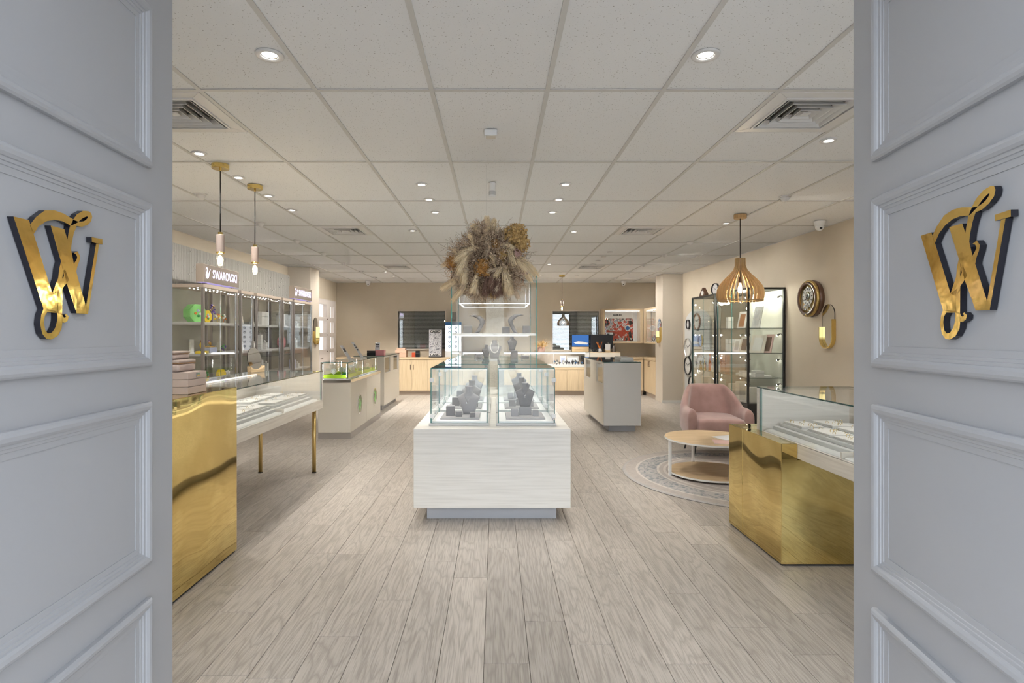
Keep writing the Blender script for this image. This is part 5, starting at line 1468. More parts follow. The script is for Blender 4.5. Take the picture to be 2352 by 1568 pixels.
curved_bust('grey curved necklace stand on the upper shelf, clock wall side of the tall cabinet', (0.235, 6.62, zs), R(180), 0.24)
cube_block('dark grey cube on the upper shelf of the tall cabinet, sign wall side', -0.33, 6.58, zs, 0.10, 0.085, 'grey_suede', gq)
cube_block('dark grey cube on the upper shelf of the tall cabinet, clock wall side', 0.36, 6.60, zs, 0.085, 0.085, 'grey_suede', gq)
cube_block('grey cube by the spine on the upper shelf of the tall cabinet', 0.12, 6.66, zs, 0.09, 0.075, 'grey_suede', gq)
zs = 1.1385
cube_block('wide dark grey cube on the lower shelf of the tall cabinet, clock wall side', 0.215, 6.60, zs, 0.085, 0.085, 'grey_suede', gq)
make_bust('dark grey bust on the wide cube in the tall cabinet', (0.195, 6.60, zs + 0.0895), R(35), gq, 'grey_suede', 0.85)
cube_block('low grey cube with rings on the lower shelf, sign wall side', -0.20, 6.58, zs, 0.10, 0.045, 'grey_suede', gq)
cube_block('low grey cube by the corner on the lower shelf, clock wall side', 0.34, 6.56, zs, 0.09, 0.028, 'grey_suede', gq)
make_bust('grey bust leaning at the sign wall side of the tall cabinet lower shelf', (-0.12, 6.66, zs), R(-40), gq, 'grey_suede', 0.75)
b = make_bust('slim grey bust with white pearl necklace before the tall cabinet spine', (-0.015, 6.50, zs - 0.0), 0, gq, 'grey_suede_light', 0.98, False, 1.05)
pts = []
for k in range(25):
    a = R(140) + R(260) * k / 24
    pts.append((0.048 * math.cos(a), -0.034 + 0.02 * abs(math.cos(a)), 0.140 + 0.075 * math.sin(a)))
MB().tube(pts, 0.0055, 6).build('pearl_necklace', 'pearl', b, smooth=True)
for i, (x, z) in enumerate(((-0.23, 0.0), (-0.16, 0.0), (0.30, 0.0))):
    tt = thing('ring_finger', '%s slim ring stand on the lower shelf of the tall cabinet' % ORD[i], 'ring stand', (x, 6.47, zs), R(30 * i), gq)
    MB().lathe([(0.0, 0.0), (0.018, 0.0), (0.016, 0.006), (0.005, 0.012), (0.004, 0.05), (0.0, 0.06)], 12, caps=False).build('cone', 'grey_suede', tt, smooth=True)
    MB().tube([(0.011 * math.cos(a), 0.0, 0.045 + 0.011 * math.sin(a)) for a in [2 * math.pi * j / 12 for j in range(13)]], 0.002, 5).build('ring_band', 'chrome', tt)

# ------------------------------------------------------------------ hanging ball of dried flowers
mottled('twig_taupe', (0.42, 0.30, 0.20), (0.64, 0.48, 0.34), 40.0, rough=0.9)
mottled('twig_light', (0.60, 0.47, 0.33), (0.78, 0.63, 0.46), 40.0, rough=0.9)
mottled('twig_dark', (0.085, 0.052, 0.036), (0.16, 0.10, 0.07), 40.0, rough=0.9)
mottled('plume_cream', (0.82, 0.64, 0.39), (0.95, 0.80, 0.55), 60.0, rough=0.95)
mottled('plume_brown', (0.16, 0.09, 0.065), (0.25, 0.15, 0.11), 60.0, rough=0.95)
mottled('petal_gold', (0.48, 0.29, 0.10), (0.68, 0.47, 0.20), 60.0, rough=0.8)
mottled('petal_rust', (0.36, 0.16, 0.04), (0.55, 0.30, 0.09), 60.0, rough=0.8)
mottled('petal_pink', (0.50, 0.30, 0.26), (0.64, 0.42, 0.37), 60.0, rough=0.8)
fb = thing('dried_flower_ball', 'large ball of dried flowers and pampas hanging from the ceiling', 'flower arrangement', (-0.055, 4.157, 1.935))
rg = random.Random(11)
def rdir():
    z = rg.uniform(-1, 1); a = rg.uniform(0, 2 * math.pi); r = math.sqrt(1 - z * z)
    return Vector((r * math.cos(a), r * math.sin(a), z))
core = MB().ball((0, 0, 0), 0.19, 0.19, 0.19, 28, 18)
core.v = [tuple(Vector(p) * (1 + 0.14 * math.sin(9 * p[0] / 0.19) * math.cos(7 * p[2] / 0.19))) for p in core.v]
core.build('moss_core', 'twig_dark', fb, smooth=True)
MB().tube([(-0.016, 0, 0.16), (-0.016, 0, ZC - 1.935)], 0.0011, 5).build('hanging_wire', 'chrome', fb)
def sprig(mb, base, d, length, branches, r0):
    bend = rdir() * 0.35
    pts = []; p = Vector(base)
    for k in range(5):
        pts.append(tuple(p)); dd = (d + bend * (k / 4.0)).normalized(); p = p + dd * length / 4
    mb.tube(pts, [r0 * (1 - 0.18 * k) for k in range(5)], 3, caps=False)
    for q in range(branches):
        k = rg.randint(1, 4); s = Vector(pts[k]); bd = (d + rdir() * 1.1).normalized(); L_ = length * rg.uniform(0.15, 0.4)
        mid = s + bd * L_ * 0.5; e = mid + (bd + rdir() * 0.5).normalized() * L_ * 0.5
        mb.tube([tuple(s), tuple(mid), tuple(e)], [r0 * 0.6, r0 * 0.5, r0 * 0.35], 3, caps=False)
def ball_scale(d):
    """slightly wider than tall, ragged"""
    return 1.0 + 0.10 * math.sin(5 * d.x + 3 * d.z) - (0.10 if d.z < -0.6 else 0.0)
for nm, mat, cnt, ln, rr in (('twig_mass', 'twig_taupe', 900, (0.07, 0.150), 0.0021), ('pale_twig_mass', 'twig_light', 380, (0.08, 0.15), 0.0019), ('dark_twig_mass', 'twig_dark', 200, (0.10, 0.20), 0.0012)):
    mb = MB()
    for k in range(cnt):
        d = rdir()
        if d.y > 0.55: d.y = -d.y
        b0 = d * 0.165 * ball_scale(d)
        sprig(mb, b0, (d + rdir() * 0.45).normalized(), rg.uniform(*ln), 6, rr)
    o = mb.build(nm, mat, fb, fix=False); o['kind'] = 'stuff'
def leaf_mass(nm, mat, cnt, r0, r1, size):
    mb = MB()
    for k in range(cnt):
        d = rdir()
        if d.y > 0.6: d.y = -d.y
        c = d * rg.uniform(r0, r1) * ball_scale(d)
        u = (d + rdir() * 0.8).normalized(); v = u.cross(rdir()).normalized(); w = u.cross(v)
        L_ = size * rg.uniform(0.6, 1.5)
        for q in range(3):
            o_ = c + rdir() * L_ * 0.6; i = len(mb.v)
            uu = (u + rdir() * 0.7).normalized()
            mb.v += [tuple(o_), tuple(o_ + uu * L_ * 0.5 + v * L_ * 0.22 + w * L_ * 0.10), tuple(o_ + uu * L_), tuple(o_ + uu * L_ * 0.5 - v * L_ * 0.22 + w * L_ * 0.10)]
            mb.f += [(i, i + 1, i + 2), (i, i + 2, i + 3)]; mb.m += [0, 0]
    o = mb.build(nm, mat, fb, fix=False); o['kind'] = 'stuff'
leaf_mass('seed_head_mass', 'twig_taupe', 1900, 0.17, 0.29, 0.020)
leaf_mass('pale_seed_mass', 'twig_light', 900, 0.18, 0.30, 0.017)
leaf_mass('brown_leaf_mass', 'plume_brown', 500, 0.16, 0.26, 0.026)
def plume(start, end, droop, w, mat, n=420):
    """feathery pampas head: fine hairs along a drooping stalk"""
    mb = MB(); s, e = Vector(start), Vector(end)
    def axis(f): return s.lerp(e, f) + Vector((0, 0, -droop * f * f))
    mb.tube([tuple(axis(k / 6)) for k in range(7)], [0.003 - 0.0003 * k for k in range(7)], 4, caps=False)
    for k in range(n):
        f = rg.random() ** 0.8
        p = axis(f); tdir = (axis(min(f + 0.05, 1.05)) - axis(f)).normalized()
        side = rdir(); side = (side - tdir * side.dot(tdir)).normalized()
        L_ = 1.25 * w * (0.75 + 0.9 * f - 1.15 * f * f) * rg.uniform(0.6, 1.2)
        q1 = p + tdir * L_ * 0.75 + side * L_ * 0.42; q2 = q1 + tdir * L_ * 0.75 + side * L_ * 0.12 + Vector((0, 0, -0.25 * L_))
        wv = tdir.cross(side).normalized() * 0.0016
        i = len(mb.v)
        mb.v += [tuple(p - wv), tuple(p + wv), tuple(q1 + wv), tuple(q1 - wv), tuple(q2)]
        mb.f += [(i, i + 1, i + 2, i + 3), (i + 3, i + 2, i + 4)]; mb.m += [0, 0]
    return mb.build('pampas_plume', mat, fb, fix=False)
def front(x, z, r=0.235):
    y2 = r * r - x * x - z * z
    return Vector((x, -math.sqrt(y2) if y2 > 0 else -0.02, z))
PL_ = [((0.08, 0.10), (0.25, 0.00), 0.04, 0.06), ((0.12, 0.13), (0.17, 0.03), 0.03, 0.055), ((0.17, 0.04), (0.34, 0.00), 0.06, 0.055), ((0.17, 0.00), (0.30, -0.06), 0.04, 0.05),
       ((0.10, -0.02), (0.13, -0.13), 0.03, 0.06), ((0.13, -0.06), (0.15, -0.17), 0.02, 0.055), ((-0.05, 0.09), (-0.19, 0.07), 0.04, 0.06), ((-0.12, 0.08), (-0.19, -0.03), 0.02, 0.06),
       ((-0.15, 0.00), (-0.17, -0.10), 0.02, 0.055), ((-0.13, 0.06), (-0.32, 0.03), 0.03, 0.045), ((-0.16, -0.10), (-0.33, -0.15), 0.02, 0.045), ((-0.12, -0.13), (-0.25, -0.23), 0.02, 0.045),
       ((-0.07, -0.07), (-0.10, -0.18), 0.0, 0.05), ((0.00, 0.20), (-0.01, 0.33), 0.0, 0.045), ((-0.04, 0.18), (-0.10, 0.26), 0.0, 0.045), ((0.03, 0.20), (0.04, 0.31), 0.0, 0.045)]
for a, b, dr, w in PL_:
    plume(front(*a), front(*b, 0.29), dr, w, 'plume_cream')
for k in range(16):
    x, z = rg.uniform(-0.19, 0.19), rg.uniform(-0.17, 0.18)
    a = rg.uniform(0, 2 * math.pi)
    plume(front(x, z, 0.25), front(x + 0.09 * math.cos(a), z + 0.09 * math.sin(a), 0.28), 0.01, 0.038, 'twig_light' if k % 2 else 'plume_cream', 160)
for a, b in (((0.03, -0.02), (0.02, -0.16)), ((0.05, -0.06), (0.05, -0.20)), ((0.0, -0.05), (-0.02, -0.19)), ((0.07, -0.05), (0.08, -0.18))):
    plume(front(*a), front(*b, 0.27), 0.01, 0.055, 'plume_brown', 420)
def hydrangea(c, r, mat, n=110):
    n *= 3
    mb = MB(); c = Vector(c)
    mb.ball(tuple(c), r * 0.72, seg=14, rings=10)
    for k in range(n):
        d = rdir(); p = c + d * r * rg.uniform(0.74, 1.0)
        a = d.cross(rdir()).normalized(); b2 = d.cross(a)
        w = r * rg.uniform(0.10, 0.20)
        tip = d * r * rg.uniform(0.02, 0.16)
        i = len(mb.v)
        mb.v += [tuple(p), tuple(p + a * w + tip), tuple(p + b2 * w * 0.9 + a * w * 0.9 + tip * 1.6), tuple(p + b2 * w + tip)]
        mb.f.append((i, i + 1, i + 2, i + 3)); mb.m.append(0)
    return mb.build('hydrangea_head', mat, fb, fix=False)
hydrangea(front(0.195, 0.185, 0.30), 0.085, 'petal_gold', 190)
hydrangea(front(0.235, 0.130, 0.30), 0.060, 'petal_gold', 120)
hydrangea(front(0.095, 0.035, 0.24), 0.045, 'petal_gold', 90)
hydrangea(front(0.045, 0.110, 0.24), 0.040, 'petal_rust', 80)
hydrangea(front(-0.035, -0.055, 0.255), 0.062, 'petal_rust', 120)
hydrangea(front(-0.250, -0.005, 0.28), 0.052, 'petal_rust', 90)
hydrangea(front(0.035, -0.235, 0.26), 0.032, 'petal_gold', 60)
hydrangea(front(0.195, 0.045, 0.26), 0.042, 'petal_pink', 80)
hydrangea(front(0.255, -0.060, 0.28), 0.035, 'petal_pink', 60)
# ------------------------------------------------------------------ back wall joinery
def base_cabinet(label, x0, x1, ydir=None, doors=2, z1=0.838, zd0=0.107):
    yf = 13.08
    t = thing('base_cabinet', label, 'cabinet', ((x0 + x1) / 2, 13.33, 0), 0, 'pale maple cabinets along the back wall')
    hw = (x1 - x0) / 2
    MB().box(-hw, -0.19, 0.0, hw, 0.26, 0.10).build('plinth', 'fascia_taupe', t)
    MB().box(-hw, -0.23, 0.1005, hw, 0.26, z1).build('carcass', 'maple', t)
    w = 2 * hw / doors
    for k in range(doors):
        d = MB().box(-hw + k * w + 0.002, -0.250, zd0, -hw + (k + 1) * w - 0.002, -0.2305, z1 - 0.006).build('door', 'maple', t, bevel=0.001)
        sx = -hw + (k + 1) * w - 0.035 if k % 2 == 0 else -hw + k * w + 0.035
        if z1 > 0.7:
            MB().box(sx - 0.006, -0.265, z1 - 0.24, sx + 0.006, -0.2505, z1 - 0.12).build('handle', 'brown_wood_dark', d, bevel=0.002)
            MB().lathe([(0.009, -0.004), (0.009, 0.004), (0.0, 0.004)], 10, (sx, -0.2535, z1 - 0.04), 'y', caps=False).build('lock', 'brown_wood_dark', d)
    return t
base_cabinet('maple cabinet against the back wall nearest the far corner niche unit', -3.73, -3.065)
base_cabinet('maple cabinet half hidden behind the cream service counter', -3.065, -2.33)
base_cabinet('maple two door cabinet under the orange and black boxes', -2.33, -1.595)
base_cabinet('maple cabinet under the silver watch stand', -1.595, -0.782)
for i, (x0, x1) in enumerate(((-0.78, -0.14), (-0.14, 0.50), (0.50, 1.12), (1.12, 1.66), (1.66, 2.185))):
    base_cabinet('%s low maple cabinet under the glass watch counter' % ORD[i], x0, x1, z1=0.60)
base_cabinet('maple cabinet under the till', 2.19, 2.82)
base_cabinet('maple cabinet beside the till in the corner', 2.82, 3.45)
def worktop(label, x0, x1):
    o = thing('worktop', label, 'worktop', ((x0 + x1) / 2, 13.33, 0.8385))
    hw = (x1 - x0) / 2
    MB().box(-hw, -0.255, 0, hw, 0.262, 0.052).build('board', 'maple_x', o, bevel=0.002)
    MB().box(-hw, -0.258, 0.002, hw, -0.2555, 0.050).build('front_edging', 'maple_x', o)
    return o
worktop('maple worktop under the back window and the boxes', -3.73, -0.782)
worktop('maple worktop under the till and the poster showcase', 2.19, 3.86)

# glass-fronted watch counter
t = thing('watch_counter', 'long glass fronted watch counter with a bright light strip along the back wall', 'display counter', (0.7025, 13.33, 0.6005))
hw = 1.4825
MB().box(-hw, -0.25, 0, hw, 0.262, 0.050).build('rail', 'maple_x', t, bevel=0.002)
MB().box(-hw + 0.01, -0.24, 0.0505, hw - 0.01, 0.25, 0.108).build('deck', 'pure_white', t, bevel=0.002)
pane('front_pane', t, -hw, -0.252, 0.052, hw, -0.245, 0.400)
pane('glass_top', t, -hw, -0.252, 0.4005, hw, 0.262, 0.409, edge='glass_edge_dark')
MB().box(-hw + 0.02, -0.236, 0.368, hw - 0.02, -0.222, 0.398).build('led_strip', 'led', t)
MB().box(-hw + 0.01, 0.235, 0.1085, hw - 0.01, 0.25, 0.398).build('back_panel', 'fascia_taupe', t)
for x in (hw - 0.10, -hw): MB().box(x, -0.243, 0.1085, x + 0.10 if x > 0 else x + 0.02, -0.20, 0.398).build('end_post', 'white_lacquer', t)
for x in (0.65, -0.3): MB().box(x - 0.01, -0.242, 0.1085, x + 0.01, -0.22, 0.367).build('mullion', 'white_lacquer', t)
gw = 'watches on stands in the glass watch counter'
def watch(label, loc, mats, rz=0.0, s=1.0):
    t = thing('wrist_watch', label, 'watch', loc, rz, gw)
    MB().lathe([(0.0, 0.0), (0.022 * s, 0.0), (0.02 * s, 0.006), (0.0, 0.006)], 10, caps=False).build('stand', 'pure_white', t)
    pts = [(0.024 * s * math.cos(a), 0.010 + 0.018 * s * math.sin(a) * 0.4, 0.045 * s + 0.034 * s * math.sin(a)) for a in [2 * math.pi * j / 12 for j in range(13)]]
    MB().tube([(p[0] * 0.3, p[1] + 0.02 * math.cos(2 * math.pi * j / 12), p[2]) for j, p in enumerate(pts)], 0.007 * s, 5).build('strap', mats[0], t, smooth=True)
    h = MB().lathe([(0.024 * s, 0.006), (0.026 * s, 0.0), (0.024 * s, -0.008), (0.020 * s, -0.009), (0.0, -0.009)], 18, (0, -0.006, 0.052 * s), 'y', caps=False).build('case', mats[1], t, smooth=False)
    MB().lathe([(0.0, -0.0105), (0.019 * s, -0.0105)], 16, (0, -0.006, 0.052 * s), 'y', caps=False).build('dial', mats[2], h)
    return t
rw = random.Random(4)
zw = 0.6005 + 0.1085
k = 0
xsw = [1.36, 1.43, 1.50, 1.58, 1.65, 1.72, 1.80, 1.87, 1.93, 2.02, 2.10]
for i, x in enumerate(xsw):
    for r_ in range(2):
        if r_ and i % 3 == 2: continue
        watch('%s watch from the pot plant end, %s row of the watch counter' % (ORD[i], 'back' if r_ else 'front'), (x + 0.02 * r_, 13.14 + 0.13 * r_, zw + (0.0)), [rw.choice(['black_plastic', 'chrome', 'black_plastic']), rw.choice(['chrome', 'silver_rim', 'black_plastic']), rw.choice(['pure_white', 'ink', 'ink', 'blue_ink'])], 0, 1.0 if not r_ else 1.35)
for i, x in enumerate((-0.70, -0.58, -0.46)):
    watch('%s watch at the far end of the watch counter behind the glass cabinet' % ORD[i], (x, 13.15, zw), ['black_plastic', 'chrome', 'ink'])
def show_card(label, x0, x1, h, mat, y=13.40, deco=None):
    t = thing('show_card', label, 'card', ((x0 + x1) / 2, y, zw), 0, 'cards behind the watches')
    MB().box(-(x1 - x0) / 2, -0.006, 0, (x1 - x0) / 2, 0.006, h).build('panel', mat, t, bevel=0.001)
    if deco: MB().box(-(x1 - x0) / 2 + 0.03, -0.0075, 0.03, (x1 - x0) / 2 - 0.03, -0.0062, h - 0.04).build('print', deco, t)
    return t
show_card('white and blue picture card among the watches', 1.53, 1.68, 0.20, 'pure_white', deco='lilac_blue')
show_card('pale grey card behind the middle watches', 1.70, 1.98, 0.19, 'grey_laminate', deco='paper')
show_card('black card behind the watches next to the till', 2.03, 2.16, 0.21, 'black_plastic')

# ---- things on the worktop by the back window
ZW = 0.8385 + 0.0525
def logo_tower(label, x0, x1, y0, z1):
    """upright watch display with a printed front and lettering top and bottom"""
    t = thing('watch_display_stand', label, 'display stand', ((x0 + x1) / 2, y0 + 0.08, ZW))
    hw = (x1 - x0) / 2; h = z1 - ZW
    MB().box(-hw, -0.08, 0, hw, 0.08, 0.020).build('base', 'black_plastic', t)
    MB().box(-hw + 0.004, -0.076, 0.0205, hw - 0.004, 0.076, h).build('casing', 'alu_side', t, bevel=0.003)
    for z in (0.055, h - 0.045):
        b = MB().box(-hw + 0.012, -0.0785, z - 0.036, hw - 0.012, -0.0765, z + 0.036).build('name_plate', 'soft_white', t)
        text('lettering', 'CASIO', 0.072, (0, -0.0788, z), FACE_CAM, 'ink', b, 0.0006, sx=1.15, bold=0.004)
    MB().box(-hw + 0.012, -0.0785, 0.10, hw - 0.012, -0.0765, h - 0.09).build('watch_board', 'watch_print', t)
    return t
logo_tower('silver grey upright watch display stand with black lettering', -1.565, -1.265, 13.06, 1.532)
t = thing('lit_display_tower', 'bright white lit watch tower with dark blue header behind the glass cabinet', 'display stand', (-1.0, 13.25, ZW))
MB().box(-0.19, -0.10, 0.0, 0.19, 0.10, 0.03).build('base', 'pure_white', t)
MB().box(-0.19, -0.09, 0.031, 0.19, 0.10, 0.82).build('casing', 'pure_white', t)
MB().box(-0.180, -0.0935, 0.14, 0.180, -0.0905, 0.74).build('lit_panel', 'tower_light', t)
MB().box(-0.19, -0.0935, 0.745, 0.19, -0.0905, 0.82).build('header', 'blue_ink', t)
for x in (-0.09, 0.06):
    for z in (0.69, 0.58, 0.47, 0.36, 0.25):
        MB().lathe([(0.026, -0.004), (0.028, 0.0), (0.014, 0.002), (0.014, -0.004)], 14, (x, -0.098, z), 'y', caps=False).build('watch', 'blue_ink', t)
block('stacked_box', 'large peach box with small dark handle on the back worktop', 'box', -2.36, 13.12, ZW, -2.10, 13.35, ZW + 0.16, 'peach', 'peach boxes on the worktop')
block('stacked_box', 'smaller peach box on top of the large one', 'box', -2.33, 13.14, ZW + 0.1605, -2.13, 13.33, ZW + 0.215, 'peach', 'peach boxes on the worktop')
block('gift_box', 'small orange red box on the back worktop', 'box', -1.975, 13.14, ZW, -1.89, 13.22, ZW + 0.105, 'red_card')
block('gift_box', 'black box with silver pattern beside the orange red one', 'box', -1.885, 13.13, ZW, -1.79, 13.23, ZW + 0.145, 'black_plastic')
t = thing('speaker_box', 'slim black loudspeaker on the wall beside the back window', 'speaker', (-1.03, 13.56, 1.74))
MB().box(-0.06, -0.035, 0, 0.06, 0.038, 0.22).build('cabinet', 'black_plastic', t, bevel=0.004)
MB().lathe([(0.045, -0.002), (0.045, -0.006), (0.0, 0.004)], 16, (0, -0.036, 0.09), 'y', caps=False).build('cone', 'black_metal', t)

# pot of gold dried sprigs on the watch counter
t = thing('sprig_pot', 'round clay pot of golden dried sprigs on the watch counter', 'plant', (1.07, 13.24, 1.0104))
MB().lathe([(0.0, 0.0), (0.075, 0.0), (0.095, 0.04), (0.092, 0.09), (0.075, 0.135), (0.068, 0.135), (0.07, 0.10), (0.0, 0.10)], 24, caps=False).build('pot', 'terracotta', t, smooth=True)
mb = MB()
for k in range(70):
    d = (rdir() + Vector((0, 0, 0.9))).normalized()
    sprig(mb, (d.x * 0.02, d.y * 0.02, 0.10), d, rg.uniform(0.12, 0.20), 7, 0.004)
mb.build('sprigs', 'petal_gold', t, fix=False)['kind'] = 'stuff'

# till desk
t = thing('till_desk', 'raised pale box carrying the computer monitor on the worktop', 'desk box', (2.556, 13.25, ZW))
MB().box(-0.355, -0.16, 0, 0.355, 0.18, 0.104).build('carcass', 'cream_laminate', t, bevel=0.002)
MB().box(-0.36, -0.165, 0.1045, 0.36, 0.185, 0.118).build('top_board', 'maple_x', t, bevel=0.002)
ZD = ZW + 0.1185
t = thing('computer_monitor', 'black flat computer monitor seen from behind on the till desk', 'monitor', (2.50, 13.245, ZD))
MB().box(-0.265, -0.015, 0.075, 0.265, 0.012, 0.41).build('back_shell', 'black_plastic', t, bevel=0.008)
MB().box(-0.255, 0.0125, 0.085, 0.255, 0.014, 0.40).build('screen', 'dark_glass', t)
MB().box(-0.03, -0.03, 0.01, 0.03, -0.016, 0.24).build('stand_neck', 'black_plastic', t, bevel=0.003)
MB().box(-0.11, -0.06, 0.0, 0.11, 0.09, 0.010).build('stand_foot', 'black_plastic', t, bevel=0.003)
t = thing('drawer_box_reflection', 'wooden drawer box beside the monitor with an added blue panel imitating a window reflection', 'screen', (2.02, 13.45, 1.0104))  # blue panel added in place of a reflection in the back window
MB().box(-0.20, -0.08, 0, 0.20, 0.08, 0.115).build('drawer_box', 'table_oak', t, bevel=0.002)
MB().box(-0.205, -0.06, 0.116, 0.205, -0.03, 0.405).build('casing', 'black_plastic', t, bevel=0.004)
MB().box(-0.198, -0.062, 0.125, 0.198, -0.0605, 0.398).build('picture', 'reflection_blue', t)  # glowing blue sheet, the reflection painted as a flat panel
MB().prism([(-0.12, 0.19), (0.16, 0.17), (0.19, 0.21), (0.08, 0.235), (-0.05, 0.25), (-0.16, 0.22)], 'xz', -0.0635, -0.0622).build('reflection_shape', 'paper', t)
t = thing('reed_diffuser', 'reed diffuser jar with orange sticks on the till desk', 'diffuser', (2.44, 13.12, ZD))
MB().lathe([(0.0, 0.0), (0.040, 0.0), (0.042, 0.05), (0.030, 0.075), (0.022, 0.078), (0.0, 0.078)], 16, caps=False).build('jar', 'watch_print', t, smooth=True)
for k, (dx, dy) in enumerate(((-0.09, 0), (-0.07, 0.02), (-0.05, -0.01), (0.05, 0.0), (0.035, 0.02))):
    MB().tube([(0.0, 0.0, 0.05), (dx, dy, 0.24)], 0.0035, 5).build('reed', 'orange_glass', t)
t = thing('card_holder', 'grey white clip card on a small wooden base on the till desk', 'card holder', (2.62, 13.115, ZD))
MB().box(-0.055, -0.03, 0, 0.055, 0.03, 0.040).build('wood_base', 'table_oak', t, bevel=0.002)
MB().box(-0.060, -0.006, 0.0405, 0.060, 0.004, 0.19).build('card', 'grey_laminate', t, bevel=0.001)
MB().tube([(-0.015, -0.008, 0.185), (-0.012, -0.008, 0.215), (0.012, -0.008, 0.215), (0.015, -0.008, 0.185)], 0.003, 6).build('clip', 'chrome', t)
t = thing('pump_bottle', 'smoky grey ribbed bottle on the till desk', 'bottle', (2.77, 13.14, ZD))
MB().lathe([(0.0, 0.0), (0.034, 0.0), (0.037, 0.01), (0.037, 0.10), (0.026, 0.135), (0.012, 0.142), (0.012, 0.16), (0.0, 0.16)], 18, caps=False).build('body', 'smoke_bottle', t, smooth=True)
MB().lathe([(0.013, 0.160), (0.015, 0.162), (0.015, 0.178), (0.0, 0.180)], 12, caps=False).build('cap', 'black_plastic', t)
t = thing('tape_roll', 'black round tape dispenser at the corner of the till desk', 'tape', (2.30, 13.13, ZD))
MB().lathe([(0.018, -0.02), (0.042, -0.02), (0.042, 0.02), (0.018, 0.02), (0.018, -0.02)], 20, (0, 0, 0.042), 'y', caps=False).build('roll', 'black_plastic', t)
MB().box(-0.02, -0.018, 0.0, 0.02, 0.018, 0.006).build('foot', 'black_plastic', t)

# wall showcase with the red poster, and its return along the side wall
t = thing('poster_showcase', 'maple wall showcase with a red poster and a lit white header', 'display cabinet', (3.02, 13.40, 1.215))
hw, h, dp = 0.48, 0.812, 0.12
MB().box(-hw, -dp, 0, hw, 0.195, 0.035).build('bottom_board', 'maple_x', t, bevel=0.001)
MB().box(-hw, -dp, h - 0.045, hw, 0.195, h).build('top_board', 'maple_x', t, bevel=0.001)
MB().box(-hw, -dp, 0.0355, -hw + 0.045, 0.195, h - 0.0455).build('side_board', 'maple', t, bevel=0.001)
MB().box(hw - 0.075, -dp, 0.0355, hw, 0.195, h - 0.0455).build('side_board', 'maple', t, bevel=0.001)
MB().box(-hw + 0.045, 0.185, 0.0355, hw - 0.075, 0.195, h - 0.0455).build('back_board', 'soft_white', t)
hp = MB().box(-hw + 0.047, 0.172, 0.595, hw - 0.17, 0.184, h - 0.047).build('header', 'pure_white', t)
text('lettering', 'SEIKO', 0.058, (-0.08, 0.171, 0.675), FACE_CAM, 'ink', hp, 0.0006, sx=1.35, bold=0.003)
po = MB().box(-hw + 0.047, 0.170, 0.06, hw - 0.17, 0.178, 0.592).build('poster', 'poster_print', t)
text('lettering', 'SEIKO', 0.040, (0.22, 0.169, 0.555), FACE_CAM, 'pure_white', po, 0.0005, sx=1.3, bold=0.002)
MB().prism(circle(0.070, 24, (0.17, 0.36)), 'xz', 0.166, 0.1695).build('printed_watch', 'silver_rim', po)
MB().prism(circle(0.050, 24, (0.17, 0.36)), 'xz', 0.164, 0.1658).build('printed_dial', 'blue_ink', po)
MB().box(-hw + 0.06, -0.10, h - 0.056, hw - 0.09, -0.085, h - 0.046).build('led_strip', 'led', t)
pane('glass_door', t, -hw + 0.046, -dp + 0.006, 0.037, hw - 0.076, -dp + 0.012, h - 0.047, edge='chrome')
zs2 = 1.215 + 0.0355
t2 = thing('show_card', 'grey white card before the red poster', 'card', (2.73, 13.46, zs2))
MB().box(-0.085, -0.005, 0, 0.085, 0.005, 0.22).build('panel', 'paper', t2); MB().box(-0.06, -0.0062, 0.17, 0.0, -0.0052, 0.19).build('print', 'ink', t2)
for i, x in enumerate((2.72, 2.85, 3.02, 3.12, 3.22)):
    watch('%s watch standing before the red poster' % ORD[i], (x, 13.37, zs2), ['black_plastic', 'chrome' if i % 2 else 'black_plastic', 'ink' if i % 2 else 'pure_white'], 0, 1.25 if i in (3, 4) else 1.0)
t = thing('poster_showcase_return', 'narrow glass door maple showcase along the side wall beside the far column', 'display cabinet', (3.665, 12.62, 1.215))
MB().box(-0.185, -0.50, 0, 0.195, 0.56, 0.035).build('bottom_board', 'maple', t, bevel=0.001)
MB().box(-0.185, -0.50, h - 0.045, 0.195, 0.56, h).build('top_board', 'maple', t, bevel=0.001)
MB().box(-0.185, 0.40, 0.0355, 0.195, 0.56, h - 0.0455).build('side_board', 'maple', t, bevel=0.001)
MB().box(-0.185, -0.50, 0.0355, 0.195, -0.46, h - 0.0455).build('side_board', 'maple', t, bevel=0.001)
MB().box(0.185, -0.46, 0.0355, 0.195, 0.40, h - 0.0455).build('back_board', 'soft_white', t)
for a, b in ((-0.46, -0.03), (-0.026, 0.40)): pane('glass_door', t, -0.175, a, 0.037, -0.169, b, h - 0.047, edge='black_metal')
MB().box(-0.15, -0.42, h - 0.056, -0.13, 0.36, h - 0.046).build('led_strip', 'led', t)
for i, y in enumerate((12.35, 12.6, 12.85)):
    watch('%s watch from the column in the narrow side wall showcase' % ORD[i], (3.62, y, zs2), ['black_plastic', 'chrome', 'ink'], R(-90), 1.8)
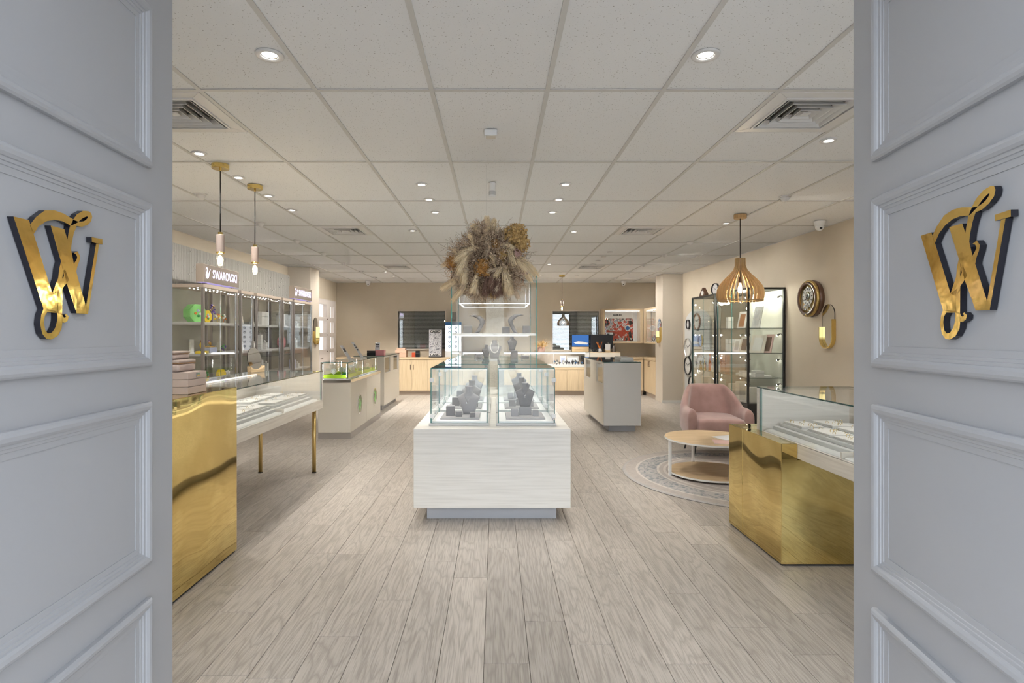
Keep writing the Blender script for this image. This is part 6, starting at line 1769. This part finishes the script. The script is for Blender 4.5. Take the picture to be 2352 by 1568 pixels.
# return run of base cabinets along the side wall
t = thing('corner_base_cabinet', 'maple base cabinet with two small handles along the side wall by the far column', 'cabinet', (3.665, 12.60, 0))
MB().box(-0.16, -0.48, 0, 0.195, 0.46, 0.10).build('plinth', 'fascia_taupe', t)
MB().box(-0.19, -0.48, 0.1005, 0.195, 0.46, 0.838).build('carcass', 'maple', t)
for a, b, hy in ((-0.478, -0.012, -0.05), (-0.008, 0.458, 0.04)):
    d = MB().box(-0.209, a, 0.107, -0.1905, b, 0.832).build('door', 'maple', t, bevel=0.001)
    MB().tube([(-0.2095, hy, 0.70), (-0.232, hy, 0.70), (-0.232, hy, 0.81), (-0.2095, hy, 0.81)], 0.006, 6).build('handle', 'brown_wood_dark', d)
t = thing('worktop', 'maple worktop of the side wall run by the far column', 'worktop', (3.665, 12.60, 0.8385))
MB().box(-0.213, -0.48, 0, 0.195, 0.46, 0.052).build('board', 'maple', t, bevel=0.002)
MB().box(-0.216, -0.48, 0.002, -0.2135, 0.46, 0.050).build('front_edging', 'maple', t)
# ------------------------------------------------------------------ low brass block under the earring table
t = thing('brass_block', 'low polished brass block holding the end of the earring table', 'counter', (2.15, 3.80, 0))
MB().prism([(-0.41, 0.012), (0.40, 0.012), (0.40, 0.650), (-0.3105, 0.650), (-0.3105, 0.748), (-0.41, 0.748)], 'xz', -0.386, 0.156).build('brass_sheet', 'brass_sheet', t, bevel=0.003)
MB().box(-0.41, 0.1565, 0.012, 0.40, 0.38, 0.748).build('brass_sheet', 'brass_sheet', t, bevel=0.003)
MB().box(-0.40, -0.376, 0, 0.39, 0.37, 0.012).build('base', 'black_metal', t)

# ------------------------------------------------------------------ seating corner
o = MB().lathe([(0.0, 0.0), (1.195, 0.0), (1.20, 0.005), (1.192, 0.011), (1.18, 0.012), (0.0, 0.012)], 96, caps=False).build('round_rug', 'rug_weave', loc=(2.50, 5.62, 0.0002))
tag(o, 'round faded oriental rug under the coffee table', 'rug')
t = thing('coffee_table', 'round two tier oak coffee table with white metal legs', 'coffee table', (2.15, 5.61, 0.0125), R(4))
for nm, z, r in (('table_top', 0.352, 0.440), ('lower_shelf', 0.018, 0.405)):
    MB().lathe([(0.0, z), (r - 0.003, z), (r, z + 0.003), (r, z + 0.018), (r - 0.002, z + 0.020), (0.0, z + 0.020)], 64, caps=False).build(nm, 'table_oak', t)
    MB().lathe([(r + 0.0002, z + 0.002), (r + 0.0012, z + 0.002), (r + 0.0012, z + 0.018), (r + 0.0002, z + 0.018)], 64, caps=False).build('edge_band', 'soft_white', t)
for k in range(4):
    a = k * math.pi / 2
    x, y = 0.415 * math.cos(a), 0.415 * math.sin(a)
    mb = MB().box(-0.012, -0.012, 0.0, 0.012, 0.012, 0.350)
    l = mb.build('leg', 'pure_white', t, bevel=0.001, loc=(x, y, 0)); l.rotation_euler = (0, 0, a)
for k in range(2):
    a = k * math.pi / 2
    for z in (0.340, 0.004):
        b = MB().box(-0.402, -0.010, z + 0.0005 * k, 0.402, 0.010, z + 0.0105).build('cross_bar', 'pure_white', t); b.rotation_euler = (0, 0, a)
for lb, mt, x, y, a, k in (('blue grey magazine lying on the coffee table', 'paper', 2.33, 5.58, 20, 0), ('pink cover magazine lying closer to the door on the coffee table', 'paper_pink', 2.22, 5.33, -15, 0)):
    m = thing('magazine', lb, 'magazine', (x, y, 0.3850), R(a))
    MB().box(-0.14, -0.10, 0, 0.14, 0.10, 0.004).build('pages', 'pure_white', m)
    MB().box(-0.141, -0.101, 0.0041, 0.141, 0.101, 0.0055).build('cover', mt, m)
    MB().prism(circle(0.04, 16, (0.03, 0.0), 0.025), 'xy', 0.0056, 0.0060).build('cover_print', 'grey_laminate', m)

def armchair():
    t = thing('armchair', 'dusty pink velvet armchair with black legs', 'armchair', (2.57, 6.62, 0.0135), R(-6))
    t.scale = (0.90, 1.0, 1.0)
    # footprint of the wrap-around shell, front towards -y
    path = [(0.385, -0.34), (0.405, -0.18), (0.400, 0.0), (0.375, 0.16), (0.315, 0.275), (0.20, 0.335), (0.0, 0.355)]
    full = path + [(-x, y) for x, y in reversed(path[:-1])]
    # resample smoothly
    P = [Vector((x, y, 0)) for x, y in full]
    def cr(p0, p1, p2, p3, f):
        return 0.5 * ((2 * p1) + (-p0 + p2) * f + (2 * p0 - 5 * p1 + 4 * p2 - p3) * f * f + (-p0 + 3 * p1 - 3 * p2 + p3) * f ** 3)
    C = []
    for i in range(len(P) - 1):
        p0, p1, p2, p3 = P[max(i - 1, 0)], P[i], P[i + 1], P[min(i + 2, len(P) - 1)]
        for f in (0, 0.25, 0.5, 0.75): C.append(cr(p0, p1, p2, p3, f))
    C.append(P[-1])
    secs = []
    n = len(C)
    def smooth(a, b, v):
        v = min(max((v - a) / (b - a), 0), 1); return v * v * (3 - 2 * v)
    for i, c in enumerate(C):
        tg = (C[min(i + 1, n - 1)] - C[max(i - 1, 0)]).normalized()
        nrm = Vector((tg.y, -tg.x, 0))          # outward
        if nrm.dot(c - Vector((0, -0.05, 0))) < 0: nrm = -nrm
        back = smooth(-0.02, 0.26, c.y)
        top = 0.560 + (0.795 - 0.560) * back
        thick = 0.100 - 0.012 * back
        end = min(i, n - 1 - i)
        tip = 1.0 if end > 2 else (0.55, 0.82, 0.95)[end]
        lean = Vector((0, 0.085, 0)) * back
        sec = []
        for (o_, z) in ((0.0, 0.235), (0.012, 0.34), (0.018, 0.46), (0.010, top - 0.055), (-0.018, top - 0.014), (-0.5 * thick, top), (-thick + 0.018, top - 0.014), (-thick - 0.004, top - 0.06), (-thick, 0.46), (-thick, 0.34), (-thick, 0.235)):
            f = max((z - 0.30) / 0.5, 0)
            z2 = 0.235 + (z - 0.235) * (0.93 if end == 0 else 1.0)
            p = c + nrm * (o_ * tip if o_ > -0.05 else o_) + lean * f
            shrink = 1.0 - 0.26 * back * max((z - 0.50) / 0.3, 0)
            sec.append((p.x * shrink, p.y, z2))
        secs.append(sec)
    MB().loft(secs).build('shell', 'pink_velvet', t, smooth=True, sub=1)
    seat = MB()
    S = []
    for z, k in ((0.275, 0.92), (0.290, 0.985), (0.34, 1.0), (0.405, 1.0), (0.430, 0.975), (0.440, 0.90)):
        ring_ = []
        for q in range(36):
            a = 2 * math.pi * q / 36; e = 0.28
            cx, cy = math.cos(a), math.sin(a)
            x = 0.300 * k * (abs(cx) ** e) * (1 if cx > 0 else -1)
            y = 0.325 * k * (abs(cy) ** e) * (1 if cy > 0 else -1)
            ring_.append((x, y - 0.065, z + (0.012 * (1 - (x / 0.30) ** 2) if z > 0.4 else 0)))
        S.append(ring_)
    S.append([(p[0] * 0.5, (p[1] + 0.065) * 0.5 - 0.065, 0.455) for p in S[-1]])
    seat.loft(S).build('seat_cushion', 'pink_velvet', t, smooth=True)
    MB().box(-0.29, -0.30, 0.225, 0.29, 0.25, 0.274).build('under_frame', 'pink_velvet', t, bevel=0.02)
    for (x, y, dx, dy) in ((-0.27, -0.24, -0.06, -0.05), (0.27, -0.24, 0.06, -0.05), (-0.25, 0.20, -0.05, 0.06), (0.25, 0.20, 0.05, 0.06)):
        MB().tube([(x, y, 0.235), (x + dx, y + dy, 0.0)], [0.017, 0.011], 12).build('leg', 'black_metal', t, smooth=True)
armchair()

# ------------------------------------------------------------------ black framed glass showcases on the clock wall
def black_showcase(label, y0, y1, back):
    t = thing('black_showcase', label, 'display cabinet', (3.605, (y0 + y1) / 2, 0), 0, 'black framed glass showcases')
    xa, xb = -0.248, 0.255
    a, b = (y0 - y1) / 2, (y1 - y0) / 2
    Z0, Z1 = 0.49, 2.02
    MB().box(xa, a, 0, xb, b, Z0).build('base', 'black_metal', t, bevel=0.003)
    pw = 0.024
    for x in (xa, xb - pw):
        for y in (a, b - pw):
            MB().box(x, y, Z0 + 0.0005, x + pw, y + pw, Z1).build('post', 'black_metal', t, bevel=0.001)
    for q in ((xa, a, xb, a + pw), (xa, b - pw, xb, b), (xa, a + pw, xa + pw, b - pw), (xb - pw, a + pw, xb, b - pw)):
        MB().box(q[0], q[1], Z1 + 0.0005, q[2], q[3], Z1 + 0.026).build('top_rail', 'black_metal', t)
    MB().box(xb - 0.010, a + pw, Z0, xb - 0.004, b - pw, Z1).build('back_panel', back, t)
    MB().box(xa + pw, a + pw, Z1 + 0.006, xb - pw, b - pw, Z1 + 0.012).build('top_panel', 'black_metal', t)
    pane('end_pane', t, xa + pw, a + 0.008, Z0, xb - pw, a + 0.014, Z1, mat='glass_dim')
    pane('end_pane', t, xa + pw, b - 0.014, Z0, xb - pw, b - 0.008, Z1, mat='glass_dim')
    m = (a + b) / 2
    for q0, q1 in ((a + pw + 0.001, m - 0.002), (m + 0.002, b - pw - 0.001)):
        pane('glass_door', t, xa + 0.008, q0, Z0 + 0.004, xa + 0.014, q1, Z1 - 0.004, mat='glass_dim')
    for z in (1.505, 1.167, 0.835):
        pane('glass_shelf', t, xa + 0.03, a + 0.02, z - 0.008, xb - 0.02, b - 0.02, z, edge='glass_edge_dark')
    lampm = None
    for z in (1.93, 1.42, 1.08, 0.75):
        for (x, y, dy) in ((xb - 0.03, a + 0.05, 1), (xa + 0.05, b - 0.05, -1), (xa + 0.05, a + 0.05, 1)):
            s = MB().tube([(x, y - dy * 0.025, z), (x - 0.01, y + dy * 0.01, z + 0.006), (x - 0.02, y + dy * 0.05, z - 0.012)], [0.004, 0.006, 0.016], 10).build('spot_lamp', 'black_metal', t, smooth=True)
            MB().ball((x - 0.021, y + dy * 0.054, z - 0.0135), 0.0135, seg=10, rings=6).build('lamp_lens', 'lamp_face', s, smooth=True)
    return t
black_showcase('black framed glass showcase with leaning photo cards nearest the armchair', 7.47, 8.52, 'panel_pale')
black_showcase('black framed glass showcase with orange glassware beside the clock board', 8.60, 9.60, 'panel_brown')
for y in (7.75, 8.25):
    bulb = bpy.data.lights.new('showcase_light', 'POINT'); bulb.energy = 7; bulb.color = (1.0, 0.95, 0.80); bulb.shadow_soft_size = 0.05
    o = bpy.data.objects.new('showcase_light', bulb); COL.objects.link(o); o.location = (3.62, y, 1.93)
def photo_card(label, x, y, z, w, h, mats, lean=0.25):
    t = thing('photo_card', label, 'photo card', (x, y, z), R(-70), 'leaning photo cards in the black showcase')
    MB().prism([(0.0, 0.0), (h * lean, h), (h * lean + 0.008, h), (0.008, 0.0)], 'yz', -w / 2, w / 2).build('panel', mats[0], t)
    MB().prism([(0.004, h * 0.1), (h * lean * 0.8, h * 0.85), (h * lean * 0.8 + 0.002, h * 0.85), (0.006, h * 0.1)], 'yz', -w * 0.3, w * 0.3).build('easel', mats[1], t)
    return t
SZ = (1.5055, 1.1675, 0.8355)
photo_card('cream photo card on the upper shelf by the glass door', 3.52, 8.05, SZ[0], 0.16, 0.24, ('soft_white', 'clock_wood'))
photo_card('tall pale photo card at the near end of the upper shelf', 3.52, 7.60, SZ[0], 0.14, 0.29, ('soft_white', 'grey_laminate'))
photo_card('white photo card in the middle of the second shelf', 3.52, 8.22, SZ[1], 0.12, 0.18, ('pure_white', 'grey_laminate'))
photo_card('brown edged photo card on the second shelf', 3.52, 7.98, SZ[1], 0.16, 0.22, ('cream_laminate', 'brown_wood_dark'))
photo_card('wide cream photo card at the near end of the second shelf', 3.58, 7.70, SZ[1], 0.26, 0.24, ('cream_laminate', 'soft_white'))
photo_card('photo card of a dark haired portrait at the near end of the second shelf', 3.66, 7.57, SZ[1], 0.14, 0.25, ('paper_pink', 'brown_wood_dark'))
block('bottle_box', 'white box with yellow label on the upper shelf of the black showcase', 'box', 3.45, 8.32, SZ[0], 3.53, 8.40, SZ[0] + 0.17, 'soft_white')
block('bottle_box', 'plain white box on the second shelf of the black showcase', 'box', 3.45, 8.32, SZ[1], 3.56, 8.42, SZ[1] + 0.18, 'pure_white')
block('bottle_box', 'small teal and white box at the near end of the upper shelf', 'box', 3.56, 7.62, SZ[0], 3.60, 7.66, SZ[0] + 0.06, 'lilac_blue')
block('watch_box', 'grey white open watch box on the third shelf', 'box', 3.50, 7.55, SZ[2], 3.62, 7.68, SZ[2] + 0.09, 'soft_white')
block('watch_box', 'smaller watch box beside the open one on the third shelf', 'box', 3.45, 7.85, SZ[2], 3.54, 7.95, SZ[2] + 0.07, 'soft_white')
t = thing('display_slab', 'long white display board on the third shelf of the black showcase', 'display board', (3.60, 8.0, SZ[2]))
MB().box(-0.03, -0.30, 0, 0.20, 0.34, 0.012).build('board', 'soft_white', t, bevel=0.002); MB().box(-0.02, -0.29, 0.0122, 0.19, 0.33, 0.016).build('cloth', 'pure_white', t)
for i, y in enumerate((7.62, 7.95, 8.20)):
    block('gift_box', '%s pale gift box from the door on the bottom of the black showcase' % ORD[i], 'box', 3.46, y, 0.4905, 3.60, y + 0.14, 0.4905 + 0.20 + 0.05 * (i % 2), 'cream_laminate', 'pale gift boxes low in the showcase')
def glass_vessel(label, loc, h, mat):
    t = thing('glass_figure', label, 'glassware', loc, 0, 'glassware in the far black showcase')
    MB().lathe([(0.0, 0.0), (0.030, 0.0), (0.022, 0.01), (0.026, h * 0.4), (0.012, h * 0.6), (0.008, h * 0.85), (0.014, h * 0.95), (0.0, h)], 14, caps=False).build('body', mat, t, smooth=True)
    MB().lathe([(0.0, 0.0), (0.034, 0.0), (0.034, 0.004), (0.0, 0.004)], 14, (0, 0, 0), caps=False).build('foot', 'gold_metal', t)
    return t
for i, (y, h, m_) in enumerate(((9.45, 0.14, 'amber_crystal'), (9.28, 0.20, 'gold_metal'), (9.05, 0.28, 'orange_glass'), (8.95, 0.16, 'white_porcelain'), (8.78, 0.22, 'gold_metal'), (8.70, 0.18, 'white_porcelain'))):
    glass_vessel('%s glass piece from the clock board on the third shelf of the far showcase' % ORD[i], (3.46, y, SZ[2]), h, m_)
block('bottle_box', 'orange brown backing box behind the orange glassware', 'box', 3.62, 8.85, SZ[2], 3.70, 9.05, SZ[2] + 0.26, 'orange_glass')
for i, y in enumerate((8.75, 9.0, 9.3)):
    block('gift_box', '%s pale gift box from the door on the bottom of the far black showcase' % ORD[i], 'box', 3.46, y, 0.4905, 3.60, y + 0.14, 0.4905 + 0.22, 'cream_laminate', 'pale gift boxes low in the far showcase')

# ------------------------------------------------------------------ clocks
def wall_clock(label, loc, rz, r, rim, face='soft_white', lean=0.0, group='round wall clocks', sub=False, ry=None):
    ry = r if ry is None else ry
    t = thing('wall_clock', label, 'clock', loc, rz, group)
    k = ry / r
    MB().lathe([(r * 0.90, -0.012), (r * 0.93, -0.030), (r * 0.98, -0.034), (r, -0.024), (r, 0.0), (r * 0.88, 0.0), (r * 0.88, -0.012)], 40, (0, 0, 0), 'y', sy=k, caps=False).build('rim', rim, t, smooth=True)
    f = MB().lathe([(0.0, -0.012), (r * 0.90, -0.012), (r * 0.90, -0.008), (0.0, -0.008)], 36, (0, 0, 0), 'y', sy=k, caps=False).build('dial', face, t)
    for q in range(12):
        a = q * math.pi / 6; c, s = math.sin(a), math.cos(a)
        MB().quad([(r * 0.72 * c - 0.008 * r * 3 * s, -0.0125, k * (r * 0.72 * s + 0.024 * r * c)), (r * 0.72 * c + 0.024 * r * s, -0.0125, k * (r * 0.72 * s - 0.024 * r * c)), (r * 0.82 * c + 0.024 * r * s, -0.0125, k * (r * 0.82 * s - 0.024 * r * c)), (r * 0.82 * c - 0.024 * r * s, -0.0125, k * (r * 0.82 * s + 0.024 * r * c))]).build('hour_mark', 'ink', f)
    for a, L_ in ((R(300), 0.48), (R(60), 0.68)):
        MB().tube([(0, -0.0145, 0), (r * L_ * math.sin(a), -0.0145, r * L_ * math.cos(a) * k)], r * 0.022, 5).build('hand', 'ink', t)
    return t
# large skeleton clock
t = thing('skeleton_clock', 'large oval clock with dark wood and gold rim and silver skeleton dial', 'clock', (3.868, 6.80, 1.85), R(-90))
SE = 0.225; KE = 1.0
MB().lathe([(0.215, 0.0), (0.225, -0.03), (0.215, -0.055), (0.19, -0.055), (0.19, 0.0), (0.215, 0.0)], 48, (0, 0, 0), 'y', caps=False).build('back_case', 'brown_wood_dark', t, smooth=True)
MB().lathe([(0.205, -0.055), (0.222, -0.062), (0.222, -0.085), (0.205, -0.092), (0.19, -0.085), (0.19, -0.055), (0.205, -0.055)], 48, (0, 0, 0), 'y', caps=False).build('gold_rim', 'brass_soft', t, smooth=True)
MB().lathe([(0.19, -0.088), (0.205, -0.098), (0.195, -0.106), (0.172, -0.100), (0.168, -0.088)], 48, (0, 0, 0), 'y', caps=False).build('wood_rim', 'brown_wood_dark', t, smooth=True)
MB().lathe([(0.0, -0.070), (0.19, -0.070)], 40, (0, 0, 0), 'y', caps=False).build('back_plate', 'brass_soft', t)
d = MB().lathe([(0.06, -0.078), (0.112, -0.078), (0.112, -0.083), (0.06, -0.083), (0.06, -0.078)], 40, (0.0, 0, 0.03), 'y', caps=False).build('skeleton_dial', 'pure_white', t)
for q in range(12):
    a = q * math.pi / 6
    MB().box(-0.006, -0.0846, 0.080, 0.006, -0.0835, 0.105).build('numeral', 'ink', d, loc=(0, 0, 0.03)).rotation_euler = (0, a, 0)
for c, r_, m_ in (((0, 0.03), 0.045, 'silver_rim'), ((-0.05, -0.105), 0.035, 'chrome'), ((0.04, -0.12), 0.04, 'chrome'), ((0.0, 0.125), 0.025, 'silver_rim')):
    MB().lathe([(r_ * 0.55, -0.082), (r_, -0.084), (r_, -0.088), (r_ * 0.55, -0.086), (r_ * 0.55, -0.082)], 20, (c[0], 0, c[1]), 'y', caps=False).build('gear', m_, t)
MB().lathe([(0.0, -0.080), (0.03, -0.080), (0.03, -0.086), (0.0, -0.086)], 20, (0, 0, 0.045), 'y', caps=False).build('hub_disc', 'ink', t)
for a, L_ in ((R(150), 0.075), (R(215), 0.055)):
    MB().tube([(0, -0.092, 0.03), (L_ * math.sin(a), -0.092, 0.03 + L_ * math.cos(a))], 0.004, 5).build('hand', 'ink', t)
pane('crystal', t, -0.12, -0.0945, -0.12, 0.12, -0.0935, 0.12, edge='glass')
for z in (-0.2, 0.2): MB().ball((0, -0.098, z * 0.98), 0.011, seg=10, rings=6).build('stud', 'gold_metal', t, smooth=True)

# board with clocks beyond the showcases
t = thing('clock_board', 'tall pale grey board carrying round clocks on the side wall', 'display board', (3.84, 10.65, 0.0))
MB().box(-0.012, -0.62, 0.0, 0.025, 0.70, 1.60).prism([(0.70 * math.cos(a) * 0.94 + 0.04, 1.60 + 0.30 * math.sin(a)) for a in [math.pi * j / 16 for j in range(17)]], 'yz', -0.012, 0.025).build('board', 'board_grey', t)
MB().box(-0.016, -0.64, 0.0, -0.0125, 0.715, 0.03).build('foot_rail', 'soft_white', t)
gk = 'round clocks on the grey board'
CK = [('small black rimmed clock high on the grey board', 11.10, 1.62, 0.095, 'black_plastic', 'grey_laminate'),
      ('brown wood rimmed clock high on the grey board', 10.62, 1.66, 0.16, 'clock_wood', 'soft_white'),
      ('silver rimmed clock with a date window on the grey board', 11.12, 1.155, 0.19, 'silver_rim', 'soft_white'),
      ('black rimmed clock below the silver one on the grey board', 11.12, 0.80, 0.185, 'black_plastic', 'soft_white'),
      ('lowest black rimmed clock on the grey board', 10.90, 0.46, 0.155, 'black_plastic', 'soft_white'),
      ('gold rimmed clock half hidden by the far black showcase', 10.42, 1.30, 0.11, 'gold_metal', 'soft_white'),
      ('large silver clock half hidden by the far black showcase', 10.42, 0.86, 0.20, 'silver_rim', 'soft_white')]
for lb, y, z, r_, rim, face in CK: wall_clock(lb, (3.826, y, z), R(-90), r_, rim, face, 0, gk)
# clocks standing on the far showcase
t = thing('mantel_clock', 'dark wood pointed mantel clock on top of the far black showcase', 'clock', (3.50, 9.42, 2.0465), R(-80))
MB().prism([(-0.10, 0.0), (0.10, 0.0), (0.09, 0.05), (0.0, 0.16), (-0.09, 0.05)], 'xz', -0.03, 0.03).build('case', 'brown_wood_dark', t, bevel=0.003)
MB().lathe([(0.0, -0.032), (0.040, -0.032), (0.040, -0.0301), (0.0, -0.0301)], 20, (0, 0, 0.065), 'y', caps=False).build('dial', 'soft_white', t)
t = wall_clock('black round clock leaning on top of the far black showcase', (3.58, 9.10, 2.0465 + 0.105), R(-80), 0.10, 'black_plastic', 'grey_laminate', 0, 'clocks on top of the far showcase')
MB().box(-0.03, -0.02, -0.105, 0.03, 0.03, -0.098).build('stand', 'black_plastic', t)
t = thing('teardrop_clock', 'tall cream teardrop clock inside the far black showcase', 'clock', (3.72, 9.40, 1.5055), R(-75))
MB().prism([(0.085 * math.sin(a) * (1 if math.cos(a) > 0 else 0.9 + 0.0), 0.31 + (0.10 if math.cos(a) > 0 else 0.30) * math.cos(a)) for a in [2 * math.pi * j / 30 for j in range(30)]], 'xz', -0.012, 0.012).build('plate', 'soft_white', t)
for a, L_ in ((R(60), 0.05), (R(280), 0.035)): MB().tube([(0, -0.015, 0.30), (L_ * math.sin(a), -0.015, 0.30 + L_ * math.cos(a))], 0.003, 5).build('hand', 'ink', t)
